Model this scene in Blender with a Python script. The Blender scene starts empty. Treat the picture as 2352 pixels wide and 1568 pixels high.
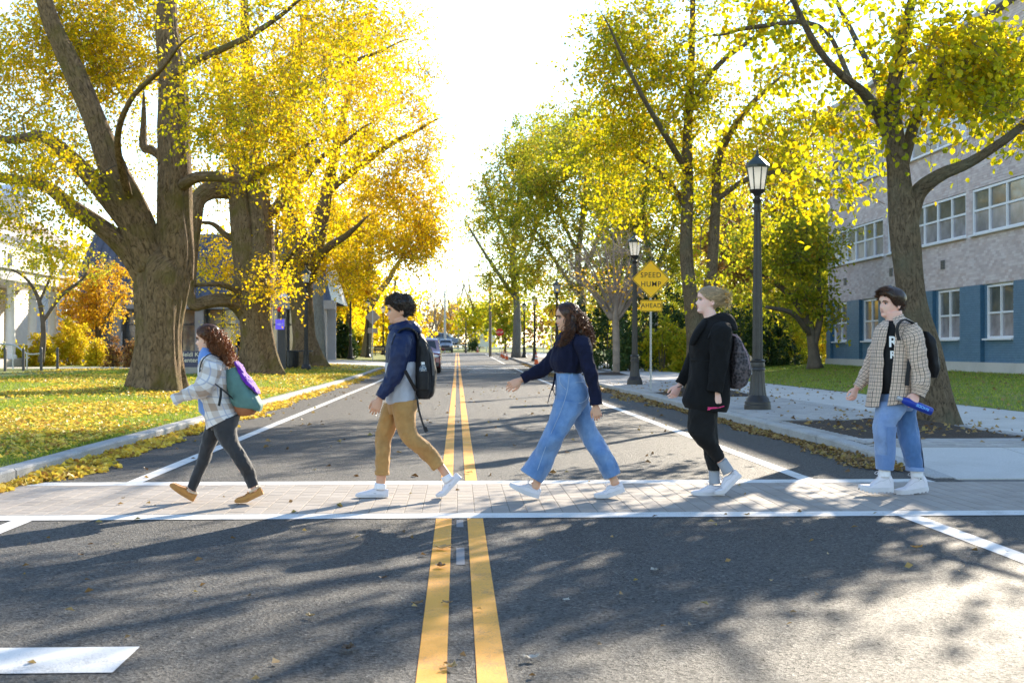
import bpy, bmesh, math, random
import numpy as np
from mathutils import Vector, Matrix, noise as mnoise

# ------------------------------------------------------------------ scene, camera, light
S = bpy.context.scene
COL = S.collection
R = math.radians
CAMH, LENS, YAW, PITCH = 1.25, 46.0, R(2.4), R(0.34)
cd = bpy.data.cameras.new('camera'); cam = bpy.data.objects.new('camera', cd); COL.objects.link(cam)
cam.location = (0, 0, CAMH); cam.rotation_euler = (R(90) + PITCH, 0, -YAW)
cd.lens = LENS; cd.sensor_width = 36; cd.clip_start = .1; cd.clip_end = 3000
cd.dof.use_dof = True; cd.dof.focus_distance = 11.2; cd.dof.aperture_fstop = 5.6
S.camera = cam
SUN_AZ, SUN_EL = R(28.0), R(22.5)          # azimuth measured from +Y towards +X
w = bpy.data.worlds.new('World'); S.world = w; w.use_nodes = True
nt = w.node_tree; bg = nt.nodes['Background']
sky = nt.nodes.new('ShaderNodeTexSky'); sky.sky_type = 'NISHITA'; sky.sun_disc = False
sky.sun_elevation = SUN_EL; sky.sun_rotation = SUN_AZ
sky.air_density = 1.0; sky.dust_density = 0.0; sky.ozone_density = 1.2
nt.links.new(sky.outputs[0], bg.inputs[0]); bg.inputs[1].default_value = 0.15
sd = bpy.data.lights.new('sun', 'SUN'); sun = bpy.data.objects.new('sun', sd); COL.objects.link(sun)
sd.energy = 5.0; sd.angle = R(0.45); sd.color = (1.0, 0.87, 0.68)
sun.rotation_euler = (R(90) - SUN_EL, 0, -SUN_AZ + R(180)); sun.location = (20, 40, 30)
S.view_settings.view_transform = 'Standard'; S.view_settings.look = 'None'
S.view_settings.exposure = 1.45; S.view_settings.gamma = 1.0
S.render.engine = 'CYCLES'
S.cycles.use_denoising = True
try: S.cycles.denoiser = 'OPENIMAGEDENOISE'
except Exception: pass
S.cycles.max_bounces = 5; S.cycles.diffuse_bounces = 3; S.cycles.transmission_bounces = 4
S.cycles.glossy_bounces = 3; S.cycles.transparent_max_bounces = 6
S.cycles.caustics_reflective = False; S.cycles.caustics_refractive = False
S.cycles.sample_clamp_indirect = 6.0

# ------------------------------------------------------------------ measured camera -> place
FPX = LENS / 36 * 2352
def ray(xd, yd):
    x, y, z = (xd - 1176) / FPX, 1.0, -(yd - 784) / FPX
    c, s = math.cos(PITCH), math.sin(PITCH); y, z = y * c - z * s, y * s + z * c
    c, s = math.cos(YAW), math.sin(YAW); return x * c + y * s, -x * s + y * c, z
def at(xd, yd, Y):
    x, y, z = ray(xd, yd); k = Y / y
    return Vector((x * k, Y, CAMH + z * k))
def gz(y):
    t = max(0.0, y - 45.0); return .0075 * (t - 15 * (1 - math.exp(-t / 15)))
MOUNDS = [(-8.05, 31, .10, 1.6), (-7.55, 48, .16, 2.0), (-7.2, 64, .16, 2.0)]
def lawn_z(x, y):
    if x < 0: z = .135 + .036 * (min(-x, 11) - 4.3)
    else: z = .15 + .03 * max(0, min(x, 20) - 10)
    for mx, my, h, r in MOUNDS:
        z += h * math.exp(-((x - mx) ** 2 + (y - my) ** 2) / (r * r))
    z += .012 * mnoise.noise((x * .7, y * .7, 1.3))
    return z + gz(y)

# ------------------------------------------------------------------ mesh helpers
ORG = {}
def fast_mesh(name, V, faces, uv=None, attr=None, smooth=False):
    V = np.asarray(V, dtype=np.float32).reshape(-1, 3)
    me = bpy.data.meshes.new(name)
    faces = [np.asarray(f, dtype=np.int32) for f in faces if len(f)]
    lv = np.concatenate([f.ravel() for f in faces])
    lt = np.concatenate([np.full(len(f), f.shape[1], np.int32) for f in faces])
    ls = np.concatenate([[0], np.cumsum(lt)[:-1]]).astype(np.int32)
    me.vertices.add(len(V)); me.loops.add(len(lv)); me.polygons.add(len(lt))
    me.vertices.foreach_set('co', V.ravel()); me.loops.foreach_set('vertex_index', lv)
    me.polygons.foreach_set('loop_start', ls); me.polygons.foreach_set('loop_total', lt)
    me.polygons.foreach_set('use_smooth', np.full(len(lt), bool(smooth)))
    me.update(calc_edges=True)
    if uv is not None:
        l = me.uv_layers.new(name='UVMap'); l.data.foreach_set('uv', np.asarray(uv, np.float32)[lv].ravel())
    if attr:
        for k, a in attr.items():
            at_ = me.attributes.new(k, 'FLOAT', 'POINT'); at_.data.foreach_set('value', np.asarray(a, np.float32))
    return me
def link(name, me, mat, parent=None):
    o = bpy.data.objects.new(name, me); COL.objects.link(o)
    if mat is not None and me is not None: me.materials.append(mat)
    if parent is not None: o.parent = parent; ORG[o] = ORG.get(parent, Vector())
    else: ORG[o] = Vector()
    return o
def empty(name, loc=(0, 0, 0)):
    o = bpy.data.objects.new(name, None); COL.objects.link(o); o.location = loc; o.empty_display_size = .2
    ORG[o] = Vector(loc); return o
def tag(o, label=None, cat=None, group=None, kind=None):
    for k, v in (('label', label), ('category', cat), ('group', group), ('kind', kind)):
        if v: o[k] = v
    return o
def copy_tree(o, parent=None):
    c = o.copy(); COL.objects.link(c); c.parent = parent
    for ch in list(o.children): copy_tree(ch, c)
    return c
def catmull(P, sub):
    P = np.asarray(P, float); n = len(P)
    if n < 3:
        t = np.linspace(0, 1, sub + 1)[:, None]; return P[0] * (1 - t) + P[-1] * t
    E = np.vstack([2 * P[0] - P[1], P, 2 * P[-1] - P[-2]]); out = []
    for i in range(n - 1):
        p0, p1, p2, p3 = E[i:i + 4]
        for k in range(sub):
            t = k / sub
            out.append(.5 * ((2 * p1) + (-p0 + p2) * t + (2 * p0 - 5 * p1 + 4 * p2 - p3) * t * t + (-p0 + 3 * p1 - 3 * p2 + p3) * t ** 3))
    out.append(P[-1]); return np.array(out)

class MB:
    """collects shapes; build() links them as one mesh object"""
    def __init__(s): s.V = []; s.Q = []; s.T = []; s.N = []; s.UV = []; s.A = []; s.n = 0
    def add(s, V, Q=(), T=(), uv=None, N=(), a=None):
        V = np.asarray(V, float).reshape(-1, 3)
        if len(Q): s.Q.append(np.asarray(Q, int).reshape(-1, 4) + s.n)
        if len(T): s.T.append(np.asarray(T, int).reshape(-1, 3) + s.n)
        for f in N: s.N.append(np.asarray([f], int) + s.n)
        s.V.append(V); s.UV.append(np.zeros((len(V), 2)) if uv is None else np.asarray(uv, float))
        s.A.append(np.zeros(len(V)) if a is None else np.broadcast_to(np.asarray(a, float), (len(V),)))
        s.n += len(V); return s
    def box(s, c, d, rz=0, M=None, bev=0):
        x, y, z = d[0] / 2, d[1] / 2, d[2] / 2
        V = np.array([[sx * x, sy * y, sz * z] for sz in (-1, 1) for sy in (-1, 1) for sx in (-1, 1)], float)
        if M is not None: V = V @ np.array(M.to_3x3()).T
        if rz: 
            c_, s_ = math.cos(rz), math.sin(rz); V = V @ np.array([[c_, -s_, 0], [s_, c_, 0], [0, 0, 1]]).T
        s.add(V + np.array(c), [[0, 2, 3, 1], [4, 5, 7, 6], [0, 1, 5, 4], [2, 6, 7, 3], [0, 4, 6, 2], [1, 3, 7, 5]]); return s
    def quad(s, a, b, c, d): return s.add([a, b, c, d], [[0, 1, 2, 3]])
    def tube(s, P, Rr, sides=8, cap=True, lobes=None, uvs=True, flat=None):
        P = np.asarray(P, float); n = len(P); Rr = np.broadcast_to(np.asarray(Rr, float), (n,))
        T = np.gradient(P, axis=0); T /= np.linalg.norm(T, axis=1)[:, None] + 1e-9
        up = np.array([0, 0, 1.]) if abs(T[0][2]) < .9 else np.array([0, 1., 0])
        u = np.cross(T[0], up); u /= np.linalg.norm(u); th = np.linspace(0, 2 * np.pi, sides + 1); V = []; uv = []
        L = np.concatenate([[0], np.cumsum(np.linalg.norm(np.diff(P, axis=0), axis=1))])
        for i in range(n):
            u = u - T[i] * (u @ T[i]); u /= np.linalg.norm(u) + 1e-9; v = np.cross(T[i], u)
            r = Rr[i] if lobes is None else Rr[i] * lobes(th, L[i], P[i])
            rr = np.broadcast_to(r, th.shape)
            ring = P[i] + (np.cos(th) * rr)[:, None] * u + (np.sin(th) * rr * (1 if flat is None else flat))[:, None] * v
            ring[-1] = ring[0]; V.append(ring); uv.append(np.c_[th * Rr[i], np.full(sides + 1, L[i])])
        V = np.concatenate(V); uv = np.concatenate(uv); k = sides + 1
        i, j = np.meshgrid(np.arange(n - 1), np.arange(sides), indexing='ij'); a = (i * k + j).ravel()
        s.add(V, np.c_[a, a + 1, a + k + 1, a + k], uv=uv, N=([list(range(sides))[::-1], [(n - 1) * k + q for q in range(sides)]] if cap else ()))
        return s
    def lathe(s, prof, sides=16, c=(0, 0, 0), flutes=None):
        n = len(prof); th = np.arange(sides) / sides * 2 * np.pi; V = []
        for i, (r, z) in enumerate(prof):
            rr = r * np.ones(sides)
            if flutes and flutes[i]: rr = r * (1 - flutes[i] * (np.arange(sides) % 2))
            V.append(np.c_[c[0] + rr * np.cos(th), c[1] + rr * np.sin(th), np.full(sides, c[2] + z)])
        Q = [[i * sides + j, i * sides + (j + 1) % sides, (i + 1) * sides + (j + 1) % sides, (i + 1) * sides + j] for i in range(n - 1) for j in range(sides)]
        s.add(np.concatenate(V), Q, N=[list(range(sides))[::-1], [(n - 1) * sides + j for j in range(sides)]]); return s
    def prism(s, pts, axis, d0, d1):
        """pts: 2d outline; axis: function (u,v,d)->xyz"""
        n = len(pts); V = [axis(u, v, d0) for u, v in pts] + [axis(u, v, d1) for u, v in pts]
        s.add(V, [[i, (i + 1) % n, n + (i + 1) % n, n + i] for i in range(n)], N=[list(range(n))[::-1], list(range(n, 2 * n))]); return s
    def ball(s, c, r, nu=12, nv=8):
        c = np.asarray(c, float); r = np.broadcast_to(np.asarray(r, float), (3,)); V = []
        for i in range(nv + 1):
            ph = math.pi * i / nv
            for j in range(nu): V.append(c + r * np.array([math.sin(ph) * math.cos(2 * math.pi * j / nu), math.sin(ph) * math.sin(2 * math.pi * j / nu), math.cos(ph)]))
        s.add(V, [[i * nu + j, (i + 1) * nu + j, (i + 1) * nu + (j + 1) % nu, i * nu + (j + 1) % nu] for i in range(nv) for j in range(nu)]); return s
    def mesh(s, name, org=None, smooth=False, attr=None):
        V = np.concatenate(s.V)
        if org is not None: V = V - np.array(org)
        f = []
        if s.Q: f.append(np.concatenate(s.Q))
        if s.T: f.append(np.concatenate(s.T))
        f += s.N
        A = {'rnd': np.concatenate(s.A)} if attr else None
        return fast_mesh(name, V, f, np.concatenate(s.UV), A, smooth)
    def build(s, name, mat, parent=None, smooth=False, attr=False, sharp=None):
        me = s.mesh(name, ORG.get(parent) if parent is not None else None, smooth, attr)
        if sharp and smooth:
            me.set_sharp_from_angle(angle=R(sharp))
        return link(name, me, mat, parent)

# ------------------------------------------------------------------ materials
MATS = {}
def nodes_of(name):
    m = bpy.data.materials.new(name); m.use_nodes = True; MATS[name] = m
    nt = m.node_tree; return m, nt, nt.nodes['Principled BSDF']
def ramp(nt, fac, stops):
    r = nt.nodes.new('ShaderNodeValToRGB'); e = r.color_ramp.elements
    while len(e) < len(stops): e.new(.5)
    for el, (p, c) in zip(e, stops): el.position = p; el.color = (*c, 1)
    nt.links.new(fac, r.inputs[0]); return r.outputs[0]
def tex(nt, kind, scale, coord='Object', detail=4, rough=.6, vec=None, mapping=None, dist=0):
    t = nt.nodes.new(kind)
    if vec is None:
        tc = nt.nodes.new('ShaderNodeTexCoord'); vec = tc.outputs[coord]
    if mapping:
        mp = nt.nodes.new('ShaderNodeMapping'); mp.inputs['Scale'].default_value = mapping; nt.links.new(vec, mp.inputs[0]); vec = mp.outputs[0]
    nt.links.new(vec, t.inputs['Vector']); t.inputs['Scale'].default_value = scale
    if kind == 'ShaderNodeTexNoise':
        t.inputs['Detail'].default_value = detail; t.inputs['Roughness'].default_value = rough; t.inputs['Distortion'].default_value = dist
    return t
def mixc(nt, fac, a, b, mode='MIX'):
    m = nt.nodes.new('ShaderNodeMix'); m.data_type = 'RGBA'; m.blend_type = mode
    for i, v in ((0, fac), (6, a), (7, b)):
        if isinstance(v, (int, float)): m.inputs[i].default_value = v
        elif isinstance(v, tuple): m.inputs[i].default_value = (*v, 1)
        else: nt.links.new(v, m.inputs[i])
    return m.outputs[2]
def mth(nt, op, a, b=None, c=None):
    m = nt.nodes.new('ShaderNodeMath'); m.operation = op
    for i, v in enumerate((a, b, c)):
        if v is None: continue
        if isinstance(v, (int, float)): m.inputs[i].default_value = v
        else: nt.links.new(v, m.inputs[i])
    return m.outputs[0]
def bump(nt, h, strength, dist, p):
    b = nt.nodes.new('ShaderNodeBump'); b.inputs['Strength'].default_value = strength; b.inputs['Distance'].default_value = dist
    nt.links.new(h, b.inputs['Height']); nt.links.new(b.outputs[0], p.inputs['Normal']); return b
def mat(name, col, rough=.6, var=.15, vscale=6.0, bmp=.0, bscale=40.0, metal=0.0, spec=.5, coord='Object', bdist=.01, sheen=0):
    if name in MATS: return MATS[name]
    m, nt, p = nodes_of(name); col = tuple(col)
    lo = tuple(c * (1 - var) for c in col); hi = tuple(min(1, c * (1 + var)) for c in col)
    if var:
        t = tex(nt, 'ShaderNodeTexNoise', vscale, coord); nt.links.new(ramp(nt, t.outputs[0], [(.3, lo), (.7, hi)]), p.inputs['Base Color'])
    else: p.inputs['Base Color'].default_value = (*col, 1)
    p.inputs['Roughness'].default_value = rough; p.inputs['Metallic'].default_value = metal
    p.inputs['Specular IOR Level'].default_value = spec
    if sheen: p.inputs['Sheen Weight'].default_value = sheen; p.inputs['Sheen Roughness'].default_value = .5
    if bmp:
        t = tex(nt, 'ShaderNodeTexNoise', bscale, coord); bump(nt, t.outputs[0], bmp, bdist, p)
    return m
def leaf_mat(name, stops, trans=.5, rough=.5):
    m, nt, p = nodes_of(name)
    a = nt.nodes.new('ShaderNodeAttribute'); a.attribute_name = 'rnd'
    c = ramp(nt, a.outputs['Fac'], stops)
    nt.links.new(c, p.inputs['Base Color']); p.inputs['Roughness'].default_value = rough; p.inputs['Specular IOR Level'].default_value = .35
    tr = nt.nodes.new('ShaderNodeBsdfTranslucent'); nt.links.new(c, tr.inputs[0])
    mx = nt.nodes.new('ShaderNodeMixShader'); mx.inputs[0].default_value = trans
    out = nt.nodes['Material Output']
    nt.links.new(p.outputs[0], mx.inputs[1]); nt.links.new(tr.outputs[0], mx.inputs[2]); nt.links.new(mx.outputs[0], out.inputs[0])
    return m
def bark_mat(name, dark, light, moss=None, sc=1.0, strength=1.0):
    m, nt, p = nodes_of(name)
    n1 = tex(nt, 'ShaderNodeTexNoise', 1.0 * sc, 'UV', 6, .65, mapping=(15, 5.5, 1), dist=1.3)
    n2 = tex(nt, 'ShaderNodeTexNoise', 1.3, 'Object', 3, .6)
    n3 = tex(nt, 'ShaderNodeTexNoise', 38.0, 'Object', 4, .7)
    c = ramp(nt, n1.outputs[0], [(.36, dark), (.50, tuple(.45 * a + .55 * b for a, b in zip(dark, light))), (.66, light)])
    c = mixc(nt, mth(nt, 'MULTIPLY', n3.outputs[0], .5), c, tuple(x * .45 for x in light))
    if moss: c = mixc(nt, ramp_fac(nt, n2.outputs[0], .5, .72), c, moss)
    nt.links.new(c, p.inputs['Base Color']); p.inputs['Roughness'].default_value = .9; p.inputs['Specular IOR Level'].default_value = .2
    h = mth(nt, 'ADD', n1.outputs[0], mth(nt, 'MULTIPLY', n3.outputs[0], .25)); bump(nt, h, strength, .09, p)
    return m
def ramp_fac(nt, f, a, b):
    r = nt.nodes.new('ShaderNodeMapRange'); r.inputs[1].default_value = a; r.inputs[2].default_value = b
    nt.links.new(f, r.inputs[0]); return r.outputs[0]
# ------------------------------------------------------------------ ground materials
def asphalt_mat():
    m, nt, p = nodes_of('asphalt')
    n1 = tex(nt, 'ShaderNodeTexNoise', 130, 'Object', 5, .8); n2 = tex(nt, 'ShaderNodeTexNoise', .55, 'Object', 4, .6)
    v = tex(nt, 'ShaderNodeTexVoronoi', 70, 'Object'); n3 = tex(nt, 'ShaderNodeTexNoise', 1.0, 'Object', 3, .5, mapping=(2.2, .12, 1))
    c = ramp(nt, n1.outputs[0], [(.36, (.006, .006, .008)), (.5, (.019, .019, .022)), (.64, (.065, .063, .062))])
    c = mixc(nt, ramp_fac(nt, v.outputs['Color'], .78, 1.0), c, (.13, .125, .12))
    c = mixc(nt, ramp_fac(nt, n2.outputs[0], .38, .72), c, (.032, .031, .032))
    c = mixc(nt, mth(nt, 'MULTIPLY', ramp_fac(nt, n3.outputs[0], .5, .75), .3), c, (.016, .016, .018))
    # long thin sealed cracks
    nt.links.new(c, p.inputs['Base Color']); p.inputs['Roughness'].default_value = .66; nt.links.new(mth(nt, 'MULTIPLY', ramp_fac(nt, mth(nt, 'ADD', mth(nt, 'MULTIPLY', n1.outputs[0], .7), mth(nt, 'MULTIPLY', v.outputs['Color'], .3)), .34, .66), .95), p.inputs['Specular IOR Level'])
    h = mth(nt, 'ADD', n1.outputs[0], mth(nt, 'MULTIPLY', v.outputs['Distance'], .8)); bump(nt, h, 1.0, .014, p); return m
def paint_mat(name, col):
    m, nt, p = nodes_of(name)
    n1 = tex(nt, 'ShaderNodeTexNoise', 120, 'Object', 4, .75); n2 = tex(nt, 'ShaderNodeTexNoise', 3.0, 'Object', 5, .65)
    f = mth(nt, 'ADD', mth(nt, 'MULTIPLY', n1.outputs[0], .65), mth(nt, 'MULTIPLY', n2.outputs[0], .45))
    c = mixc(nt, ramp_fac(nt, f, .56, .70), col, tuple(x * .38 + .02 for x in col))
    nt.links.new(c, p.inputs['Base Color']); p.inputs['Roughness'].default_value = .65; bump(nt, n1.outputs[0], .5, .004, p); return m
def grass_ground():
    m, nt, p = nodes_of('lawn')
    n1 = tex(nt, 'ShaderNodeTexNoise', .9, 'Object', 4, .6); n2 = tex(nt, 'ShaderNodeTexNoise', 45, 'Object', 4, .7)
    c = ramp(nt, n2.outputs[0], [(.3, (.06, .09, .010)), (.6, (.17, .22, .02)), (.8, (.32, .32, .05))])
    c = mixc(nt, ramp_fac(nt, n1.outputs[0], .45, .75), c, (.30, .25, .06)); nt.links.new(c, p.inputs['Base Color'])
    p.inputs['Roughness'].default_value = .9; bump(nt, n2.outputs[0], .8, .03, p); return m
def soil_mat():
    m, nt, p = nodes_of('mulch')
    n = tex(nt, 'ShaderNodeTexNoise', 30, 'Object', 6, .75); v = tex(nt, 'ShaderNodeTexVoronoi', 55, 'Object', mapping=(1, 2.4, 1))
    c = ramp(nt, n.outputs[0], [(.3, (.025, .016, .011)), (.6, (.085, .052, .034)), (.8, (.17, .115, .075))]); nt.links.new(c, p.inputs['Base Color'])
    p.inputs['Roughness'].default_value = .95; bump(nt, mth(nt, 'ADD', n.outputs[0], v.outputs['Distance']), 1.0, .03, p); return m
def granite_mat():
    m, nt, p = nodes_of('granite')
    n1 = tex(nt, 'ShaderNodeTexNoise', 70, 'Object', 3, .7); n2 = tex(nt, 'ShaderNodeTexNoise', 1.4, 'Object', 4, .6)
    c = ramp(nt, n1.outputs[0], [(.3, (.2, .195, .19)), (.55, (.4, .39, .375)), (.75, (.52, .5, .48))])
    c = mixc(nt, ramp_fac(nt, n2.outputs[0], .5, .8), c, (.22, .21, .19)); nt.links.new(c, p.inputs['Base Color'])
    p.inputs['Roughness'].default_value = .75; bump(nt, n1.outputs[0], .5, .008, p); return m
def concrete_mat(name, col):
    m, nt, p = nodes_of(name)
    n1 = tex(nt, 'ShaderNodeTexNoise', 60, 'Object', 5, .7); n2 = tex(nt, 'ShaderNodeTexNoise', .8, 'Object', 5, .65)
    lo = tuple(x * .72 for x in col); hi = tuple(min(1, x * 1.15) for x in col)
    c = ramp(nt, n1.outputs[0], [(.25, lo), (.75, hi)]); c = mixc(nt, mth(nt, 'MULTIPLY', ramp_fac(nt, n2.outputs[0], .45, .8), .55), c, tuple(x * .55 for x in col))
    nt.links.new(c, p.inputs['Base Color']); p.inputs['Roughness'].default_value = .8; bump(nt, n1.outputs[0], .35, .006, p); return m
def paver_mat(name, a, b):
    m, nt, p = nodes_of(name)
    oi = nt.nodes.new('ShaderNodeObjectInfo'); at_ = nt.nodes.new('ShaderNodeAttribute'); at_.attribute_name = 'rnd'
    r = mth(nt, 'FRACT', mth(nt, 'ADD', oi.outputs['Random'], at_.outputs['Fac']))
    gp = nt.nodes.new('ShaderNodeNewGeometry').outputs['Position']
    n1 = tex(nt, 'ShaderNodeTexNoise', 110, 'Object', 4, .75, vec=gp); n2 = tex(nt, 'ShaderNodeTexNoise', 1.6, 'Object', 5, .65, vec=gp)
    c = ramp(nt, r, [(0, a), (1, b)]); c = mixc(nt, mth(nt, 'MULTIPLY', n1.outputs[0], .4), c, tuple(x * .6 for x in a))
    c = mixc(nt, mth(nt, 'MULTIPLY', ramp_fac(nt, n2.outputs[0], .45, .75), .5), c, tuple(x * .55 for x in a))
    nt.links.new(c, p.inputs['Base Color']); p.inputs['Roughness'].default_value = .8; bump(nt, n1.outputs[0], .5, .005, p); return m
M_ASPH = asphalt_mat(); M_WHITE = paint_mat('white_road_paint', (.62, .61, .59)); M_YEL = paint_mat('yellow_road_paint', (.80, .33, .004))
M_LAWN = grass_ground(); M_SOIL = soil_mat(); M_GRAN = granite_mat(); M_CONC = concrete_mat('concrete', (.56, .53, .49))
M_PAVE = paver_mat('crosswalk_paver_stone', (.31, .268, .233), (.385, .338, .297)); M_PAVR = paver_mat('sidewalk_paver_stone', (.36, .345, .335), (.50, .475, .455))
M_SAND = mat('joint_sand', (.19, .165, .14), .95, .25, 40)
M_JOINT = mat('dark_joint', (.13, .12, .11), .95, .2, 40)
def sheet(name, xs, ys, zf, m, parent=None, kind='structure'):
    xs = np.asarray(xs, float); ys = np.asarray(ys, float); nx, ny = len(xs), len(ys)
    V = np.array([[x, y, zf(x, y)] for y in ys for x in xs])
    i, j = np.meshgrid(np.arange(ny - 1), np.arange(nx - 1), indexing='ij'); a = (i * nx + j).ravel()
    o = link(name, fast_mesh(name, V, [np.c_[a, a + 1, a + nx + 1, a + nx]], smooth=True), m, parent)
    if parent is None: tag(o, kind=kind)
    return o
YS = np.concatenate([np.linspace(-30, 40, 29), np.linspace(45, 200, 63)])
KL, KR = -4.1, 4.62
# far ground that reaches the horizon
sheet('ground', [-900, -200, -60, -20, 0, 20, 60, 200, 900], np.concatenate([[-200], YS, [260, 400, 900, 1500]]), lambda x, y: (gz(y) if y < 300 else gz(300)) - .12, M_LAWN)
road = sheet('road', np.linspace(-4.3, 4.8, 8), [y for y in YS if y <= 165], lambda x, y: gz(y), M_ASPH)
sheet('cross_street', np.linspace(-120, 120, 25), np.linspace(158, 171, 5), lambda x, y: gz(y) - .006 if abs(x) > 4.7 or y > 164 else gz(y) - .03, M_ASPH)
# -------- painted markings on the road, each a few mm above it
def strip(name, x0, x1, y0, y1, m, z=.004, n=None):
    n = n or max(2, int((y1 - y0) / 6) + 2)
    ys = np.linspace(y0, y1, n); return sheet(name, [x0, x1], ys, lambda x, y: gz(y) + z, m)
CW0, CW1 = 9.98, 12.12            # raised brick crosswalk between its two white bars
strip('edge_line', -3.10, -2.95, CW1 + .31, 78, M_WHITE); strip('edge_line', -3.24, -3.09, -5, CW0 - .31, M_WHITE)
strip('edge_line', 3.28, 3.43, CW1 + .31, 76, M_WHITE); strip('edge_line', 3.30, 3.46, -5, CW0 - .31, M_WHITE); strip('edge_line', 3.2, 3.35, 90, 152, M_WHITE)
for y0, y1 in ((-5, CW0 - .31), (CW1 + .33, 160)):
    strip('centre_line', -.155, -.04, y0, y1, M_YEL); strip('centre_line', .075, .19, y0, y1, M_YEL)
strip('crosswalk_bar', -4.1, 4.62, CW0 - .30, CW0 - .01, M_WHITE, .005); strip('crosswalk_bar', -4.1, 4.5, CW1 + .01, CW1 + .30, M_WHITE, .005)
strip('stop_bar', -2.9, -1.33, 5.12, 5.56, M_WHITE)
M_FADE = paint_mat('faded_tick_paint', (.16, .165, .18)); strip('lane_tick', -.005, .045, 7.6, 8.25, M_FADE, .003); strip('lane_tick', -.005, .045, 9.2, 9.6, M_FADE, .003)
for q, (a, b) in enumerate(((77, 78.2), (82, 83.4))): strip('crosswalk_bar', -4.1, 4.6, a, b, M_WHITE)
for q in range(5): strip('hump_marking', .5 + .12 * q, 3.0 - .05 * q, 66 + 2.4 * q - .45, 66 + 2.4 * q, M_WHITE)
for q in range(5): strip('hump_marking', -2.9 + .1 * q, -.4, 86 + 3.2 * q, 86.7 + 3.2 * q, M_WHITE)
for q, sgn in enumerate((1, -1)):
    tag(MB().quad((.35 if sgn > 0 else 3.1, 73.2, gz(73) + .005), (.75 if sgn > 0 else 2.7, 73.2, gz(73) + .005), (1.75, 75.6, gz(75) + .005), (1.7, 75.2, gz(75) + .005)).build('hump_marking', M_WHITE), kind='structure')
# -------- brick crosswalk: the 300 pavers that show largest are parts, the rest one mass
cwz = .004
cw = sheet('crosswalk', [-4.09, 8.6], [CW0 - .012, CW1 + .012], lambda x, y: cwz, M_SAND)
pw, pl, gap = .135, .2135, .0065
def paver_mesh(w_, l_, h_, name):
    b = .0015; x, y = w_ / 2, l_ / 2
    V = [(-x, -y, 0), (x, -y, 0), (x, y, 0), (-x, y, 0), (-x, -y, h_ - b), (x, -y, h_ - b), (x, y, h_ - b), (-x, y, h_ - b), (-x + b, -y + b, h_), (x - b, -y + b, h_), (x - b, y - b, h_), (-x + b, y - b, h_)]
    Q = [[0, 1, 5, 4], [1, 2, 6, 5], [2, 3, 7, 6], [3, 0, 4, 7], [4, 5, 9, 8], [5, 6, 10, 9], [6, 7, 11, 10], [7, 4, 8, 11], [8, 9, 10, 11]]
    return np.array(V, float), np.array(Q)
pv = {}
rg = np.random.default_rng(5)
full = []; 
for ci in range(int((8.55 + 4.05) / pw)):
    x = -4.05 + (ci + .5) * pw; y = CW0; first = True
    while y < CW1 - .02:
        l = pl * (.5 if (first and ci % 2) else 1); l = min(l, CW1 - y); first = False
        full.append((x, y + l / 2, round(l, 4))); y += l
def seen_rank(p):
    x, y, l = p
    return abs(x - .3 * 1) + (y - 9.9) * 1.1 + (0 if l > .15 else .8)
inview = [p for p in full if -(1176 / FPX) * p[1] * .97 - .4 < p[0] - .042 * p[1] < (1176 / FPX) * p[1] * .97]
order = sorted(full, key=seen_rank); near = set(order[:300]); rest = MB()
for p in full:
    x, y, l = p
    if p in near:
        if l not in pv:
            V, Q = paver_mesh(pw - gap, l - gap, .012, 'paver'); me = fast_mesh('paver', V, [Q]); me.materials.append(M_PAVE); pv[l] = me
        o = bpy.data.objects.new('paver', pv[l]); COL.objects.link(o); o.parent = cw
        o.location = (x, y, cwz - .0100 + rg.uniform(-.0006, .0006)); o.rotation_euler = (0, 0, rg.normal(0, .004))
    else:
        V, Q = paver_mesh(pw - gap, l - gap, .012, 'p'); rest.add(V + np.array([x, y, cwz - .0100 + rg.uniform(-.0006, .0006)]), Q, a=rg.random())
tag(rest.build('outer_pavers', M_PAVE, cw, attr=True), kind='stuff')
# -------- kerbs: granite stones laid end to end
def kerb(name, xface, side, y0, y1, hf):
    k = empty(name, (xface, y0, 0)); tag(k, kind='structure'); y = y0; r_ = random.Random(int(xface * 10))
    while y < y1 - .05:
        l = min(r_.uniform(1.7, 2.4) * (1 if y < 70 else 4), y1 - y); ya, yb = y + .006, y + l - .006; j = r_.uniform(-.008, .008); d = .19 * side
        V = []
        for yy in (ya, yb):
            h = hf(yy) + r_.uniform(-.004, .004); g = gz(yy)
            V += [(xface + j, yy, g - .1), (xface + j, yy, g + h - .02), (xface + j + .018 * side, yy, g + h), (xface + d, yy, g + h), (xface + d, yy, g - .1)]
        Q = [[0, 1, 6, 5], [1, 2, 7, 6], [2, 3, 8, 7], [3, 4, 9, 8]]
        if side > 0: Q = [q[::-1] for q in Q]
        MB().add(V, Q, N=[[0, 1, 2, 3, 4], [9, 8, 7, 6, 5]]).build('kerb_stone', M_GRAN, k); y += l
    return k
kh = lambda y: .15 * min(1, max(.06, (y - 12.5) / 3.0)) if y > 10 else .15 * min(1, max(.06, (9.6 - y) / 3.0))
kerb('kerb_left', KL, -1, 10.4, 78, lambda y: .14 if y < 72 else .14 * max(.1, (78 - y) / 6)); kerb('kerb_left', KL, -1, 92, 158, lambda y: .14)
kerb('kerb_right', KR, 1, 12.5, 158, kh); kerb('kerb_right', KR, 1, -6, 9.55, kh)
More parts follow.
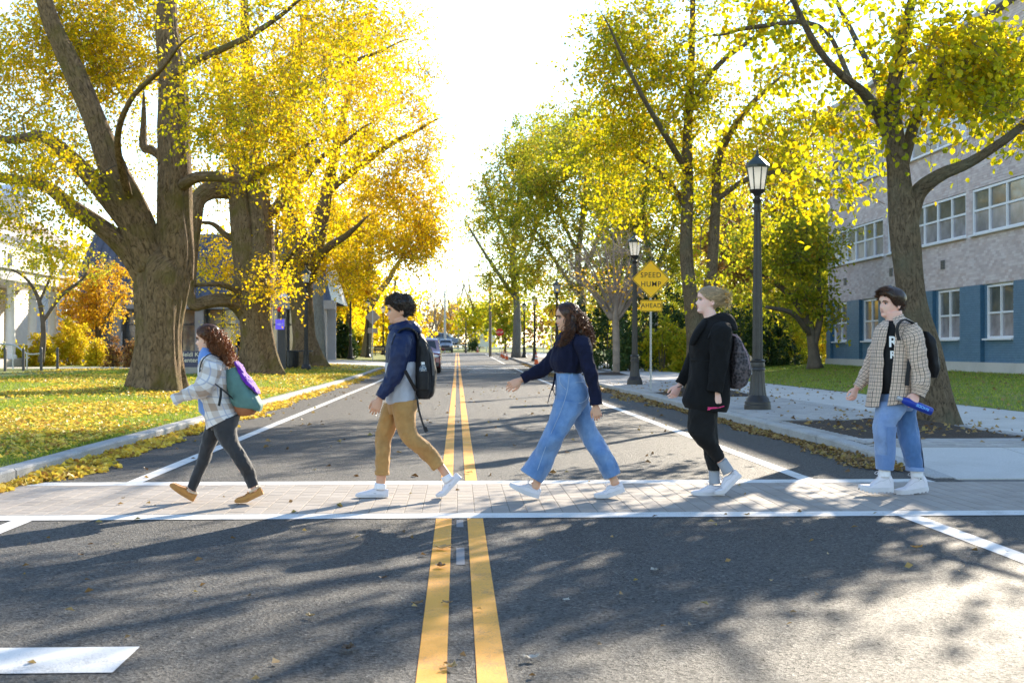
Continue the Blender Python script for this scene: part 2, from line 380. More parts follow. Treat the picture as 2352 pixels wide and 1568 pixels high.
# -------- right pavement
def swz(x, y):
    return gz(y) + .146 * (min(1, max(0, (y - 12.6) / 2.9)) if y > 10 else min(1, max(0, (9.5 - y) / 3)))
sheet('pavement_right', [KR + .185, 7.42], np.concatenate([np.linspace(-6, 12, 10), np.linspace(12.3, 40, 40), YS[(YS > 40) & (YS < 158)]]), lambda x, y: swz(x, y) - .014, M_JOINT)
sheet('footpath_right', [7.42, 10.0], np.concatenate([np.linspace(-6, 12, 10), np.linspace(12.3, 40, 40), YS[(YS > 40) & (YS < 158)]]), lambda x, y: swz(x, y) - .002, M_CONC)
fj = MB()
for q in range(40):
    y = 15.5 + q * 2.5
    fj.quad((7.43, y, swz(8, y) + .002), (9.99, y, swz(8, y) + .002), (9.99, y + .02, swz(8, y + .02) + .002), (7.43, y + .02, swz(8, y + .02) + .002))
tag(fj.build('footpath_joint', M_JOINT), kind='structure')
# small pavers of the right pavement
pits = [(4.95, 7.30, 16.0, 20.4), (5.0, 7.25, 30.3, 33.7), (5.2, 7.3, 54.4, 57.6)]
sp = MB(); rg = np.random.default_rng(8)
for r_ in range(int((95 - 14.95) / .105)):
    y = 14.95 + r_ * .105 + .0525
    if y > 60 and r_ % 1: continue
    x = KR + .195 + (.105 if r_ % 2 else 0)
    while x < 7.40:
        xe = min(x + .21, 7.41)
        if not any(a - .02 < (x + xe) / 2 < b + .02 and c - .02 < y < d + .02 for a, b, c, d in pits):
            h = swz(x, y) + rg.uniform(-.002, .002); xa, xb, ya, yb = x + .004, xe - .004, y - .0485, y + .0485
            V = [(xa, ya, h - .014), (xb, ya, h - .014), (xb, yb, h - .014), (xa, yb, h - .014), (xa, ya, h), (xb, ya, h), (xb, yb, h), (xa, yb, h)]
            sp.add(V, [[4, 5, 6, 7], [0, 1, 5, 4], [3, 0, 4, 7], [1, 2, 6, 5]], a=rg.random())
        x = xe
    if y > 62: break
tag(sp.build('pavement_pavers', M_PAVR, attr=True), label='small grey pavers of the right pavement', cat='pavers', kind='stuff')
# concrete ramp slabs beside the crosswalk, with their scored joints
def slab(name, pts, m=M_CONC, dz=.0):
    V = [(x, y, swz(x, y) + dz) for x, y in pts]; n = len(V)
    V += [(x, y, z - .08) for x, y, z in V]
    return tag(MB().add(V, [[i, (i + 1) % n, n + (i + 1) % n, n + i] for i in range(n)], N=[list(range(n))]).build(name, m), kind='structure')
slab('ramp_slab', [(4.82, 13.95), (6.2, 12.46), (6.22, 12.44), (6.3, 14.9), (4.82, 14.92)]); slab('ramp_slab', [(6.235, 12.45), (8.9, 12.45), (8.9, 14.9), (6.315, 14.9)])
slab('ramp_slab', [(4.82, 12.46), (6.18, 12.46), (4.82, 13.92)], dz=.002)
tp = empty('tactile_plate', (7.0, 11.3, 0)); tag(tp, 'grey tactile warning plate at the foot of the kerb ramp', 'tactile plate')
MB().box((7.0, 11.35, .012), (1.5, 1.5, .012)).build('plate', mat('tactile_grey', (.28, .29, .31), .6), tp)
dm = MB()
for i in range(18):
    for j in range(18): dm.lathe([(.016, 0), (.012, .006)], 6, (6.32 + i * .08, 10.67 + j * .08, .018))
tag(dm.build('domes', MATS['tactile_grey'], tp), kind='stuff')
# mulch beds
def pit(pts, c, h, r_):
    nx, ny = 22, 26; a, b, cc, d = pts; V = []
    for j in range(ny):
        for i in range(nx):
            x = a + (b - a) * i / (nx - 1); y = cc + (d - cc) * j / (ny - 1)
            e = min(i, nx - 1 - i, j, ny - 1 - j) / 4; z = swz(x, y) - .02 + min(1, e) * (.025 + h * math.exp(-((x - c[0]) ** 2 + (y - c[1]) ** 2) / r_ ** 2) + .025 * mnoise.noise((x * 5, y * 5, 0)))
            V.append((x, y, z))
    Q = [[j * nx + i, j * nx + i + 1, (j + 1) * nx + i + 1, (j + 1) * nx + i] for j in range(ny - 1) for i in range(nx - 1)]
    o = link('mulch_bed', fast_mesh('mulch_bed', V, [Q], smooth=True), M_SOIL); tag(o, kind='structure')
for p_, c_, h_ in zip(pits, ((6.9, 19.1), (5.9, 32), (6.8, 56)), (.07, .16, .10)): pit(p_, c_, h_, 1.1)
# -------- lawns
lys = np.concatenate([np.linspace(-6, 70, 153), np.linspace(71, 77.5, 6)])
sheet('lawn_left', np.concatenate([np.linspace(-60, -12, 17), np.linspace(-11.5, KL - .185, 30)]), lys, lawn_z, M_LAWN)
sheet('lawn_far_left', np.concatenate([np.linspace(-60, -12, 17), np.linspace(-11, KL - .185, 14)]), np.linspace(92, 158, 34), lawn_z, M_LAWN)
sheet('driveway', np.linspace(-60, KL - .1, 20), np.linspace(77.5, 92, 5), lambda x, y: lawn_z(x, y) - .06 * max(0, 1 - abs(x + 4.2) / 3), M_CONC)
sheet('footpath_left', np.linspace(-40, -12, 15), [58, 60.4], lambda x, y: lawn_z(x, y) + .012, M_CONC)
sheet('lawn_right', np.linspace(10, 60, 26), YS[(YS > -8) & (YS < 158)], lawn_z, M_LAWN)
sheet('lawn_beyond', np.linspace(-120, 120, 21), np.linspace(171, 300, 14), lambda x, y: gz(y) + .03, M_LAWN)

# -------- leaf primitives (numpy)
def unit(a): return a / (np.linalg.norm(a, axis=-1, keepdims=True) + 1e-9)
LEAF6 = (np.array([[0, 0, 0], [.22, .36, .07], [.62, .36, .09], [1, 0, -.06], [.62, -.36, .09], [.22, -.36, .07]]), np.array([[0, 3, 2, 1], [0, 5, 4, 3]]))
LEAF4 = (np.array([[0, 0, 0], [.45, .38, .09], [1, 0, 0], [.45, -.38, .09]]), np.array([[0, 3, 2, 1]]))
def leaf_arrays(P, D, N, size, shape, rnd):
    D = unit(D); Sd = unit(np.cross(D, N)); N = np.cross(Sd, D); L, F = shape; n = len(P); size = np.broadcast_to(size, (n,))
    V = P[:, None, :] + size[:, None, None] * (L[None, :, 0:1] * D[:, None] + L[None, :, 1:2] * Sd[:, None] + L[None, :, 2:3] * N[:, None])
    k = len(L); Fa = (F[None] + (np.arange(n) * k)[:, None, None]).reshape(-1, F.shape[1])
    return V.reshape(-1, 3), Fa, np.repeat(rnd, k)
def litter(name, P, rng, size, mat_, label, cat, tilt=.5, shape=LEAF4, parent=None):
    n = len(P); th = rng.uniform(0, 2 * np.pi, n); D = np.c_[np.cos(th), np.sin(th), rng.normal(0, .3 * tilt, n)]
    N = np.c_[rng.normal(0, tilt, n), rng.normal(0, tilt, n), np.ones(n)]; L = (shape[0] * np.array([1, 1, 2.2]), shape[1])
    V, F, a = leaf_arrays(P, D, N, rng.uniform(.6, 1.25, n) * size, L, rng.random(n))
    o = link(name, fast_mesh(name, V, [F], attr={'rnd': a}), mat_, parent); return tag(o, label, cat, kind='stuff')
M_LIT = leaf_mat('fallen_leaf_yellow', [(0, (.34, .18, .04)), (.25, (.58, .38, .05)), (.6, (.78, .58, .06)), (.9, (.82, .64, .14)), (1, (.48, .2, .04))], .4)
M_DRY = leaf_mat('fallen_leaf_brown', [(0, (.10, .055, .022)), (.4, (.27, .16, .06)), (.75, (.42, .28, .10)), (1, (.30, .24, .07))], .25)
M_BLADE = leaf_mat('grass_blade', [(0, (.12, .18, .015)), (.6, (.26, .36, .03)), (1, (.52, .50, .06))], .5)
rng = np.random.default_rng(21)
def scatter(n, x0, x1, y0, y1, keep=None):
    P = np.c_[rng.uniform(x0, x1, n), rng.uniform(y0, y1, n)]
    if keep is not None: P = P[keep(P)]
    return P
def onlawn(P, dz): return np.c_[P, [lawn_z(x, y) + dz for x, y in P]]
def patch(P, s=.45): return np.array([mnoise.noise((x * s, y * s * .6, 4.4)) for x, y in P])
# leaves lying on the left lawn
P = scatter(30000, -9.5, -4.32, 11, 36); P = P[patch(P) + rng.normal(0, .25, len(P)) > -.12]; litter('lawn_leaves', onlawn(P, .032), rng, .075, M_LIT, 'yellow leaves strewn over the left lawn', 'leaf litter', .6)
P = scatter(26000, -16, -4.32, 34, 76); P = P[patch(P, .25) + rng.normal(0, .25, len(P)) > -.1]; litter('lawn_leaves', onlawn(P, .03), rng, .10, M_LIT, 'yellow leaves covering the lawn between the far trunks', 'leaf litter', .6)
P = scatter(1300, 10.1, 19, 24, 60); litter('lawn_leaves', onlawn(P, .03), rng, .09, M_DRY, 'scattered brown leaves on the right lawn by the brick building', 'leaf litter', .6)
# drifts in the gutters
def drift(n, xk, side, y0, y1, wd, hgt):
    y = rng.uniform(y0, y1, n); wv = np.array([.55 + .75 * mnoise.noise((0, q * .55, xk)) + .35 * mnoise.noise((0, q * 2.1, xk + 3)) for q in y]); wv = np.clip(wv, .06, 1.3) * wd
    t = rng.random(n) ** 1.5; x = xk + side * wv * t; z = np.array([gz(q) for q in y]) + .01 + hgt * (1 - t) * rng.random(n) * np.clip(wv / wd, 0, 1); return np.c_[x, y, z]
litter('gutter_leaves', drift(5200, KL + .01, 1, 11.5, 30, .62, .09), rng, .075, M_LIT, 'drift of yellow leaves in the gutter along the left kerb', 'leaf litter', .8, LEAF6)
litter('gutter_leaves', drift(5200, KL + .01, 1, 28, 76, .55, .08), rng, .085, M_LIT, 'yellow leaves along the far part of the left kerb', 'leaf litter', .8)
litter('gutter_leaves', drift(3000, KR - .01, -1, 13.2, 28, .40, .055), rng, .06, M_DRY, 'drift of brown leaves in the gutter along the right kerb', 'leaf litter', .8, LEAF6)
litter('gutter_leaves', drift(3600, KR - .01, -1, 28, 90, .6, .07), rng, .09, M_DRY, 'brown leaves along the far part of the right kerb', 'leaf litter', .8)
# loose leaves on asphalt and pavement
P = scatter(420, -4, 4.5, 12.6, 45); P = P[rng.random(len(P)) < .6]; litter('road_leaves', np.c_[P, np.full(len(P), .012)], rng, .075, M_DRY, 'stray leaves on the road beyond the crosswalk', 'leaf litter', .7)
P = scatter(90, -3.5, 3.4, 4.8, 12.2); litter('road_leaves', np.c_[P, np.full(len(P), .012)], rng, .045, M_DRY, 'small leaf scraps on the asphalt before the crosswalk', 'leaf litter', .7)
P = scatter(420, 4.85, 9.9, 15, 45); litter('pavement_leaves', np.array([(x, y, swz(x, y) + .012) for x, y in P]), rng, .08, M_DRY, 'stray leaves on the right pavement', 'leaf litter', .7)
for p_, lb in zip(pits[:2], ('mulch bed of the near right tree', 'mulch bed by the speed hump sign')):
    P = scatter(160, p_[0], p_[1], p_[2], p_[3]); litter('mulch_leaves', np.array([(x, y, swz(x, y) + .06) for x, y in P]), rng, .08, M_DRY, 'few leaves lying on the ' + lb, 'leaf litter', .7)
# grass blades
def blades(P, hgt, wd, label):
    n = len(P); th = rng.uniform(0, 2 * np.pi, n); s_ = np.c_[np.cos(th), np.sin(th), np.zeros(n)] * wd; ln = np.c_[rng.normal(0, .5, (n, 2)), np.ones(n)]
    h = rng.uniform(.5, 1.2, n)[:, None] * hgt; V = np.stack([P - s_, P + s_, P + ln * h], 1).reshape(-1, 3); a = np.repeat(rng.random(n), 3)
    o = link('grass_blades', fast_mesh('grass_blades', V, [np.arange(3 * n).reshape(-1, 3)], attr={'rnd': a}), M_BLADE); tag(o, label, 'grass', kind='stuff')
P = scatter(75000, -8.5, -4.3, 11, 27); blades(onlawn(P, -.005), .055, .0045, 'short grass of the left lawn near the kerb')
P = scatter(65000, -14, -4.3, 26, 62); blades(onlawn(P, -.005), .07, .009, 'short grass of the left lawn around the big trunks')
P = scatter(60000, 10.02, 18.8, 22, 66); blades(onlawn(P, -.005), .07, .008, 'short grass of the right lawn before the brick building')
# ------------------------------------------------------------------ trees
M_BARK = bark_mat('old_maple_bark', (.05, .032, .018), (.36, .245, .14), (.15, .12, .035), strength=1.0)
M_BARK2 = bark_mat('grey_brown_bark', (.055, .04, .026), (.30, .225, .145), (.16, .15, .10), 1.6)
M_BARK3 = bark_mat('smooth_grey_bark', (.16, .16, .15), (.27, .27, .26), None, .6, .4)
M_TWIG = mat('twig_bark', (.10, .08, .06), .9, .3, 3)
M_TWIGP = mat('pale_twig_bark', (.26, .21, .17), .9, .3, 3)
M_YEL1 = leaf_mat('maple_leaf_yellow', [(0, (.20, .25, .01)), (.18, (.42, .42, .01)), (.4, (.66, .54, .01)), (.8, (.82, .56, .006)), (.95, (.80, .42, .01)), (1, (.42, .22, .03))], .64)
M_YEL2 = leaf_mat('maple_leaf_gold', [(0, (.38, .36, .01)), (.2, (.66, .56, .01)), (.45, (.86, .62, .008)), (.85, (.88, .56, .01)), (1, (.66, .33, .02))], .68)
M_LIN = leaf_mat('linden_leaf', [(0, (.20, .25, .01)), (.35, (.45, .46, .012)), (.75, (.72, .56, .006)), (1, (.76, .42, .01))], .62)
M_OLI = leaf_mat('olive_leaf', [(0, (.13, .20, .015)), (.4, (.35, .38, .02)), (.75, (.60, .50, .025)), (1, (.64, .34, .03))], .64)
M_GRN = leaf_mat('evergreen_leaf', [(0, (.012, .035, .01)), (.5, (.04, .085, .018)), (.9, (.09, .13, .03)), (1, (.22, .2, .03))], .25)
M_ORG = leaf_mat('orange_leaf', [(0, (.62, .32, .02)), (.5, (.78, .48, .025)), (1, (.80, .60, .03))], .55)
M_RUS = leaf_mat('russet_leaf', [(0, (.12, .06, .03)), (.5, (.32, .15, .05)), (1, (.44, .30, .06))], .4)
M_SHR = leaf_mat('yellow_shrub_leaf', [(0, (.40, .38, .02)), (.5, (.68, .56, .02)), (1, (.74, .46, .03))], .55)
DENS = .55
def px(pts, Y, dys=None):
    """traced limb: (x_disp, y_disp, radius_px[, metres nearer(-)/farther(+)]) at distance Y -> xyz r"""
    out = []
    for p in pts:
        y = Y + (p[3] if len(p) > 3 else 0); v = at(p[0], p[1], y); out.append((v.x, v.y, v.z, p[2] * y / FPX))
    return np.array(out)
def ell(cx, cy, rx, ry, Y, n, dy=0, ry_d=None):
    """crown lobe traced in pixels at distance Y+dy; depth radius in metres"""
    y = Y + dy; c = at(cx, cy, y); k = y / FPX
    return (np.array(c), np.array([rx * k, ry_d or .8 * rx * k, ry * k]), max(3, int(n * DENS)))
CLEAR = [(1385, 1605, 520, 770, 35.4), (1428, 1488, 500, 610, 40.8), (1680, 1775, 310, 450, 23.9)]
def hides(a):
    # leaf sprays do not grow right in front of the sign and the lanterns
    x, y = a[0], a[1]; z = a[2] - CAMH; c, s_ = math.cos(YAW), math.sin(YAW); xr, yr = x * c - y * s_, x * s_ + y * c; c, s_ = math.cos(PITCH), math.sin(PITCH); yy, zz = yr * c + z * s_, -yr * s_ + z * c
    u, v = 1176 + FPX * xr / yy, 784 - FPX * zz / yy; return any(p < u < q and r_ < v < t and y < d for p, q, r_, t, d in CLEAR)
def tree(name, label, cat, base, limbs, ells, leafm, lsize, rng, bark=None, sides=18, shape=LEAF4, twigs=6, lpt=9, tl=.75, zmin=0, root=1.0, group=None, twigm=None, hollow=.35, droop=.35, up=.1, flare=.30, gap=.0, gsc=.35):
    t = empty(name, base); tag(t, label, cat, group); org = np.array(base)
    tb = MB(); CP = []; CR = []
    for li, L in enumerate(limbs):
        if L[-1][3] > .015 and sides >= 18:
            e = 1.6 * L[-1] - .6 * L[-2]; e[2] += .1 * np.linalg.norm(e[:3] - L[-1][:3]); e[3] = L[-1][3] * .5; e2 = 2.1 * L[-1] - 1.1 * L[-2]; e2[3] = .005; L = np.vstack([L, e, e2])
        P = catmull(L, 6); sd = rng.uniform(0, 50)
        def lob(th, l, p, li=li, sd=sd, L=L):
            k = 1 + .05 * np.sin(3 * th + sd) + .035 * np.sin(7 * th + sd * 2 + l * .9) + .03 * np.sin(13 * th + l * 2.3)
            k = k + .05 * math.sin(l * 2.1 + sd) * np.sin(2 * th + l)
            if sides > 30: k = k + .036 * np.array([mnoise.noise((math.cos(a) * 7 + sd, math.sin(a) * 7, l * .55)) + .6 * mnoise.noise((math.cos(a) * 15 + sd, math.sin(a) * 15, l * 1.1)) for a in th[:-1]] + [0])
            if li == 0 and root: k = k * (1 + root * flare * math.exp(-l / (L[0][3] * 1.1)) * (.55 + .45 * np.sin(5 * th + sd) + .3 * np.sin(9 * th + 1.3 * sd)))
            return k
        tb.tube(P[:, :3], P[:, 3], sides if li < 5 else max(8, sides // 2), lobes=lob)
        m = P[:, 2] > zmin; CP.append(P[m, :3]); CR.append(P[m, 3])
    CP = np.concatenate(CP); CR = np.concatenate(CR)
    A = []
    for c, r, n in ells:
        v = unit(rng.normal(size=(n, 3))) * (hollow + (1 - hollow) * rng.random((n, 1)) ** .6); A.append(c + v * r)
    A = np.concatenate(A)
    if gap:
        f = np.array([mnoise.noise(tuple(p * gsc)) for p in A]); A = A[f > gap - .5 + rng.random(len(A)) * .25]
    A = np.array([a for a in A if not hides(a)])
    d0 = np.array([np.min(np.sum((CP - a) ** 2, 1)) for a in A]); A = A[np.argsort(d0)]
    bm_ = MB()
    CPl = np.zeros((len(CP) + 5 * len(A), 3)); CRl = np.zeros(len(CPl)); nC = len(CP); CPl[:nC] = CP; CRl[:nC] = CR
    for a in A:
        C = CPl[:nC]; dv = a - C; d = np.sqrt((dv ** 2).sum(1)); cost = d + .55 * np.maximum(0, C[:, 2] - a[2]); i = int(np.argmin(cost)); q = C[i]; D = d[i]
        r0 = min(CRl[i] * .75, .007 + .011 * D); mid = (q + a) / 2 + np.array([0, 0, up * D]) + rng.normal(0, .09 * D, 3); q2 = q * .25 + mid * .75
        P = catmull(np.array([q, mid, a]), 3); rr = np.linspace(r0, .004, len(P)); bm_.tube(P, rr, 5 if r0 > .03 else 4, cap=False)
        k = P[[2, 3, 4, 5, 6]]; CPl[nC:nC + 5] = k; CRl[nC:nC + 5] = rr[[2, 3, 4, 5, 6]]; nC += 5
    n = len(A); td = unit(rng.normal(size=(n, twigs, 3)) + np.array([0, 0, .15])); tlen = rng.uniform(.45, 1.15, (n, twigs, 1)) * tl
    end = A[:, None] + td * tlen + np.array([0, 0, -1.]) * tlen * droop * rng.random((n, twigs, 1))
    # twigs as thin three-sided prisms
    s0 = np.repeat(A[:, None], twigs, 1).reshape(-1, 3); e0 = end.reshape(-1, 3); dd = unit(e0 - s0); u = unit(np.cross(dd, [.3, .9, .2])); v = np.cross(dd, u); wv = .0045 if lsize < .12 else .008
    ring = [np.cos(q) * u + np.sin(q) * v for q in (0, 2.094, 4.189)]; TV = np.stack([s0 + ring[0] * wv, s0 + ring[1] * wv, s0 + ring[2] * wv, e0 + ring[0] * wv * .3, e0 + ring[1] * wv * .3, e0 + ring[2] * wv * .3], 1).reshape(-1, 3)
    b = np.arange(len(s0)) * 6; bm_.add(TV, np.concatenate([np.c_[b, b + 1, b + 4, b + 3], np.c_[b + 1, b + 2, b + 5, b + 4], np.c_[b + 2, b, b + 3, b + 5]]))
    tr = tb.build('trunk', bark or M_BARK, t, smooth=True)
    bm_.build('branches', twigm or M_TWIG, t, smooth=True)
    if lpt:
        tt = rng.uniform(.15, 1.05, (n, twigs, lpt, 1)); P = A[:, None, None] * (1 - tt) + end[:, :, None] * tt + rng.normal(0, .03 + .25 * lsize, (n, twigs, lpt, 3))
        D = td[:, :, None] * .5 + rng.normal(0, .55, P.shape) + np.array([0, 0, -.55]); N = rng.normal(0, .7, P.shape) + np.array([0, 0, .8])
        P = P.reshape(-1, 3); clump = np.repeat(rng.random(n), twigs * lpt); D = D.reshape(-1, 3); N = N.reshape(-1, 3)
        cy_, sy_ = math.cos(YAW), math.sin(YAW); fw = P[:, 0] * sy_ + P[:, 1] * cy_; uu = 1176 + FPX * (P[:, 0] * cy_ - P[:, 1] * sy_) / fw; vv = 802 - FPX * (P[:, 2] - CAMH) / fw
        k = ~((uu > 1438) & (uu < 1552) & (vv > 575) & (vv < 728) & (P[:, 1] < 35.4)); P, D, N, clump = P[k], D[k], N[k], clump[k]; K = len(P)
        rnd = np.clip(.5 * clump + .5 * rng.random(K) + rng.normal(0, .08, K), 0, 1)
        V, F, a = leaf_arrays(P, D, N, rng.uniform(.65, 1.2, K) * lsize, shape, rnd)
        o = link('crown', fast_mesh('crown', V - org, [F], attr={'rnd': a}), leafm, t)
    return t
rng = np.random.default_rng(77)
# ---- left row of old maples
Y = 31
b = at(365, 893, Y); base1 = (b.x, Y, b.z)
T1 = [px([(363, 905, 58), (363, 868, 54), (364, 820, 52), (367, 750, 52), (371, 690, 57), (375, 640, 60), (376, 600, 50), (384, 560, 18)], Y),
      px([(398, 640, 44), (402, 570, 44), (401, 500, 40), (402, 400, 36), (399, 300, 34), (398, 220, 31), (390, 130, 28), (382, 60, 24), (388, -60, 18), (402, -190, 11)], Y),
      px([(350, 620, 40), (325, 540, 38), (295, 460, 34), (257, 380, 30), (215, 270, 25), (172, 170, 23), (122, 60, 19), (85, -60, 14), (60, -160, 9)], Y),
      px([(345, 610, 30), (300, 520, 26), (245, 450, 22), (185, 385, 18), (130, 335, 15), (90, 312, 12), (20, 322, 9), (-60, 300, 6)], Y),
      px([(340, 640, 30), (300, 580, 25), (235, 522, 20), (160, 470, 16), (100, 425, 13), (0, 408, 11), (-80, 400, 8)], Y),
      px([(420, 425, 14, -.3), (450, 408, 13, -.6), (500, 406, 12, -1), (545, 412, 11, -1.3), (572, 418, 10, -1.5), (592, 398, 9, -1.7), (625, 384, 8, -2), (650, 372, 6, -2.3), (690, 345, 4, -2.6)], Y),
      px([(380, 370, 10, .4), (350, 345, 9, .9), (330, 335, 9, 1.2), (330, 270, 6, 1.3)], Y),
      px([(390, 180, 12), (450, 140, 9, -1.5), (560, 90, 7, -3), (640, 40, 5, -4)], Y), px([(300, 470, 10), (270, 330, 8, -2), (300, 230, 6, -3.5), (370, 160, 5, -5)], Y)]
tree('maple_tree', 'huge old maple with forked grey trunk, nearest on the left lawn', 'tree', base1, T1,
     [ell(110, 190, 230, 210, Y, 620, 2.5), ell(330, 90, 240, 160, Y, 480, 3), ell(560, 150, 210, 210, Y, 360, -4, 2.6), ell(640, 330, 130, 110, Y, 90, -2.5), ell(70, 420, 150, 130, Y, 120, -2),
      ell(240, 330, 120, 120, Y, 70, 3.5), ell(100, 560, 110, 50, Y, 26, 3), ell(720, 60, 170, 120, Y, 130, -2), ell(300, -190, 430, 170, Y, 120)],
     M_YEL1, .090, rng, M_BARK, 72, LEAF4, 7, 11, .95, 3.6, gap=.16)
Y = 48
b = at(600, 856, Y); base2 = (b.x, Y, b.z)
T2 = [px([(602, 868, 50), (598, 835, 42), (593, 790, 37), (589, 730, 37), (586, 680, 43), (591, 630, 40), (598, 560, 30), (597, 480, 26), (590, 400, 23), (582, 320, 20), (575, 220, 15), (565, 100, 11), (560, -40, 7)], Y),
      px([(578, 690, 36), (570, 620, 32), (560, 540, 28), (551, 460, 24), (548, 380, 20), (535, 300, 16), (515, 220, 12), (490, 120, 8)], Y),
      px([(575, 735, 20), (545, 700, 17, -.4), (510, 690, 15, -.8), (470, 695, 14, -1), (445, 700, 13, -1.2), (436, 675, 10, -1.2), (438, 645, 8, -1.2)], Y),
      px([(553, 440, 18), (520, 436, 20), (482, 438, 20, -.3), (455, 460, 17, -.5), (447, 510, 15, -.6), (443, 570, 12, -.6), (446, 620, 6, -.6)], Y),
      px([(596, 520, 14), (640, 470, 11), (690, 420, 9), (740, 360, 6), (800, 320, 4)], Y), px([(585, 350, 12), (640, 270, 9), (700, 200, 7), (790, 150, 5), (870, 120, 3)], Y),
      px([(560, 560, 9), (520, 540, 7), (490, 515, 5), (455, 510, 3)], Y), px([(575, 690, 9), (540, 665, 7, -.6), (500, 652, 6, -1), (450, 655, 4, -1)], Y)]
tree('maple_tree', 'second old maple from the camera on the left lawn, with a low elbowed limb', 'tree', base2, T2,
     [ell(600, 300, 190, 170, Y, 150), ell(720, 170, 200, 170, Y, 230), ell(520, 590, 100, 70, Y, 75, 1), ell(610, 640, 70, 50, Y, 26, -1.5), ell(500, 755, 70, 28, Y, 26, 1.5), ell(860, 90, 150, 130, Y, 130), ell(800, 280, 150, 120, Y, 120), ell(640, 0, 250, 120, Y, 120), ell(470, 350, 120, 150, Y, 80, 2), ell(690, 470, 80, 80, Y, 45), ell(600, -150, 300, 130, Y, 60)],
     M_YEL2, .112, rng, M_BARK, 48, LEAF4, 7, 11, 1.25, 3.5, gap=.13)
Y = 64
b = at(710, 839, Y); base3 = (b.x, Y, b.z)
T3 = [px([(712, 850, 40), (706, 815, 31), (700, 770, 26), (694, 710, 26), (689, 650, 30), (684, 590, 29), (676, 510, 27), (668, 430, 22), (660, 330, 17), (665, 220, 12), (690, 100, 8)], Y),
      px([(700, 640, 24), (718, 580, 22), (735, 520, 18), (752, 430, 14), (775, 330, 10), (800, 220, 6)], Y),
      px([(712, 620, 12), (745, 575, 10, -1), (790, 545, 7, -1.5), (820, 520, 5, -2)], Y), px([(640, 620, 6, -2), (665, 585, 6, -2.5), (690, 560, 6, -3), (725, 535, 5, -3.4), (740, 525, 4, -3.5)], Y), px([(750, 440, 10), (830, 380, 8), (900, 330, 6), (960, 300, 4)], Y), px([(690, 700, 9), (650, 640, 7), (635, 560, 6), (640, 480, 4)], Y)]
tree('maple_tree', 'third old maple on the left, behind the lamp post on the lawn', 'tree', base3, T3,
     [ell(800, 400, 150, 140, Y, 200), ell(740, 240, 190, 170, Y, 190), ell(900, 510, 130, 95, Y, 190), ell(920, 300, 110, 130, Y, 140), ell(850, 130, 140, 110, Y, 100), ell(960, 420, 90, 100, Y, 90), ell(680, 560, 70, 80, Y, 36, -2), ell(780, 600, 90, 60, Y, 75), ell(960, 560, 75, 55, Y, 65), ell(940, 200, 65, 110, Y, 45)],
     M_YEL2, .138, rng, M_BARK, 22, LEAF4, 7, 10, 1.5, 3.5, gap=.12)
# bare sprig tips reaching over the road
Y = 108
b = at(843, 818, Y)
tree('maple_tree', 'slender grey forked maple beyond the driveway on the left', 'tree', (b.x, Y, b.z - .3),
     [px([(841, 824, 13), (843, 790, 10), (848, 740, 9), (850, 690, 9), (848, 640, 8), (852, 560, 7), (858, 470, 4)], Y), px([(852, 705, 7), (872, 670, 7), (895, 640, 6), (905, 618, 5), (925, 590, 3)], Y), px([(847, 690, 5), (825, 650, 5), (800, 620, 4), (775, 600, 3)], Y)],
     [ell(870, 500, 140, 80, Y, 150), ell(790, 600, 90, 70, Y, 110), ell(960, 540, 80, 60, Y, 70), ell(800, 480, 100, 90, Y, 90)], M_YEL2, .28, rng, M_BARK3, 14, LEAF4, 6, 8, 1.9, 6, gap=.05)
Y = 100
for q, (bx, cx, cy, rx, ry) in enumerate(((765, 765, 650, 75, 80), (800, 810, 640, 60, 70))):
    b = at(bx, 815, Y + 6 * q)
    tree('maple_tree', ('yellow tree filling the gap right of the third old maple', 'small golden tree left of the slender grey maple')[q], 'tree', (b.x, Y + 6 * q, b.z - .2),
         [px([(bx, 822, 8), (bx, 740, 6), (bx + 4, 640, 4), (bx + 6, 560, 2)], Y + 6 * q)], [ell(cx, cy, rx, ry, Y + 6 * q, 130), ell(cx, cy - 100, rx, ry, Y + 6 * q, 90)], M_YEL2, .26, rng, M_BARK2, 10, LEAF4, 6, 8, 1.7, 3, gap=.05)
b = at(736, 838, 73)
tree('beech_tree', 'smooth blue-grey trunk just right of the third old maple', 'tree', (b.x, 73, b.z - .1), [px([(736, 846, 17), (735, 800, 14), (733, 740, 13), (731, 690, 12), (735, 600, 9), (745, 500, 6)], 73)], [ell(745, 500, 60, 60, 73, 40)], M_YEL2, .22, rng, M_BARK3, 14, LEAF4, 6, 8, 1.4, 5)
Y = 70
b = at(220, 825, Y)
tree('orange_tree', 'small orange-leaved tree between the white house and the old maple', 'tree', (b.x, Y, b.z), [px([(222, 830, 6), (224, 780, 5), (220, 700, 4), (215, 640, 2)], Y), px([(224, 780, 4), (250, 720, 3), (275, 680, 2)], Y)],
     [ell(215, 690, 75, 60, Y, 110), ell(255, 640, 60, 30, Y, 45), ell(180, 740, 60, 45, Y, 60)], M_ORG, .17, rng, M_BARK2, 10, LEAF4, 6, 8, .9, 1)
Y = 62
b = at(80, 825, Y)
tree('dogwood_tree', 'thin sparse tree standing in front of the white house', 'tree', (b.x, Y, b.z), [px([(95, 832, 7), (100, 760, 6), (90, 690, 5), (60, 640, 3), (10, 610, 2)], Y), px([(98, 740, 4), (140, 680, 4), (190, 640, 3), (205, 600, 2)], Y), px([(92, 690, 3), (120, 620, 3), (110, 570, 2)], Y)],
     [ell(60, 640, 110, 60, Y, 44), ell(180, 610, 80, 50, Y, 40), ell(90, 580, 90, 40, Y, 24)], M_OLI, .13, rng, M_TWIG, 10, LEAF4, 5, 5, .9, 1)
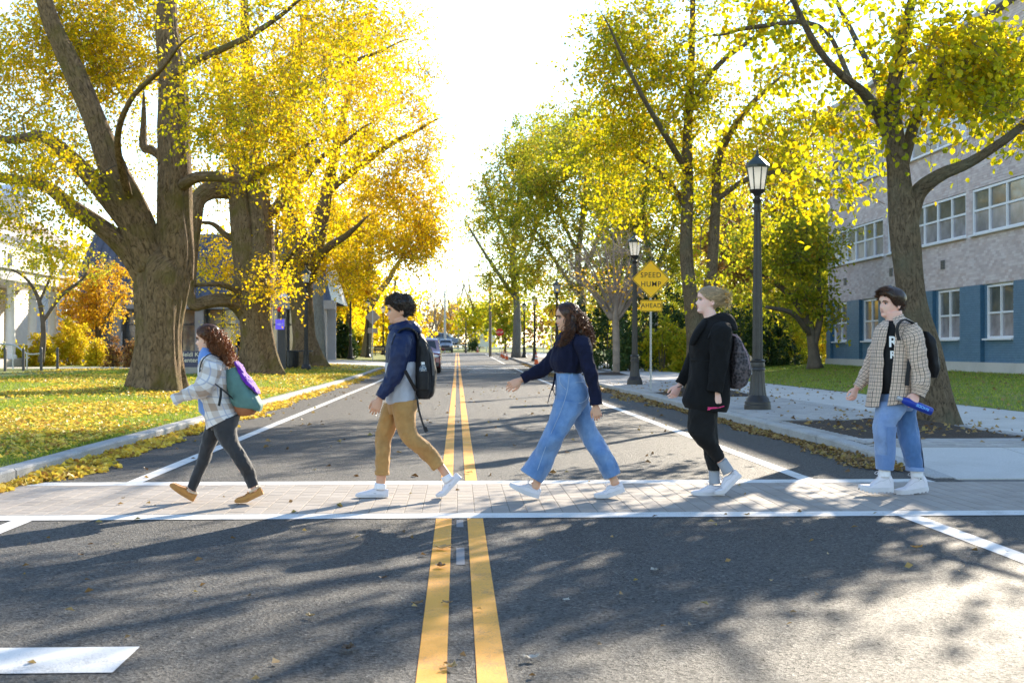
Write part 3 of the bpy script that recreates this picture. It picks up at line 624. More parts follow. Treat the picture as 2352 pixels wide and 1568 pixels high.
# ---- right side
Y = 19.1
b = at(2152, 980, Y); baseA = (b.x, Y, b.z)
TA = [px([(2153, 992, 48), (2150, 950, 42), (2140, 890, 38), (2122, 800, 36), (2098, 710, 33), (2087, 630, 32), (2080, 560, 33), (2073, 500, 31), (2066, 430, 27), (2060, 360, 25), (2053, 300, 21), (2050, 230, 17), (2062, 140, 14), (2085, 40, 11), (2110, -70, 8), (2120, -220, 5)], Y),
      px([(2052, 330, 17), (2025, 275, 14), (1985, 215, 12, -.4), (1930, 170, 9, -.8), (1885, 120, 8, -1), (1845, 50, 7, -1.2), (1800, -50, 5, -1.5)], Y),
      px([(2078, 560, 24), (2092, 490, 22), (2112, 440, 19), (2160, 402, 15, -.3), (2230, 372, 12, -.6), (2310, 320, 10, -1), (2400, 250, 8, -1.4), (2500, 200, 6, -1.8)], Y),
      px([(2066, 400, 15), (2120, 230, 11, .4), (2190, 110, 10, .8), (2270, 40, 9, 1.2), (2360, -30, 7, 1.5)], Y), px([(1960, 195, 6, -.6), (1880, 60, 5, .6), (1720, 65, 5, 1.6), (1660, 80, 3, 2.2)], Y),
      px([(2060, 330, 9), (2020, 200, 8, 2), (1960, 80, 6, 3.2), (1900, -40, 4, 4)], Y)]
tree('linden_tree', 'leaning linden in the mulch bed behind the man with the blue bottle', 'tree', baseA, TA,
     [ell(2130, 160, 200, 160, Y, 92), ell(1890, 200, 180, 120, Y, 48, .8), ell(2310, 330, 120, 150, Y, 130, -.8), ell(1960, 40, 220, 70, Y, 26), ell(2300, 70, 160, 170, Y, 170), ell(2230, 210, 110, 110, Y, 60, 1), ell(2190, 330, 90, 80, Y, 40, .8), ell(2000, 330, 140, 80, Y, 34, 2.2), ell(2210, 270, 150, 120, Y, 60, 1.6),
      ell(2320, -120, 160, 90, Y, 20), ell(2500, 200, 170, 200, Y, 70), ell(2720, 60, 170, 200, Y, 60), ell(1760, 60, 120, 110, Y, 40, 1.8), ell(1900, 400, 120, 60, Y, 34, 2.5)],
     M_LIN, .108, rng, M_BARK2, 56, LEAF6, 5, 8, .85, 4.3, gap=.27, gsc=.6, hollow=.15)
Y = 32
b = at(1602, 906, Y); baseB = (b.x, Y, b.z)
TB = [px([(1603, 918, 34), (1602, 880, 27), (1600, 830, 24), (1596, 770, 18), (1588, 690, 17), (1578, 610, 15), (1576, 540, 14), (1580, 440, 13), (1578, 330, 11), (1585, 200, 9), (1590, 80, 7), (1592, -60, 5)], Y),
      px([(1606, 820, 18), (1618, 730, 15), (1632, 640, 14), (1640, 540, 12), (1645, 440, 11), (1648, 370, 10), (1680, 300, 8), (1730, 235, 6), (1770, 200, 4)], Y),
      px([(1582, 400, 8), (1540, 330, 7, -1), (1480, 230, 5, -2), (1430, 130, 4, -2.5)], Y), px([(1578, 480, 7), (1530, 410, 6, .6), (1460, 360, 4, 1.2), (1390, 330, 3, 1.6)], Y), px([(1583, 250, 7), (1650, 150, 6), (1740, 80, 5), (1800, 20, 3)], Y), px([(1645, 460, 6), (1720, 410, 6, -.6), (1820, 395, 5, -1), (1920, 430, 3, -1.4)], Y)]
tree('linden_tree', 'two-stemmed linden in the mulch bed just behind the speed hump sign', 'tree', baseB, TB,
     [ell(1560, 300, 200, 170, Y, 185), ell(1430, 200, 120, 160, Y, 130), ell(1400, 110, 90, 120, Y, 60, 1), ell(1400, 330, 110, 70, Y, 60, 1), ell(1680, 140, 180, 150, Y, 190), ell(1500, 460, 140, 70, Y, 55, 1), ell(1780, 330, 140, 120, Y, 150), ell(1540, 50, 190, 130, Y, 130), ell(1850, 440, 120, 40, Y, 26, -1), ell(1680, 480, 110, 80, Y, 36, 1.5), ell(1590, 640, 90, 40, Y, 8, -1), ell(1600, -120, 200, 90, Y, 24)],
     M_LIN, .105, rng, M_BARK2, 30, LEAF4, 6, 11, 1.0, 4.6, gap=.14, gsc=.5, hollow=.15)
# young bare street tree, branches fanning upward
Y = 56
b = at(1415, 862, Y); lim = [px([(1415, 872, 9), (1415, 820, 8), (1414, 760, 8), (1413, 735, 8), (1414, 690, 5), (1418, 620, 3)], Y)]
rs = random.Random(4)
for q in range(15):
    a = (q / 14 - .5) * 2; sx = 1413 + a * 8; ex = 1408 + a * rs.uniform(110, 165); ey = 540 + abs(a) * 90 + rs.uniform(-25, 25); d_ = rs.uniform(-1.6, 1.6)
    lim.append(px([(sx, 738 - rs.uniform(0, 22), 4.2), ((sx * .62 + ex * .38), 690 - (690 - ey) * .22, 3, d_ * .4), (sx * .3 + ex * .7, 690 - (690 - ey) * .62, 2, d_ * .75), (ex, ey, 1, d_)], Y))
tree('bare_tree', 'young street tree with bare fanned branches and a few orange leaves', 'tree', (b.x, Y, b.z), lim, [ell(1390, 640, 150, 70, Y, 260, 0, 2.2), ell(1400, 570, 110, 50, Y, 120, 0, 1.8)], M_ORG, .12, rng, M_TWIGP, 8, LEAF4, 5, 0, .75, 2.6, root=.3, twigm=M_TWIGP, droop=-.5, up=-.05)
bt = [o for o in COL.objects if o.name.startswith('bare_tree')][0]
v = unit(rng.normal(size=(420, 3))) * rng.random((420, 1)) ** .5; c_, r_, _ = ell(1400, 665, 150, 55, Y, 1, 0, 2.0); P = c_ + v * r_
V, F, a = leaf_arrays(P, rng.normal(size=P.shape), rng.normal(size=P.shape), .13, LEAF4, rng.random(len(P))); link('crown', fast_mesh('crown', V - np.array(ORG[bt]), [F], attr={'rnd': a}), M_ORG, bt)
# tree with dark leaning stems by the building corner
Y = 57
b = at(1868, 838, Y)
tree('cherry_tree', 'dark-stemmed spreading tree at the corner of the brick building', 'tree', (b.x, Y, b.z - .1), [px([(1872, 846, 16), (1868, 800, 12), (1855, 740, 10), (1825, 690, 8), (1780, 650, 6), (1720, 620, 4)], Y), px([(1868, 800, 9), (1885, 720, 7), (1880, 640, 5), (1890, 560, 3)], Y), px([(1862, 770, 7), (1820, 720, 6, -1), (1760, 705, 4, -1.5)], Y)],
     [ell(1810, 640, 120, 80, Y, 110), ell(1860, 560, 100, 70, Y, 90), ell(1760, 560, 110, 70, Y, 90), ell(1880, 700, 55, 60, Y, 36)], M_OLI, .17, rng, M_TWIG, 12, LEAF4, 6, 8, 1.1, 2.2)
for q, (bx, Y, cx, lob, mt, ls, lb) in enumerate((
    (1335, 84, 1340, [(1300, 400, 130, 130, 190), (1390, 520, 120, 120, 150), (1230, 480, 100, 120, 130), (1270, 620, 90, 70, 60)], M_OLI, .22, 'tall olive-yellow tree behind the bare street tree'),
    (1185, 112, 1190, [(1180, 420, 95, 120, 150), (1140, 520, 70, 100, 100), (1180, 620, 80, 80, 80), (1240, 340, 90, 90, 90)], M_OLI, .28, 'leaning olive tree nearest the far end of the street on the right'),
    (1500, 76, 1480, [(1480, 560, 110, 110, 120), (1440, 440, 110, 110, 110), (1560, 430, 110, 110, 90)], M_OLI, .22, 'green-gold tree behind the speed hump sign'),
    (1740, 82, 1740, [(1740, 430, 140, 120, 150), (1700, 560, 110, 90, 110), (1840, 350, 110, 110, 90)], M_RUS, .24, 'russet tree behind the near lamp post'),
    (1640, 96, 1640, [(1620, 400, 150, 150, 140), (1620, 560, 130, 110, 110)], M_LIN, .27, 'tall yellow-green tree far behind the two-stemmed linden'),
    (1420, 104, 1420, [(1400, 330, 130, 110, 120), (1330, 300, 110, 90, 100), (1420, 480, 120, 120, 90)], M_OLI, .27, 'tall pale-stemmed tree behind the second lamp post'))):
    b = at(bx, 812, Y); gzv = lawn_z(b.x, Y)
    lims = [px([(bx, 802 + (CAMH - gzv) * FPX / Y + 6, 11), (bx + 2, 700, 8), (bx - 8, 600, 7), (cx, 480, 6), (cx + 10, 360, 3)], Y), px([(bx, 640, 6), (bx + 40, 540, 5), (bx + 70, 430, 3)], Y), px([(bx, 600, 5), (bx - 45, 500, 4), (bx - 75, 400, 3)], Y), px([(bx + 2, 690, 5), (bx - 60, 600, 4), (bx - 110, 520, 2)], Y)]
    tree('broadleaf_tree', lb, 'tree', (b.x, Y, gzv - .1), lims, [ell(x, y, rx, ry, Y, n * 1.7) for x, y, rx, ry, n in lob], mt, ls * .78, rng, M_BARK3, 10, LEAF4, 6, 12, ls * 7, 4, gap=.06, gsc=.25)
# far street end: leafless trees, small coloured trees
for q, (bx, Y, hgt, mt, lb) in enumerate(((1000, 190, 640, 0, 'bare pinkish tree at the far street end, leftmost'), (1078, 205, 625, 0, 'tall bare tree behind the far parked cars'), (1052, 215, 612, 0, 'thin bare tree between the far poles'), (965, 180, 655, 0, 'bare tree behind the head of the man in the navy windbreaker'),
                                        (1035, 230, 700, M_ORG, 'round orange tree at the far street end'), (1090, 188, 690, M_LIN, 'low yellow-green tree before the far white house'), (1160, 150, 660, M_OLI, 'green tree beside the far stop sign'), (930, 140, 690, M_YEL2, 'yellow tree far left of the street'))):
    b = at(bx, 800, Y); gzv = gz(Y); by = 802 + (CAMH - gzv) * FPX / Y
    lims = [px([(bx, by + 2, 3), (bx + 1, by - 60, 2.2), (bx - 2, (by + hgt) / 2, 1.4), (bx + 3, hgt, .25)], Y)]
    for k in range(7):
        a = rs.uniform(-1, 1); y0 = by - 30 - k * (by - hgt) * .1; lims.append(px([(bx, y0, 1.2), (bx + a * 25, y0 - 35, .8, a), (bx + a * 38, y0 - 80, .25, 2 * a)], Y))
    tree('bare_tree' if not mt else 'broadleaf_tree', lb, 'tree', (b.x, Y, gzv), lims, [ell(bx, (by + hgt) / 2 - 15, 45, (by - hgt) * .42, Y, 130 if not mt else 90, 0, 3)], mt or M_ORG, .42, rng, M_TWIGP if not mt else M_BARK2, 6, LEAF4, 6, 0 if not mt else 8, 2.2, 3, root=0, twigm=M_TWIGP if not mt else None, droop=-.3)
# ---- shrubs, hedges
def shrub(name, label, c, r, n, m, ls, stems=5, cat='shrub', group=None, twigs=5, lpt=8, droop=.2, tl=.35):
    o = empty(name, (c[0], c[1], c[2])); tag(o, label, cat, group); tb = MB(); c = np.array(c)
    for k in range(stems):
        a = rng.uniform(0, 6.28); tip = c + np.array([math.cos(a) * r[0] * .6, math.sin(a) * r[1] * .6, r[2] * 1.3]); P = catmull(np.array([c + [math.cos(a) * .1, math.sin(a) * .1, -.05], (c + tip) / 2 + [0, 0, .15], tip]), 3); tb.tube(P, np.linspace(.03, .008, len(P)), 5)
    tb.build('stem', M_TWIG, o)
    v = unit(rng.normal(size=(n, 3))) * (.3 + .7 * rng.random((n, 1)) ** .5); v[:, 2] = np.abs(v[:, 2]) * 1.0; A = c + v * np.array([r[0], r[1], r[2] * 1.6]) * (1 + .18 * np.array([mnoise.noise(tuple(q * 3)) for q in v]))[:, None]
    td = unit(rng.normal(size=(n, twigs, 3)) + [0, 0, .2]) * tl; tt = rng.uniform(.1, 1, (n, twigs, lpt, 1)); P = A[:, None, None] + td[:, :, None] * tt + rng.normal(0, .3 * ls, (n, twigs, lpt, 3)); P[..., 2] = np.maximum(P[..., 2], c[2] + .03)
    D = td[:, :, None] * 2 + rng.normal(0, .5, P.shape); N = rng.normal(0, .6, P.shape) + [0, 0, .7]; P = P.reshape(-1, 3)
    rnd = np.clip(.5 * np.repeat(rng.random(n), twigs * lpt) + .5 * rng.random(len(P)), 0, 1)
    V, F, a = leaf_arrays(P, D.reshape(-1, 3), N.reshape(-1, 3), rng.uniform(.7, 1.2, len(P)) * ls, LEAF4, rnd)
    link('foliage', fast_mesh('foliage', V - c, [F], attr={'rnd': a}), m, o); return o
def shrub_px(name, label, xd, Y, w_px, top, n, m, ls, **k):
    b = at(xd, 800, Y); z = lawn_z(b.x, Y); h = at(xd, top, Y).z - z; r_ = w_px * Y / FPX
    return shrub(name, label, (b.x, Y, z), (r_, min(r_, 2.2), h / 1.6), n, m, ls, tl=.5 * max(.5, ls * 4), **k)
HG = 'evergreens behind the right footpath'
for q, (xd, Y, wp, top, n, m, lb) in enumerate(((1395, 68, 55, 600, 130, M_GRN, 'tall dark evergreen left of the second lamp post'), (1475, 70, 60, 560, 150, M_GRN, 'tall dark evergreen behind the second lamp post'), (1545, 69, 50, 640, 110, M_GRN, 'dark evergreen between the speed hump sign and the two-stemmed linden'),
    (1450, 63, 55, 725, 110, M_GRN, 'low rounded evergreen shrub beside the second lamp base'), (1520, 62, 50, 735, 90, M_OLI, 'low olive shrub under the AHEAD plate'), (1575, 61, 36, 750, 60, M_OLI, 'small olive shrub left of the woman in the black coat'),
    (1700, 64, 55, 700, 110, M_GRN, 'dark evergreen shrub just left of the near lamp post'), (1775, 66, 55, 710, 110, M_GRN, 'dark evergreen shrub just right of the near lamp post'), (1640, 66, 45, 690, 90, M_GRN, 'dark evergreen behind the head of the woman in the black coat'),
    (1830, 68, 50, 690, 90, M_OLI, 'olive hedge shrub left of the brick building'), (1885, 72, 40, 700, 60, M_SHR, 'yellow-green shrub against the brick building corner'), (1330, 74, 48, 690, 90, M_GRN, 'dark evergreen behind the curly-haired woman'))):
    shrub_px('evergreen_shrub', lb, xd, Y, wp, top, n, m, .14, group=HG)
for xd, Y, wp, top, n, m, lb in ((160, 66, 50, 735, 130, M_SHR, 'large bright yellow shrub before the white house corner'), (95, 64, 32, 765, 70, M_SHR, 'yellow shrub left of the large yellow one'), (225, 64, 26, 775, 50, M_SHR, 'small yellow shrub right of the large yellow one'), (300, 60, 14, 788, 26, M_RUS, 'small russet hydrangea at the foot of the old maple'), (262, 62, 14, 786, 26, M_RUS, 'small russet hydrangea by the lawn path'),
                       (783, 98, 34, 735, 110, M_GRN, 'dark rhododendron right of the third old maple'), (820, 112, 26, 745, 70, M_OLI, 'olive shrub behind the pole without a lantern'), (745, 112, 30, 740, 60, M_SHR, 'yellow shrub behind the smooth grey trunk'), (910, 128, 30, 755, 60, M_OLI, 'olive shrub behind the pair of far left lamps'), (960, 165, 22, 770, 40, M_GRN, 'dark shrub behind the red car'), (1085, 176, 14, 775, 30, M_GRN, 'round shrub before the far white house'),
                       (30, 68, 40, 790, 60, M_OLI, 'low green shrubs at the porch of the white house'), (560, 62, 20, 800, 30, M_RUS, 'dry brown shrub behind the second old maple'), (450, 56, 16, 845, 24, M_SHR, 'low yellow plant behind the walking woman in plaid')):
    shrub_px('garden_shrub', lb, xd, Y, wp, top, n, m, .13 if Y < 80 else .2)
# ------------------------------------------------------------------ buildings
def glass_mat(name, col, rough=.06):
    m, nt, p = nodes_of(name)
    n = tex(nt, 'ShaderNodeTexNoise', 1.2, 'Object', 3, .6)
    nt.links.new(ramp(nt, n.outputs[0], [(.35, tuple(c * .55 for c in col)), (.65, col)]), p.inputs['Base Color']); p.inputs['Roughness'].default_value = rough; p.inputs['Specular IOR Level'].default_value = .8
    n2 = tex(nt, 'ShaderNodeTexNoise', 2.5, 'Object', 2, .5); bump(nt, n2.outputs[0], .012, .05, p); return m
def brick_mat(name, stops, rough=.85):
    m, nt, p = nodes_of(name)
    a = nt.nodes.new('ShaderNodeAttribute'); a.attribute_name = 'rnd'; n = tex(nt, 'ShaderNodeTexNoise', 50, 'Object', 4, .7); n2 = tex(nt, 'ShaderNodeTexNoise', .5, 'Object', 4, .6)
    c = ramp(nt, a.outputs['Fac'], stops); c = mixc(nt, mth(nt, 'MULTIPLY', n.outputs[0], .4), c, tuple(x * .6 for x in stops[0][1])); c = mixc(nt, mth(nt, 'MULTIPLY', ramp_fac(nt, n2.outputs[0], .45, .8), .35), c, tuple(x * .5 for x in stops[0][1]))
    nt.links.new(c, p.inputs['Base Color']); p.inputs['Roughness'].default_value = rough; bump(nt, n.outputs[0], .4, .006, p); return m
M_BRK = brick_mat('pink_grey_brick', [(0, (.56, .45, .43)), (.4, (.68, .57, .545)), (.8, (.78, .69, .66)), (1, (.60, .46, .42))])
M_BLUE = brick_mat('blue_painted_brick', [(0, (.095, .19, .285)), (1, (.125, .235, .345))], .5)
M_MORT = mat('mortar', (.52, .47, .45), .95, .2, 8); M_MORTB = mat('blue_mortar', (.025, .09, .16), .7, .2, 8)
M_WFR = mat('white_window_paint', (.74, .74, .76), .45, .06, 3); M_GLU = glass_mat('window_glass_clear', (.16, .17, .17)); M_GLL = glass_mat('window_glass_blind', (.36, .34, .37), .15)
M_DKM = mat('dark_metal', (.035, .035, .04), .45, .2, 12); M_ROOFG = mat('grey_roof', (.32, .32, .35), .7, .2, 4)
M_TAUP = mat('taupe_cladding', (.30, .275, .25), .7, .12, 2, .2, 30); M_SLATE = mat('slate_blue_metal', (.075, .085, .12), .4, .2, 2); M_CLAP = mat('white_clapboard', (.78, .76, .70), .6, .08, 3)
M_SHING = mat('tan_shingle', (.33, .28, .24), .9, .25, 14, .6, 40); M_GREYW = mat('light_grey_wall', (.5, .5, .5), .8, .1, 2)
def brick_wall(mb, x, y0, y1, z0, z1, holes=(), bl=.30, bh=.10, g=.010, side=-1):
    rg = np.random.default_rng(int(y0 * 7 + z0 * 31)); nr = int(round((z1 - z0) / bh)); bh = (z1 - z0) / nr; V = []; A = []
    for r_ in range(nr):
        za = z0 + r_ * bh + g / 2; zb = za + bh - g; y = y0 - (bl / 2 if r_ % 2 else 0)
        while y < y1 - .02:
            a, b = max(y, y0) + g / 2, min(y + bl, y1) - g / 2; y += bl
            if b - a < .03 or any(h0 < (a + b) / 2 < h1 and h2 < (za + zb) / 2 < h3 for h0, h1, h2, h3 in holes): continue
            d = .012 + rg.uniform(-.002, .003)
            V += [(x, a, za), (x, b, za), (x, b, zb), (x, a, zb), (x + side * d, a, za), (x + side * d, b, za), (x + side * d, b, zb), (x + side * d, a, zb)]; A += [rg.random()] * 8
    k = len(V) // 8; b = np.arange(k)[:, None] * 8; F = np.array([[4, 7, 6, 5], [0, 4, 5, 1], [3, 2, 6, 7], [0, 3, 7, 4], [1, 5, 6, 2]]); mb.add(V, (b[:, None] + F[None]).reshape(-1, 4), a=np.array(A))
BX = 19.0; BY0, BY1 = 30.0, 66.3; BB = .42
bl = empty('brick_building', (BX + 6, 48, BB)); tag(bl, 'three-storey brick building with blue painted ground floor on the right', 'building')
bw = MB(); strips = [(5.42, 7.12), (9.1, 10.8)]; groups = [(38.6, 47.5), (48.1, 57.0), (57.6, 65.9)]
VY0 = 40.0
lv = 3.6
for z0, z1 in strips: brick_wall(bw, BX, VY0, BY1, lv, z0); lv = z1
brick_wall(bw, BX, VY0, BY1, lv, 13.2)
for z0, z1 in strips:
    brick_wall(bw, BX, BY1 - .4, BY1, z0, z1); brick_wall(bw, BX, 57.0, 57.6, z0, z1); brick_wall(bw, BX, 47.5, 48.1, z0, z1)
o = bw.build('bricks', M_BRK, bl, attr=True); tag(o, kind='stuff')
w_ = MB(); lv = 3.58
for z0, z1 in strips + [(13.2, 13.2)]:
    w_.box((BX + .155, (BY0 + BY1) / 2, (lv + z0) / 2), (.3, BY1 - BY0, z0 - lv)); lv = z1
for z0, z1 in strips:
    for a, b in ((BY1 - .4, BY1), (57.0, 57.6), (47.5, 48.1), (BY0, 38.6)): w_.box((BX + .157, (a + b) / 2, (z0 + z1) / 2), (.3, b - a, z1 - z0))
w_.box((BX + 6.3, BY1 - .15, 6.9), (12, .3, 12.9)); w_.build('wall', M_MORT, bl)
MB().box((BX + 6, (BY0 + BY1) / 2, 13.3), (12.6, BY1 - BY0 + .4, .2)).build('parapet', M_CONC, bl)
# blue ground floor: recessed bays between proud piers
bays = [46.3 - 4.76, 46.3, 51.06, 55.82, 60.58, 65.34]   # far edge of each window
bb = MB(); bk = MB(); pz0, pz1 = .78, 3.58
for i, yf in enumerate(bays):
    y1w, y0w = yf, yf - 2.32
    if i == len(bays) - 1: y1p = BY1
    else: y1p = bays[i + 1] - 2.32 - .25
    y0p = yf + .25
    if y1p > y0p: brick_wall(bb, BX - .10, y0p, y1p, pz0, pz1, (), .24, .085, .008); bk.box((BX + .05, (y0p + y1p) / 2, (pz0 + pz1) / 2), (.3, y1p - y0p, pz1 - pz0))
    brick_wall(bb, BX + .06, y0w - .25, y1w + .25, pz0, 1.62, (), .24, .085, .008); bk.box((BX + .16, (y0w + y1w) / 2, (pz0 + 1.62) / 2), (.196, 2.82, 1.62 - pz0))
    for a, b in ((y0w - .25, y0w), (y1w, y1w + .25)): brick_wall(bb, BX + .06, a, b, 1.62, pz1, (), .24, .085, .008); bk.box((BX + .165, (a + b) / 2, (1.62 + pz1) / 2), (.2, b - a, pz1 - 1.62))
tag(bb.build('blue_bricks', M_BLUE, bl, attr=True), kind='stuff'); bk.build('ground_floor_wall', M_MORTB, bl)
MB().box((BX + .1, (BY0 + BY1) / 2, (BB - .3 + pz0) / 2), (.5, BY1 - BY0 + .1, pz0 - BB + .3)).build('plinth', M_CONC, bl)
def window(parent, x, y0, y1, z0, z1, ny, zs, fr=.07, name='window', dp=.1, gl=(M_GLL, M_GLU), sill=True, fm=M_WFR):
    f = MB(); zz = [z0] + list(zs) + [z1]; ys = np.linspace(y0, y1, ny + 1)
    f.box((x, y0 + fr / 2, (z0 + z1) / 2), (dp, fr, z1 - z0)); f.box((x, y1 - fr / 2, (z0 + z1) / 2), (dp, fr, z1 - z0))
    f.box((x + .002, (y0 + y1) / 2, z0 + fr / 2), (dp, y1 - y0 - 2 * fr, fr)); f.box((x + .002, (y0 + y1) / 2, z1 - fr / 2), (dp, y1 - y0 - 2 * fr, fr))
    for yy in ys[1:-1]: f.box((x - .003, yy, (z0 + z1) / 2), (dp - .012, fr, z1 - z0 - 2 * fr))
    for q in zs: f.box((x + .004, (y0 + y1) / 2, q), (dp - .02, y1 - y0 - 2 * fr, fr * .9))
    o = f.build(name, fm, parent)
    for j in range(ny):
        for k in range(len(zz) - 1): MB().box((x + .025, (ys[j] + ys[j + 1]) / 2, (zz[k] + zz[k + 1]) / 2), (.012, ys[j + 1] - ys[j] - fr * .5, zz[k + 1] - zz[k] - fr * .5)).build('pane', gl[min(k, len(gl) - 1)], o)
    if sill: MB().box((x - .09, (y0 + y1) / 2, z0 - .035), (.26, y1 - y0 + .16, .06)).build('sill', fm, o)
    return o
for yf in bays: window(bl, BX + .10, yf - 2.32, yf, 1.64, 3.54, 2, [2.55], .075)
for z0, z1 in strips:
    for a, b in groups: window(bl, BX + .06, a, b, z0 + .02, z1 - .02, 6, [(z0 + z1) / 2 + .05], .085, 'window_strip')
for y, z in ((56.5, 4.62), (63.3, 4.55), (50.4, 4.55), (62.5, 8.1)):
    v = MB(); v.box((BX - .022, y, z), (.03, .42, .36)); v2 = v.build('vent', mat('vent_grey', (.2, .2, .2), .6), bl); s_ = MB()
    for k in range(5): s_.box((BX - .045, y, z - .13 + k * .065), (.02, .36, .03))
    s_.build('vent_slats', M_DKM, v2)
# ---- white house with a columned porch, facade parallel to the street
HX = -24.0
wh = empty('white_house', (HX - 5, 70, lawn_z(-24, 70))); tag(wh, 'white clapboard house with columned porch and dormers at the far left', 'house'); hz = lawn_z(-24, 70)
cb = MB(); y0, y1 = 56, 81
for k in range(44):
    z = hz + .4 + k * .152
    cb.add([(HX, y0, z), (HX, y1, z), (HX + .0, y1, z + .15), (HX + .0, y0, z + .15), (HX + .025, y0, z), (HX + .025, y1, z)], [[4, 5, 2, 3], [0, 1, 5, 4]])
cb.box((HX - 5.01, (y0 + y1) / 2, hz + 3.4), (10, y1 - y0, 6.8)); cb.build('clapboards', M_CLAP, wh)
MB().box((HX + .1, (y0 + y1) / 2, hz + .15), (.3, y1 - y0, .5)).build('foundation', M_CONC, wh)
cr = MB(); cr.box((HX + .2, (y0 + y1) / 2, hz + 6.9), (.55, y1 - y0 + .6, .28)); cr.box((HX + .1, (y0 + y1) / 2, hz + 6.62), (.2, y1 - y0 + .2, .3)); cr.box((HX + .05, y1 - .1, hz + 3.4), (.14, .3, 6.2)); cr.build('cornice', M_WFR, wh)
rf = MB().add([(HX + .5, y0 - .3, hz + 7.02), (HX + .5, y1 + .3, hz + 7.02), (HX - 5, y1 + .3, hz + 10.8), (HX - 5, y0 - .3, hz + 10.8), (HX - 10.5, y1 + .3, hz + 7.02), (HX - 10.5, y0 - .3, hz + 7.02)], [[0, 1, 2, 3], [3, 2, 4, 5]], N=[[1, 4, 2], [0, 3, 5]]).build('roof', M_SHING, wh)
for yy in (60.5, 69.3, 76.5):
    d = MB(); d.box((HX - 1.9, yy, hz + 8.6), (2.4, 1.7, 1.9)); d.build('dormer', M_CLAP, wh)
    MB().add([(HX - .45, yy - 1.1, hz + 9.5), (HX - .45, yy + 1.1, hz + 9.5), (HX - .45, yy, hz + 10.25), (HX - 4, yy - 1.1, hz + 9.5), (HX - 4, yy + 1.1, hz + 9.5), (HX - 4, yy, hz + 10.25)], [[0, 2, 5, 3], [1, 4, 5, 2]], [[0, 1, 2]]).build('dormer_roof', M_WFR, wh)
    window(wh, HX - .68, yy - .45, yy + .45, hz + 7.9, hz + 9.3, 1, [hz + 8.6], .09, gl=(M_GLU,), fm=M_WFR)
for yy in (58, 62, 66.5, 71, 75.2, 78.6):
    for z in (hz + 1.3, hz + 4.4): window(wh, HX + .05, yy - .5, yy + .5, z, z + 1.6, 1, [z + .8], .1, gl=(M_GLU,))
pc = MB(); pc.box((HX + 1.6, 66, hz + 4.25), (3.2, 14, .5)); pc.box((HX + 1.6, 66, hz + 4.56), (3.5, 14.4, .12)); pc.build('porch_entablature', M_WFR, wh)
MB().box((HX + 1.6, 66, hz + .12), (3.2, 14, .4)).build('porch_floor', M_CONC, wh)
for yy in (59.6, 62.8, 66, 69.2, 72.4): MB().lathe([(.3, 0), (.3, .15), (.23, .2), (.22, 1.5), (.18, 3.5), (.26, 3.6), (.27, 3.68)], 14, (HX + 2.9, yy, hz + .32)).build('column', M_WFR, wh, smooth=True, sharp=40)
# ---- modern dark building behind the left trees, front facing the lawn
DY = 84.0; x0, x1 = -24.5, -8.2; dz = lawn_z(-15, 80)
db = empty('modern_building', (-16, DY, dz)); tag(db, 'modern building with slate-blue roof and taupe pillars behind the left trees', 'building')
MB().box(((x0 + x1) / 2, DY + 5, dz + 1.7), (x1 - x0, .3, 3.4)).build('back_wall', M_GREYW, db)
MB().box(((x0 + x1) / 2, DY + .2, dz + 3.55), (x1 - x0 + .8, 1.4, .55)).build('fascia', M_TAUP, db)
rf = MB().add([(x0 - .2, DY - .2, dz + 3.84), (x1 + .2, DY - .2, dz + 3.84), (x1 - 1, DY + 1.9, dz + 8.2), (x0 + 1, DY + 1.9, dz + 8.2), (x0 - .2, DY + 12, dz + 3.84), (x1 + .2, DY + 12, dz + 3.84), (x0 + 1, DY + 10, dz + 8.2), (x1 - 1, DY + 10, dz + 8.2)], [[0, 1, 2, 3], [1, 5, 7, 2], [3, 2, 7, 6], [0, 3, 6, 4], [4, 6, 7, 5]]).build('roof', M_SLATE, db)
sm = MB()
for k in range(27):
    t = (k + .5) / 27; xa = x0 - .2 + (x1 - x0 + .4) * t; xb = x0 + 1 + (x1 - x0 - 2) * t; sm.tube([(xa, DY - .23, dz + 3.86), (xb, DY + 1.87, dz + 8.2)], .03, 4)
sm.build('roof_seams', M_SLATE, rf)
for k in range(7):
    xx = x0 + .4 + k * (x1 - x0 - .8) / 6; MB().box((xx, DY, dz + 1.65), (.55, .55, 3.3)).build('pillar', M_TAUP, db)
    if k < 6:
        xm = xx + (x1 - x0 - .8) / 12; fw = (x1 - x0 - .8) / 6 - .6; f = MB()
        for q in (-.5, 0, .5): f.box((xm + q * fw, DY + .8, dz + 1.65), (.07, .08, 3.3))
        f.box((xm, DY + .8, dz + 2.3), (fw, .06, .07)); f.box((xm, DY + .8, dz + .1), (fw, .06, .12)); fo = f.build('window', M_DKM, db)
        for q in (-.25, .25): 
            MB().box((xm + q * fw, DY + .82, dz + 1.2), (fw / 2 - .08, .02, 2.1)).build('pane', M_GLU, fo); MB().box((xm + q * fw, DY + .82, dz + 2.8), (fw / 2 - .08, .02, .9)).build('pane', M_GLU, fo)
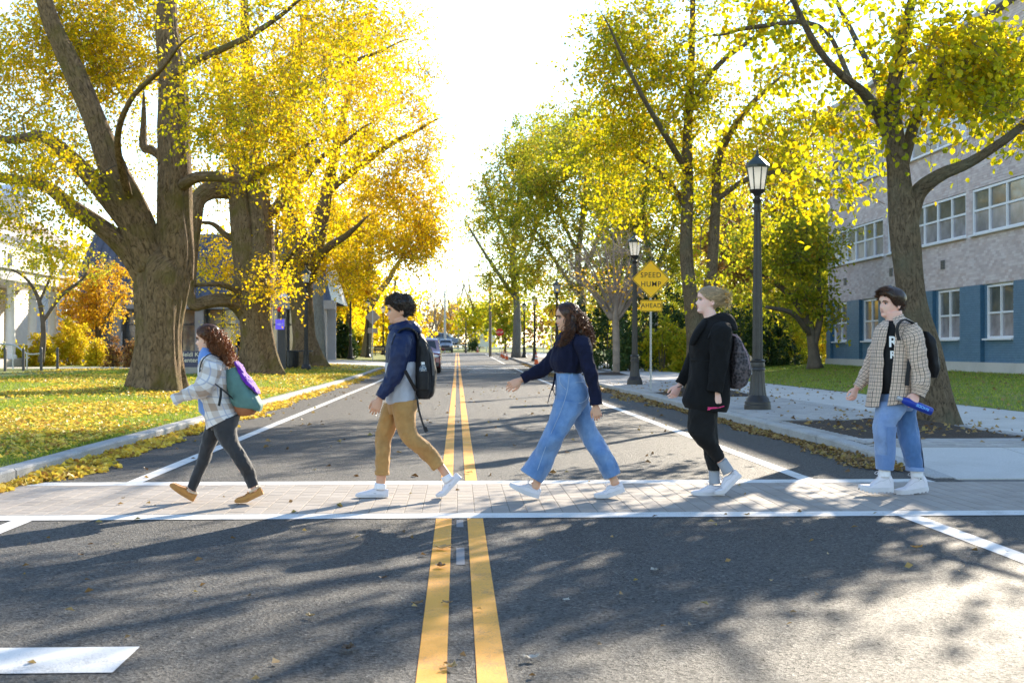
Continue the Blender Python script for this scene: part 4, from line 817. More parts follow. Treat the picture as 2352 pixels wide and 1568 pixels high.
# ---- far white house at the end of the street
FY = 196; fz = gz(FY); c = at(1118, 795, FY)
fh = empty('gabled_house', (c.x, FY, fz)); tag(fh, 'small white gabled house at the far end of the street', 'house'); M_FH = mat('far_white_siding', (.8, .8, .78), .6, .08, 1)
def far_box(mb, xa, xb, ya, yb, FYo=0): 
    a = at(xa, ya, FY); b = at(xb, yb, FY); mb.box(((a.x + b.x) / 2, FY + 3 + FYo, (a.z + b.z) / 2), (abs(b.x - a.x), 6, abs(b.z - a.z)))
h = MB(); far_box(h, 1085, 1138, 760, 797)
p = [at(1085, 760, FY), at(1138, 760, FY), at(1120, 724, FY)]
h.add([p[0], p[1], p[2], p[0] + Vector((0, 6, 0)), p[1] + Vector((0, 6, 0)), p[2] + Vector((0, 6, 0))], [[0, 2, 5, 3], [1, 4, 5, 2]], [[0, 1, 2]]); h.build('wall', M_FH, fh)
up = Vector((0, 0, .15)); MB().add([p[0] + up + Vector((-.4, -.3, -.3)), p[2] + up + Vector((0, -.3, 0)), p[2] + up + Vector((0, 6.3, 0)), p[0] + up + Vector((-.4, 6.3, -.3)), p[1] + up + Vector((.4, -.3, -.3)), p[1] + up + Vector((.4, 6.3, -.3))], [[0, 1, 2, 3], [1, 4, 5, 2]]).build('roof', M_ROOFG, fh)
for xa, ya in ((1111, 744), (1111, 768), (1095, 770)):
    g = MB(); a = at(xa, ya, FY - .05); b_ = at(xa + 7, ya + 13, FY - .05); g.box(((a.x + b_.x) / 2, FY - .03, (a.z + b_.z) / 2), (b_.x - a.x, .08, a.z - b_.z)); g.build('window', M_GLU, fh)
ch = MB(); a = at(1108, 715, FY + 4); ch.box((a.x, FY + 3, a.z), (.9, .9, 2.2)); ch.build('chimney', mat('red_brick_far', (.3, .12, .08), .9), fh)
# ---- utility poles and wires
M_WOOD = mat('weathered_pole_wood', (.22, .19, .16), .9, .3, 3, .4, 30); M_POLEL = mat('pale_metal_pole', (.5, .5, .5), .5)
def pole(label, xd, top, Y, r, m, arm=True):
    b = at(xd, 800, Y); t = at(xd, top, Y); z = gz(Y); o = empty('utility_pole', (b.x, Y, z)); tag(o, label, 'utility pole')
    MB().tube([(b.x, Y, z - .1), (b.x, Y, t.z)], [r, r * .7], 10).build('shaft', m, o)
    if arm: MB().box((b.x - .4, Y - .1, t.z - .5), (2.4, .12, .14)).build('crossarm', m, o)
    return Vector((b.x, Y, t.z - .5))
p1 = pole('wooden utility pole with crossarm beside the far stop sign', 1126, 622, 128, .15, M_WOOD); p2 = pole('pale thin pole before the far parked cars', 1022, 668, 172, .16, M_POLEL, False); p3 = pole('green-grey pole stub above the man in the navy windbreaker', 908, 640, 150, .22, M_WOOD, False)
for k in range(3):
    P = [p1.lerp(p2, t) + Vector((0, 0, .3 * k - 4 * t * (1 - t))) for t in np.linspace(0, 1, 9)]
    tag(MB().tube(P, .02, 4).build('overhead_wire', M_DKM), 'overhead wire sagging between the two far poles, %s' % ('lowest', 'middle one', 'topmost')[k], 'wire')
# ---- far wood closing the street and the sides
def far_wood(name, label, pts, n, m, ls, hz=11):
    A = []
    for k in range(n):
        i = rng.integers(0, len(pts) - 1); t = rng.random(); x = pts[i][0] * (1 - t) + pts[i + 1][0] * t; y = pts[i][1] * (1 - t) + pts[i + 1][1] * t
        top = hz * (.75 + .35 * mnoise.noise((x * .06, y * .06, 2))); A.append((x + rng.normal(0, 2), y + rng.normal(0, 2), gz(min(y, 250)) + top * rng.random() ** .8))
    P = np.repeat(np.array(A), 14, 0) + rng.normal(0, 1.0, (n * 14, 3)); V, F, a = leaf_arrays(P, rng.normal(size=P.shape), rng.normal(size=P.shape), rng.uniform(.6, 1.2, len(P)) * ls, LEAF4, np.clip(.6 * np.repeat(rng.random(n), 14) + .4 * rng.random(len(P)), 0, 1))
    tag(link(name, fast_mesh(name, V, [F], attr={'rnd': a}), m), label, 'wood', kind='stuff')
far_wood('far_wood', 'mixed autumn wood far behind the buildings on the right', [(22, 75), (24, 95), (30, 120), (26, 150), (14, 178)], 2600, M_OLI, .5, 13)
far_wood('far_wood', 'autumn trees far behind the modern building on the left', [(-45, 92), (-30, 100), (-14, 104), (-12, 130), (-10, 160)], 1800, M_YEL2, .5, 10)
far_wood('far_wood', 'grey-green trees closing the far end of the street', [(-40, 215), (-10, 240), (20, 245), (50, 220)], 1000, M_RUS, .7, 9)
# ------------------------------------------------------------------ lamp posts
M_IRON = mat('black_cast_iron', (.018, .017, .018), .42, .3, 9, .12, 60); M_IRONR = mat('green_black_lantern_iron', (.03, .045, .042), .4, .2, 9)
def frosted():
    m, nt, p = nodes_of('frosted_lantern_glass'); p.inputs['Base Color'].default_value = (.86, .85, .82, 1); p.inputs['Roughness'].default_value = .35
    tr = nt.nodes.new('ShaderNodeBsdfTranslucent'); tr.inputs[0].default_value = (.98, .97, .95, 1); mx = nt.nodes.new('ShaderNodeMixShader'); mx.inputs[0].default_value = .7
    nt.links.new(p.outputs[0], mx.inputs[1]); nt.links.new(tr.outputs[0], mx.inputs[2]); nt.links.new(mx.outputs[0], nt.nodes['Material Output'].inputs[0]); return m
M_FROST = frosted()
def lamp_proto():
    t = empty('street_lamp', (0, 0, 0))
    MB().lathe([(.245, 0), (.245, .09), (.235, .10), (.235, .15), (.215, .17), (.205, .21), (.18, .24), (.16, .27)], 32).build('plinth', M_IRON, t, smooth=True, sharp=35)
    MB().lathe([(.165, .26), (.15, .36), (.135, .5), (.13, .62), (.128, .72)], 32, flutes=[.08] * 4 + [.05]).build('base', M_IRON, t)
    MB().lathe([(.125, .72), (.142, .735), (.142, .76), (.128, .78), (.134, .82), (.128, .87), (.14, .885), (.14, .91), (.105, .93)], 32).build('collar', M_IRON, t, smooth=True, sharp=40)
    MB().lathe([(.096, .92), (.09, 1.6), (.078, 2.6), (.06, 3.66)], 32, flutes=[.1] * 4).build('shaft', M_IRON, t)
    MB().lathe([(.064, 3.64), (.07, 3.67), (.07, 3.70), (.06, 3.72), (.06, 3.8), (.075, 3.83), (.088, 3.86), (.088, 3.88), (.06, 3.9), (.055, 3.93), (.07, 3.96), (.14, 4.02), (.15, 4.05)], 24).build('capital', M_IRON, t, smooth=True, sharp=40)
    z0, z1, r0, r1 = 4.05, 4.47, .138, .205; fr = MB()
    for k in range(8):
        a = (k + .5) * math.pi / 4; fr.tube([(r0 * math.cos(a), r0 * math.sin(a), z0), (r1 * math.cos(a), r1 * math.sin(a), z1)], .011, 4)
    fr.lathe([(.19, 4.45), (.222, 4.455), (.226, 4.50), (.2, 4.51)], 8); fr.build('lantern_frame', M_IRONR, t)
    for k in range(8):
        a, b = (k + .5) * math.pi / 4, (k + 1.5) * math.pi / 4; q = .97
        MB().add([(q * r0 * math.cos(a), q * r0 * math.sin(a), z0), (q * r0 * math.cos(b), q * r0 * math.sin(b), z0), (q * r1 * math.cos(b), q * r1 * math.sin(b), z1), (q * r1 * math.cos(a), q * r1 * math.sin(a), z1)], [[0, 1, 2, 3]]).build('pane', M_FROST, t)
    MB().lathe([(.228, 4.50), (.15, 4.58), (.05, 4.66), (.04, 4.68)], 8).build('lantern_roof', M_IRONR, t)
    MB().lathe([(.03, 4.67), (.034, 4.70), (.018, 4.73), (.026, 4.76), (.01, 4.79), (.004, 4.86)], 10).build('finial', M_IRONR, t, smooth=True)
    return t
lp = lamp_proto(); first = True
LG = 'black lamp posts along the street'
for xd, Y, lb in ((1740, 23.9, 'nearest black lamp post with white lantern, behind the woman in the black coat'), (1458, 40.8, 'black lamp post touching the speed hump sign'), (1279, 62, 'black lamp post partly hidden by bare branches above the pedestrian sign'), (1228, 94, 'black lamp post beside the nearest traffic cone'), (1204, 111, 'farthest black lamp post on the right pavement'),
                (703, 60.8, 'black lamp post before the third old maple on the left lawn'), (845, 104.7, 'black lamp post in front of the slender grey maple'), (880, 125, 'black lamp post right beside the man in the navy windbreaker, far behind'), (285, 79, 'lamp post with small signs between white house and old maple')):
    if Y == 62: Y = 70
    p = at(xd, 800, Y); o = lp if first else copy_tree(lp); first = False
    z = swz(p.x, Y) if p.x > 0 else lawn_z(p.x, Y); o.location = (p.x, Y, z - .01); o.rotation_euler.z = xd * .37; tag(o, lb, 'lamp post', LG)
    if xd == 285:
        for k, (zz, w2, h2) in enumerate(((2.55, .5, .35), (1.3, .35, .9))):
            q = MB().box((.25, -.12, zz), (w2, .02, h2)); q.build('plaque', M_WFR, o)
# lamp post that lost its lantern
p = at(805, 800, 95); z = lawn_z(p.x, 95); o = empty('lantern_post', (p.x, 95, z)); tag(o, 'black fluted post without a lantern by the driveway', 'post')
MB().lathe([(.3, 0), (.3, .12), (.2, .2), (.16, .6), (.14, .9)], 20, (p.x, 95, z)).build('base', M_IRON, o); MB().lathe([(.1, .9), (.09, 2), (.06, 4.15)], 16, (p.x, 95, z)).build('shaft', M_IRON, o); MB().lathe([(.105, 1.75), (.105, 1.8)], 16, (p.x, 95, z)).build('band', M_WFR, o)
# ------------------------------------------------------------------ text helper
FONT_CACHE = {}
def text_obj(txt, size, m, parent, loc, rot=(R(90), 0, 0), name='lettering', align='CENTER', bold=0.0, sx=1.0, sp=1.0):
    cu = bpy.data.curves.new('txt', 'FONT'); cu.body = txt; cu.size = size; cu.align_x = align; cu.align_y = 'CENTER'; cu.extrude = .0006; cu.offset = bold; cu.space_character = sp
    ob = bpy.data.objects.new('txt', cu); COL.objects.link(ob); dg = bpy.context.evaluated_depsgraph_get(); dg.update()
    me = bpy.data.meshes.new_from_object(ob.evaluated_get(dg)); bpy.data.objects.remove(ob); bpy.data.curves.remove(cu)
    me.transform(Matrix.Translation(Vector(loc) - ORG.get(parent, Vector())) @ (rot if isinstance(rot, Matrix) else Matrix.Rotation(rot[2], 4, 'Z') @ Matrix.Rotation(rot[1], 4, 'Y') @ Matrix.Rotation(rot[0], 4, 'X')) @ Matrix.Diagonal((sx, 1, 1, 1)))
    return link(name, me, m, parent)
# ------------------------------------------------------------------ road signs
M_SY = mat('sign_yellow', (1.0, .56, .0), .4, .05, 4); M_BLK = mat('sign_black', (.012, .012, .012), .5, 0); M_GALV = mat('galvanised_steel', (.42, .43, .44), .4, .2, 20, metal=.6); M_SBACK = mat('sign_back', (.55, .42, .30), .5, .1, 4); M_RED = mat('sign_red', (.62, .02, .02), .4, .05); M_SW = mat('sign_white', (.8, .8, .8), .4, .03)
def rrect(w, h, r, n=5):
    pts = []
    for cx, cy, a0 in ((w / 2 - r, h / 2 - r, 0), (-w / 2 + r, h / 2 - r, 90), (-w / 2 + r, -h / 2 + r, 180), (w / 2 - r, -h / 2 + r, 270)):
        for k in range(n + 1): a = R(a0 + 90 * k / n); pts.append((cx + r * math.cos(a), cy + r * math.sin(a)))
    return pts
def plate(parent, name, c, w, h, r, m, rot=0, th=.004, dy=0, border=None, bm_=None):
    def ax(u, v, d):
        a = R(rot); return (c[0] + u * math.cos(a) - v * math.sin(a), c[1] + d + dy, c[2] + u * math.sin(a) + v * math.cos(a))
    o = MB().prism(rrect(w, h, r), ax, 0, th).build(name, m, parent)
    if border:
        b0, bw_ = border; A = rrect(w - 2 * b0, h - 2 * b0, max(.005, r - b0)); B = rrect(w - 2 * (b0 + bw_), h - 2 * (b0 + bw_), max(.004, r - b0 - bw_)); n = len(A)
        V = [ax(u, v, -.0015) for u, v in A] + [ax(u, v, -.0015) for u, v in B]; MB().add(V, [[i, (i + 1) % n, n + (i + 1) % n, n + i] for i in range(n)]).build('border', bm_, o)
    return o
def sign_post(parent, x, y, z0, z1, m=None):
    f = MB(); f.box((x, y, (z0 + z1) / 2), (.05, .012, z1 - z0)); f.box((x - .022, y + .018, (z0 + z1) / 2), (.008, .03, z1 - z0)); f.box((x + .022, y + .018, (z0 + z1) / 2), (.008, .03, z1 - z0)); f.build('post', m or M_GALV, parent)
    if y < 50:
        h_ = MB()
        for k in range(int((z1 - z0 - .2) / .05)): h_.box((x, y - .0075, z0 + .15 + k * .05), (.012, .003, .018))
        tag(h_.build('post_holes', M_BLK, parent), kind='stuff')
Y = 35.4
c = at(1495, 641, Y); c2 = at(1496, 702, Y); s1 = empty('warning_sign', (c.x, Y, swz(c.x, Y))); tag(s1, 'yellow diamond sign reading SPEED HUMP with AHEAD plate', 'road sign')
sign_post(s1, c.x, Y + .02, swz(c.x, Y) - .1, c.z + .3)
plate(s1, 'diamond_plate', c, .745, .745, .05, M_SY, 45, border=(.012, .014), bm_=M_BLK); text_obj('SPEED', .205, M_BLK, s1, (c.x, Y - .003, c.z + .105), bold=.0008, sx=.92, sp=1.15); text_obj('HUMP', .205, M_BLK, s1, (c.x, Y - .003, c.z - .14), bold=.0008, sx=.92, sp=1.15)
plate(s1, 'lower_plate', c2, .60, .31, .03, M_SY, 0, border=(.012, .012), bm_=M_BLK); text_obj('AHEAD', .175, M_BLK, s1, (c2.x, Y - .003, c2.z), bold=.0008, sx=.9, sp=1.1)
bt_ = MB()
for dz_ in (.42, -.42): bt_.lathe([(.012, 0), (.01, .006)], 8, (c.x, Y - .008, c.z + dz_ * .9))
bt_.build('bolt', M_GALV, s1)
Y = 85
c = at(1266, 714, Y); c2 = at(1263, 743, Y); s2 = empty('pedestrian_sign', (c.x, Y, swz(c.x, Y))); tag(s2, 'yellow diamond pedestrian sign behind the curly-haired woman', 'road sign'); sign_post(s2, c.x, Y + .02, swz(c.x, Y) - .1, c.z + .3, M_SW)
plate(s2, 'diamond_plate', c, .78, .78, .05, M_SY, 45, border=(.015, .015), bm_=M_BLK); plate(s2, 'lower_plate', c2, .62, .31, .03, M_SY, 0)
pf = MB(); k = .9
def pfx(u, v, d): return (c.x + u * k, Y - .006 + d, c.z + v * k)
pf.prism([(.04 * math.cos(a), .30 + .045 * math.sin(a)) for a in np.linspace(0, 6.28, 12, endpoint=False)], pfx, 0, .004)
for poly in ([(-.05, .24), (.06, .24), (.07, .02), (-.05, .02)], [(-.05, .24), (-.17, .08), (-.14, .05), (-.03, .16)], [(.06, .24), (.17, .12), (.16, .0), (.13, .0), (.12, .1), (.05, .16)], [(-.05, .04), (.02, .04), (-.06, -.14), (-.15, -.33), (-.19, -.31), (-.11, -.12)], [(.0, .04), (.07, .03), (.12, -.14), (.15, -.33), (.10, -.33), (.06, -.12)]): pf.prism(poly, pfx, 0, .004)
pf.build('walking_figure', M_BLK, s2)
ar = MB(); ax2 = lambda u, v, d: (c2.x + u, Y - .006 + d, c2.z + v); ar.prism([(.14, .10), (.10, .12), (-.04, 0), (-.07, .05), (-.14, -.1), (.02, -.08), (-.015, -.04)], ax2, 0, .004); ar.build('arrow', M_BLK, s2)
Y = 95
c = at(856, 728, Y); c2 = at(856, 759, Y); s3 = empty('warning_sign', (c.x, Y, lawn_z(c.x, Y))); tag(s3, 'back of a diamond sign with small plate on a pale post, left roadside', 'road sign'); sign_post(s3, c.x, Y - .02, lawn_z(c.x, Y) - .1, c.z + .5, M_SW); plate(s3, 'diamond_plate', c, .80, .80, .05, M_SBACK, 45); plate(s3, 'lower_plate', c2, .72, .36, .03, M_SBACK, 0)
Y = 118
c = at(1148, 763, Y); s4 = empty('stop_sign', (c.x, Y, gz(Y))); tag(s4, 'small red stop sign at the far right corner', 'road sign'); sign_post(s4, c.x, Y + .02, gz(Y) - .1, c.z + .3)
oc = [(.36 * math.cos(R(22.5 + 45 * k)), .36 * math.sin(R(22.5 + 45 * k))) for k in range(8)]; MB().prism(oc, lambda u, v, d: (c.x + u, Y + d, c.z + v), 0, .004).build('octagon', M_RED, s4); text_obj('STOP', .23, M_SW, s4, (c.x, Y - .004, c.z), bold=.004)
# campus signs
M_NAVY = mat('navy_sign', (.018, .022, .075), .4, .1, 3); M_TAN = mat('sign_base_tan', (.3, .28, .25), .7, .15, 8); M_GOLD = mat('sign_lettering', (.62, .56, .44), .5, .05)
Y = 47
a = at(402, 806, Y); b_ = at(524, 843, Y); s5 = empty('campus_sign', ((a.x + b_.x) / 2, Y, lawn_z(a.x, Y))); tag(s5, 'navy campus sign board on tan plinth between the first two old maples', 'sign')
MB().box(((a.x + b_.x) / 2, Y, (a.z + b_.z) / 2), (b_.x - a.x, .12, a.z - b_.z)).build('panel', M_NAVY, s5); z0 = lawn_z(a.x, Y) - .05; MB().box(((a.x + b_.x) / 2, Y + .01, (z0 + b_.z) / 2), (b_.x - a.x - .06, .2, b_.z - z0)).build('plinth', M_TAN, s5)
p = at(414, 814, Y); text_obj('Heidi Kirk D', .215, M_GOLD, s5, (p.x, Y - .063, p.z), align='LEFT', bold=.003); p = at(414, 827, Y); text_obj('Center', .215, M_GOLD, s5, (p.x, Y - .063, p.z), align='LEFT', bold=.003)
Y = 118
a = at(859, 794, Y); b_ = at(886, 806, Y); s6 = empty('campus_sign', ((a.x + b_.x) / 2, Y, lawn_z(a.x, Y))); tag(s6, 'small navy sign board behind the sign with its back to us', 'sign'); MB().box(((a.x + b_.x) / 2, Y, (a.z + b_.z) / 2), (b_.x - a.x, .08, a.z - b_.z)).build('panel', M_NAVY, s6)
for q in (.1, .9): MB().box((a.x + (b_.x - a.x) * q, Y + .05, (lawn_z(a.x, Y) + b_.z) / 2), (.08, .05, b_.z - lawn_z(a.x, Y) + .3)).build('leg', M_DKM, s6)
for q in (.3, .6): MB().box(((a.x + b_.x) / 2, Y - .045, b_.z + (a.z - b_.z) * q), ((b_.x - a.x) * .75, .005, .05)).build('lettering', M_GOLD, s6)
# ------------------------------------------------------------------ traffic cones
M_CONE = mat('cone_orange', (.85, .13, .02), .45, .1, 5); M_RUB = mat('black_rubber', (.02, .02, .02), .7, .2)
for xd, Y, lb in ((1232, 80, 'nearest orange traffic cone with white bands on the right kerb'), (1164, 108, 'orange traffic cone before the dark trunk, right of the far pair'), (1157, 116, 'orange traffic cone in the middle of the far three'), (1152.5, 124, 'farthest of the three orange cones near the stop sign'), (1097, 168, 'tiny orange cone on the far grass')):
    p = at(xd, 800, Y); z = gz(Y) + (.15 if p.x > 4.6 else .0) + (.035 if Y > 150 else 0); o = empty('traffic_cone', (p.x, Y, z)); tag(o, lb, 'traffic cone', 'orange traffic cones')
    MB().box((p.x, Y, z + .02), (.36, .36, .04)).build('base', M_RUB, o); L = lambda t: .135 * (1 - t) + .025 * t
    prof = lambda t0, t1, e: [(L(t0) + e, .04 + .7 * t0), (L(t1) + e, .04 + .7 * t1)]
    MB().lathe(prof(0, 1, 0), 16, (p.x, Y, z)).build('cone', M_CONE, o, smooth=True, sharp=50)
    for t0, t1 in ((.42, .58), (.68, .84)): MB().lathe(prof(t0, t1, .004), 16, (p.x, Y, z)).build('band', M_SW, o, smooth=True, sharp=50)
# ------------------------------------------------------------------ emergency phone, bin, railings
Y = 60; p = at(645, 800, Y); z = lawn_z(p.x, Y); o = empty('emergency_phone', (p.x, Y, z)); tag(o, 'emergency phone pole with red lamp and blue lit panel', 'phone pole')
tz = at(645, 752, Y).z
MB().box((p.x + .06, Y, (z + tz) / 2), (.36, .3, tz - z + .1)).build('pillar', mat('phone_black', (.02, .02, .03), .4), o)
ml = bpy.data.materials.new('blue_lit_panel'); ml.use_nodes = True; pb = ml.node_tree.nodes['Principled BSDF']; pb.inputs['Base Color'].default_value = (.12, .08, .7, 1); pb.inputs['Emission Color'].default_value = (.18, .12, 1, 1); pb.inputs['Emission Strength'].default_value = .15
a = at(645, 745, Y); MB().box((p.x - .02, Y - .17, a.z), (.40, .05, .46)).build('lit_panel', ml, o); MB().box((p.x + .06, Y, a.z + .42), (.36, .3, .3)).build('housing', MATS['phone_black'], o); MB().ball((p.x - .02, Y, a.z + .68), (.15, .15, .14)).build('red_lamp', M_RED, o, smooth=True)
tt = text_obj('HELP', .13, M_SW, o, (p.x - .02, Y - .2, a.z)); 
q = MB(); q.tube([(p.x - .42, Y + .3, z), (p.x - .42, Y + .3, a.z + 1.3), (p.x - .3, Y + .3, a.z + 1.5), (p.x + .05, Y + .3, a.z + 1.45)], .045, 8); q.build('lamp_arm', M_GALV, o); MB().lathe([(.28, 0), (.2, .12), (.05, .2)], 12, (p.x + .1, Y + .3, a.z + 1.22)).build('lamp_hood', M_SW, o)
p = at(668, 800, 62); z = lawn_z(p.x, 62); o = empty('litter_bin', (p.x, 62, z)); tag(o, 'black slatted litter bin behind the lawn lamp post', 'litter bin'); MB().lathe([(.3, 0), (.33, .1), (.35, .75), (.37, .8), (.34, .82), (.33, .75)], 18, (p.x, 62, z)).build('body', M_DKM, o)
for k in range(18):
    a = k / 18 * 6.283; MB().box((p.x + .36 * math.cos(a), 62 + .36 * math.sin(a), z + .42), (.05, .02, .66), a + 1.57).build('slat', M_IRON, o)
MB().box((p.x + .2, 62.6, z + .8), (1.5, .6, .06)).build('lid_shelf', M_DKM, o)
for k, (xd, Y) in enumerate(((12, 52), (54, 53), (95, 54), (132, 55))):
    p = at(xd, 800, Y); z = lawn_z(p.x, Y); o = MB().box((p.x, Y, z + .42), (.09, .09, .9)).lathe([(.06, .87), (.03, .93)], 8, (p.x, Y, z)).build('rail_post', M_DKM); tag(o, ('leftmost black rail post before the white house', 'second black rail post from the left edge', 'third black rail post from the left edge', 'rightmost black rail post before the yellow shrub')[k], 'post', 'black posts on the far left lawn')
o = MB(); P = [at(-40, 790, 56), at(30, 792, 56), at(62, 812, 55.5), at(96, 812, 55)]
hr = empty('handrail', (P[1].x, 56, lawn_z(P[1].x, 56))); tag(hr, 'pale metal handrail by the porch steps at far left', 'handrail'); MB().tube(catmull(np.array([tuple(v) for v in P]), 4), .035, 8).build('rail', M_GALV, hr)
for q in (1, 2, 3): MB().tube([(P[q].x, P[q].y, lawn_z(P[q].x, P[q].y) - .05), tuple(P[q])], .03, 8).build('post', M_GALV, hr)
# rail fence at the far end
rf = empty('rail_fence', (-6, 178, gz(178))); tag(rf, 'white rail fence behind the far parked cars', 'fence')
for k in range(9): MB().box((-9 + k * 2.6, 178, gz(178) + .55), (.12, .12, 1.1)).build('post', M_SW, rf)
for k in range(2): MB().box((1.4, 178, gz(178) + .5 + .4 * k), (20.8, .05, .12)).build('rail', M_SW, rf)
p = at(1070, 800, 150); o = empty('street_pole', (p.x, 164, gz(164))); tag(o, 'thin dark pole on the far grass right of the parked cars', 'pole'); pp = at(1070, 790, 164); MB().tube([(pp.x, 164, gz(164) - .1), (pp.x, 164, at(1070, 738, 164).z)], [.1, .06], 8).build('shaft', M_DKM, o); MB().lathe([(.14, 0), (.14, .3), (.1, .4)], 8, (pp.x, 164, gz(164))).build('base', M_DKM, o)
# ------------------------------------------------------------------ cars
M_TYRE = mat('tyre', (.02, .02, .02), .8, .1); M_RIM = mat('alloy', (.45, .45, .46), .3, .1, metal=.8); M_CGL = glass_mat('car_glass', (.03, .035, .04), .04); M_TAIL = mat('tail_light_red', (.5, .02, .02), .3, 0); M_HEAD = mat('head_light', (.75, .75, .75), .15, 0); M_PLATE = M_SW
def car_paint(name, col):
    m, nt, p = nodes_of(name); p.inputs['Base Color'].default_value = (*col, 1); p.inputs['Metallic'].default_value = .3; p.inputs['Roughness'].default_value = .32; p.inputs['Coat Weight'].default_value = .8; p.inputs['Coat Roughness'].default_value = .06; return m
def suv(label, loc, rz, paint, group=None, cat='car'):
    """local: x across, y length (front at -y), z up"""
    o = empty('parked_car', loc); tag(o, label, cat, group); ORG[o] = Vector((0, 0, 0)); L2, W, = 2.3, .92
    prof = [(-2.3, .45), (-2.28, .75), (-2.1, .95), (-1.2, 1.08), (-.55, 1.58), (-.2, 1.70), (1.4, 1.72), (1.85, 1.62), (2.15, 1.12), (2.28, .95), (2.3, .45), (2.2, .28), (-2.2, .28)]
    secs = []; n = len(prof)
    for xx, k in ((-1, 0), (-.93, .05), (0, .07), (.93, .05), (1, 0)): pass
    b = MB(); xs = [(-W, 0.0), (-W * .93, .035), (-W * .5, .06), (W * .5, .06), (W * .93, .035), (W, 0.0)]; V = []
    for x, e in xs:
        for y, z in prof:
            zt = max(0, (z - 1.0) / .72); tum = 1 - .17 * zt; V.append((x * tum, y * (1 + e * .35), z + (e * .5 if z > .9 else 0)))
    Q = [[i * n + j, i * n + (j + 1) % n, (i + 1) * n + (j + 1) % n, (i + 1) * n + j] for i in range(len(xs) - 1) for j in range(n)]
    b.add(V, Q, N=[list(range(n)), [(len(xs) - 1) * n + j for j in range(n)][::-1]]); body = b.build('body', paint, o, smooth=True, sharp=30)
    def quadp(nm, pts, m): 
        V = np.array(pts, float); return MB().add(V, [[0, 1, 2, 3]]).build(nm, m, o)
    quadp('windscreen', [(-.72, -1.14, 1.16), (.72, -1.14, 1.16), (.62, -.62, 1.60), (-.62, -.62, 1.60)], M_CGL); quadp('rear_window', [(-.7, 2.18, 1.17), (-.62, 1.94, 1.58), (.62, 1.94, 1.58), (.7, 2.18, 1.17)], M_CGL)
    for s_ in (-1, 1):
        f = lambda y, z: (s_ * (W * (1 - .17 * max(0, (z - 1) / .72)) + .012), y, z)
        for ya, yb, yc, yd in ((-.95, .1, .1, -.45), (.2, 1.05, 1.05, .2), (1.15, 1.85, 1.65, 1.15)): quadp('side_window', [f(ya, 1.13), f(yb, 1.13), f(yc, 1.57), f(yd, 1.57)], M_CGL)
        m_ = MB(); m_.ball((s_ * 1.04, -.82, 1.16), (.11, .07, .09), 10, 6); m_.build('mirror', paint, o, smooth=True)
        MB().ball((s_ * .68, -2.25, .82), (.2, .1, .09), 10, 6).build('headlight', M_HEAD, o, smooth=True); MB().box((s_ * .8, 2.25, 1.0), (.2, .12, .3)).build('tail_light', M_TAIL, o)
        for y in (-1.45, 1.4):
            wv = MB(); th = np.linspace(0, 2 * np.pi, 25)
            P = [(s_ * .80 + d, y + r_ * np.cos(t), .36 + r_ * np.sin(t)) for d, r_ in ((-.11, .3), (-.11, .35), (-.08, .365), (.08, .365), (.11, .35), (.11, .26)) for t in th[:-1]]
            wv.add(P, [[i * 24 + j, i * 24 + (j + 1) % 24, (i + 1) * 24 + (j + 1) % 24, (i + 1) * 24 + j] for i in range(5) for j in range(24)], N=[list(range(24)), list(range(120, 144))]); w1 = wv.build('wheel', M_TYRE, o, smooth=True, sharp=40)
            rm = MB(); xx = s_ * .92
            for k in range(5):
                a = k * 1.2566; rm.box((xx, y + .13 * math.cos(a), .36 + .13 * math.sin(a)), (.02, .22, .06), M=Matrix.Rotation(a, 4, 'X'))
            rm.build('rim', M_RIM, w1)
    MB().box((0, -2.33, .72), (1.0, .05, .22)).build('grille', M_DKM, o); MB().box((0, -2.34, .42), (1.7, .08, .2)).build('bumper', M_DKM, o); MB().box((0, 2.33, .5), (1.7, .08, .26)).build('bumper', M_DKM, o); MB().box((0, 2.32, .85), (.5, .04, .14)).build('number_plate', M_SW, o)
    o.rotation_euler.z = rz; return o
suv('dark red SUV on the road right behind the man in the navy windbreaker', (-1.75, 67, gz(67)), 0, car_paint('maroon_paint', (.16, .02, .02)))
suv('grey SUV seen from behind at the far end of the street', (at(1025, 800, 176).x, 166.5, gz(166)), 0, car_paint('grey_paint', (.09, .095, .11)))
suv('blue car parked beyond the grey SUV', (at(1019, 800, 182).x, 184, gz(184) + .9), R(75), car_paint('blue_paint', (.03, .06, .13)))
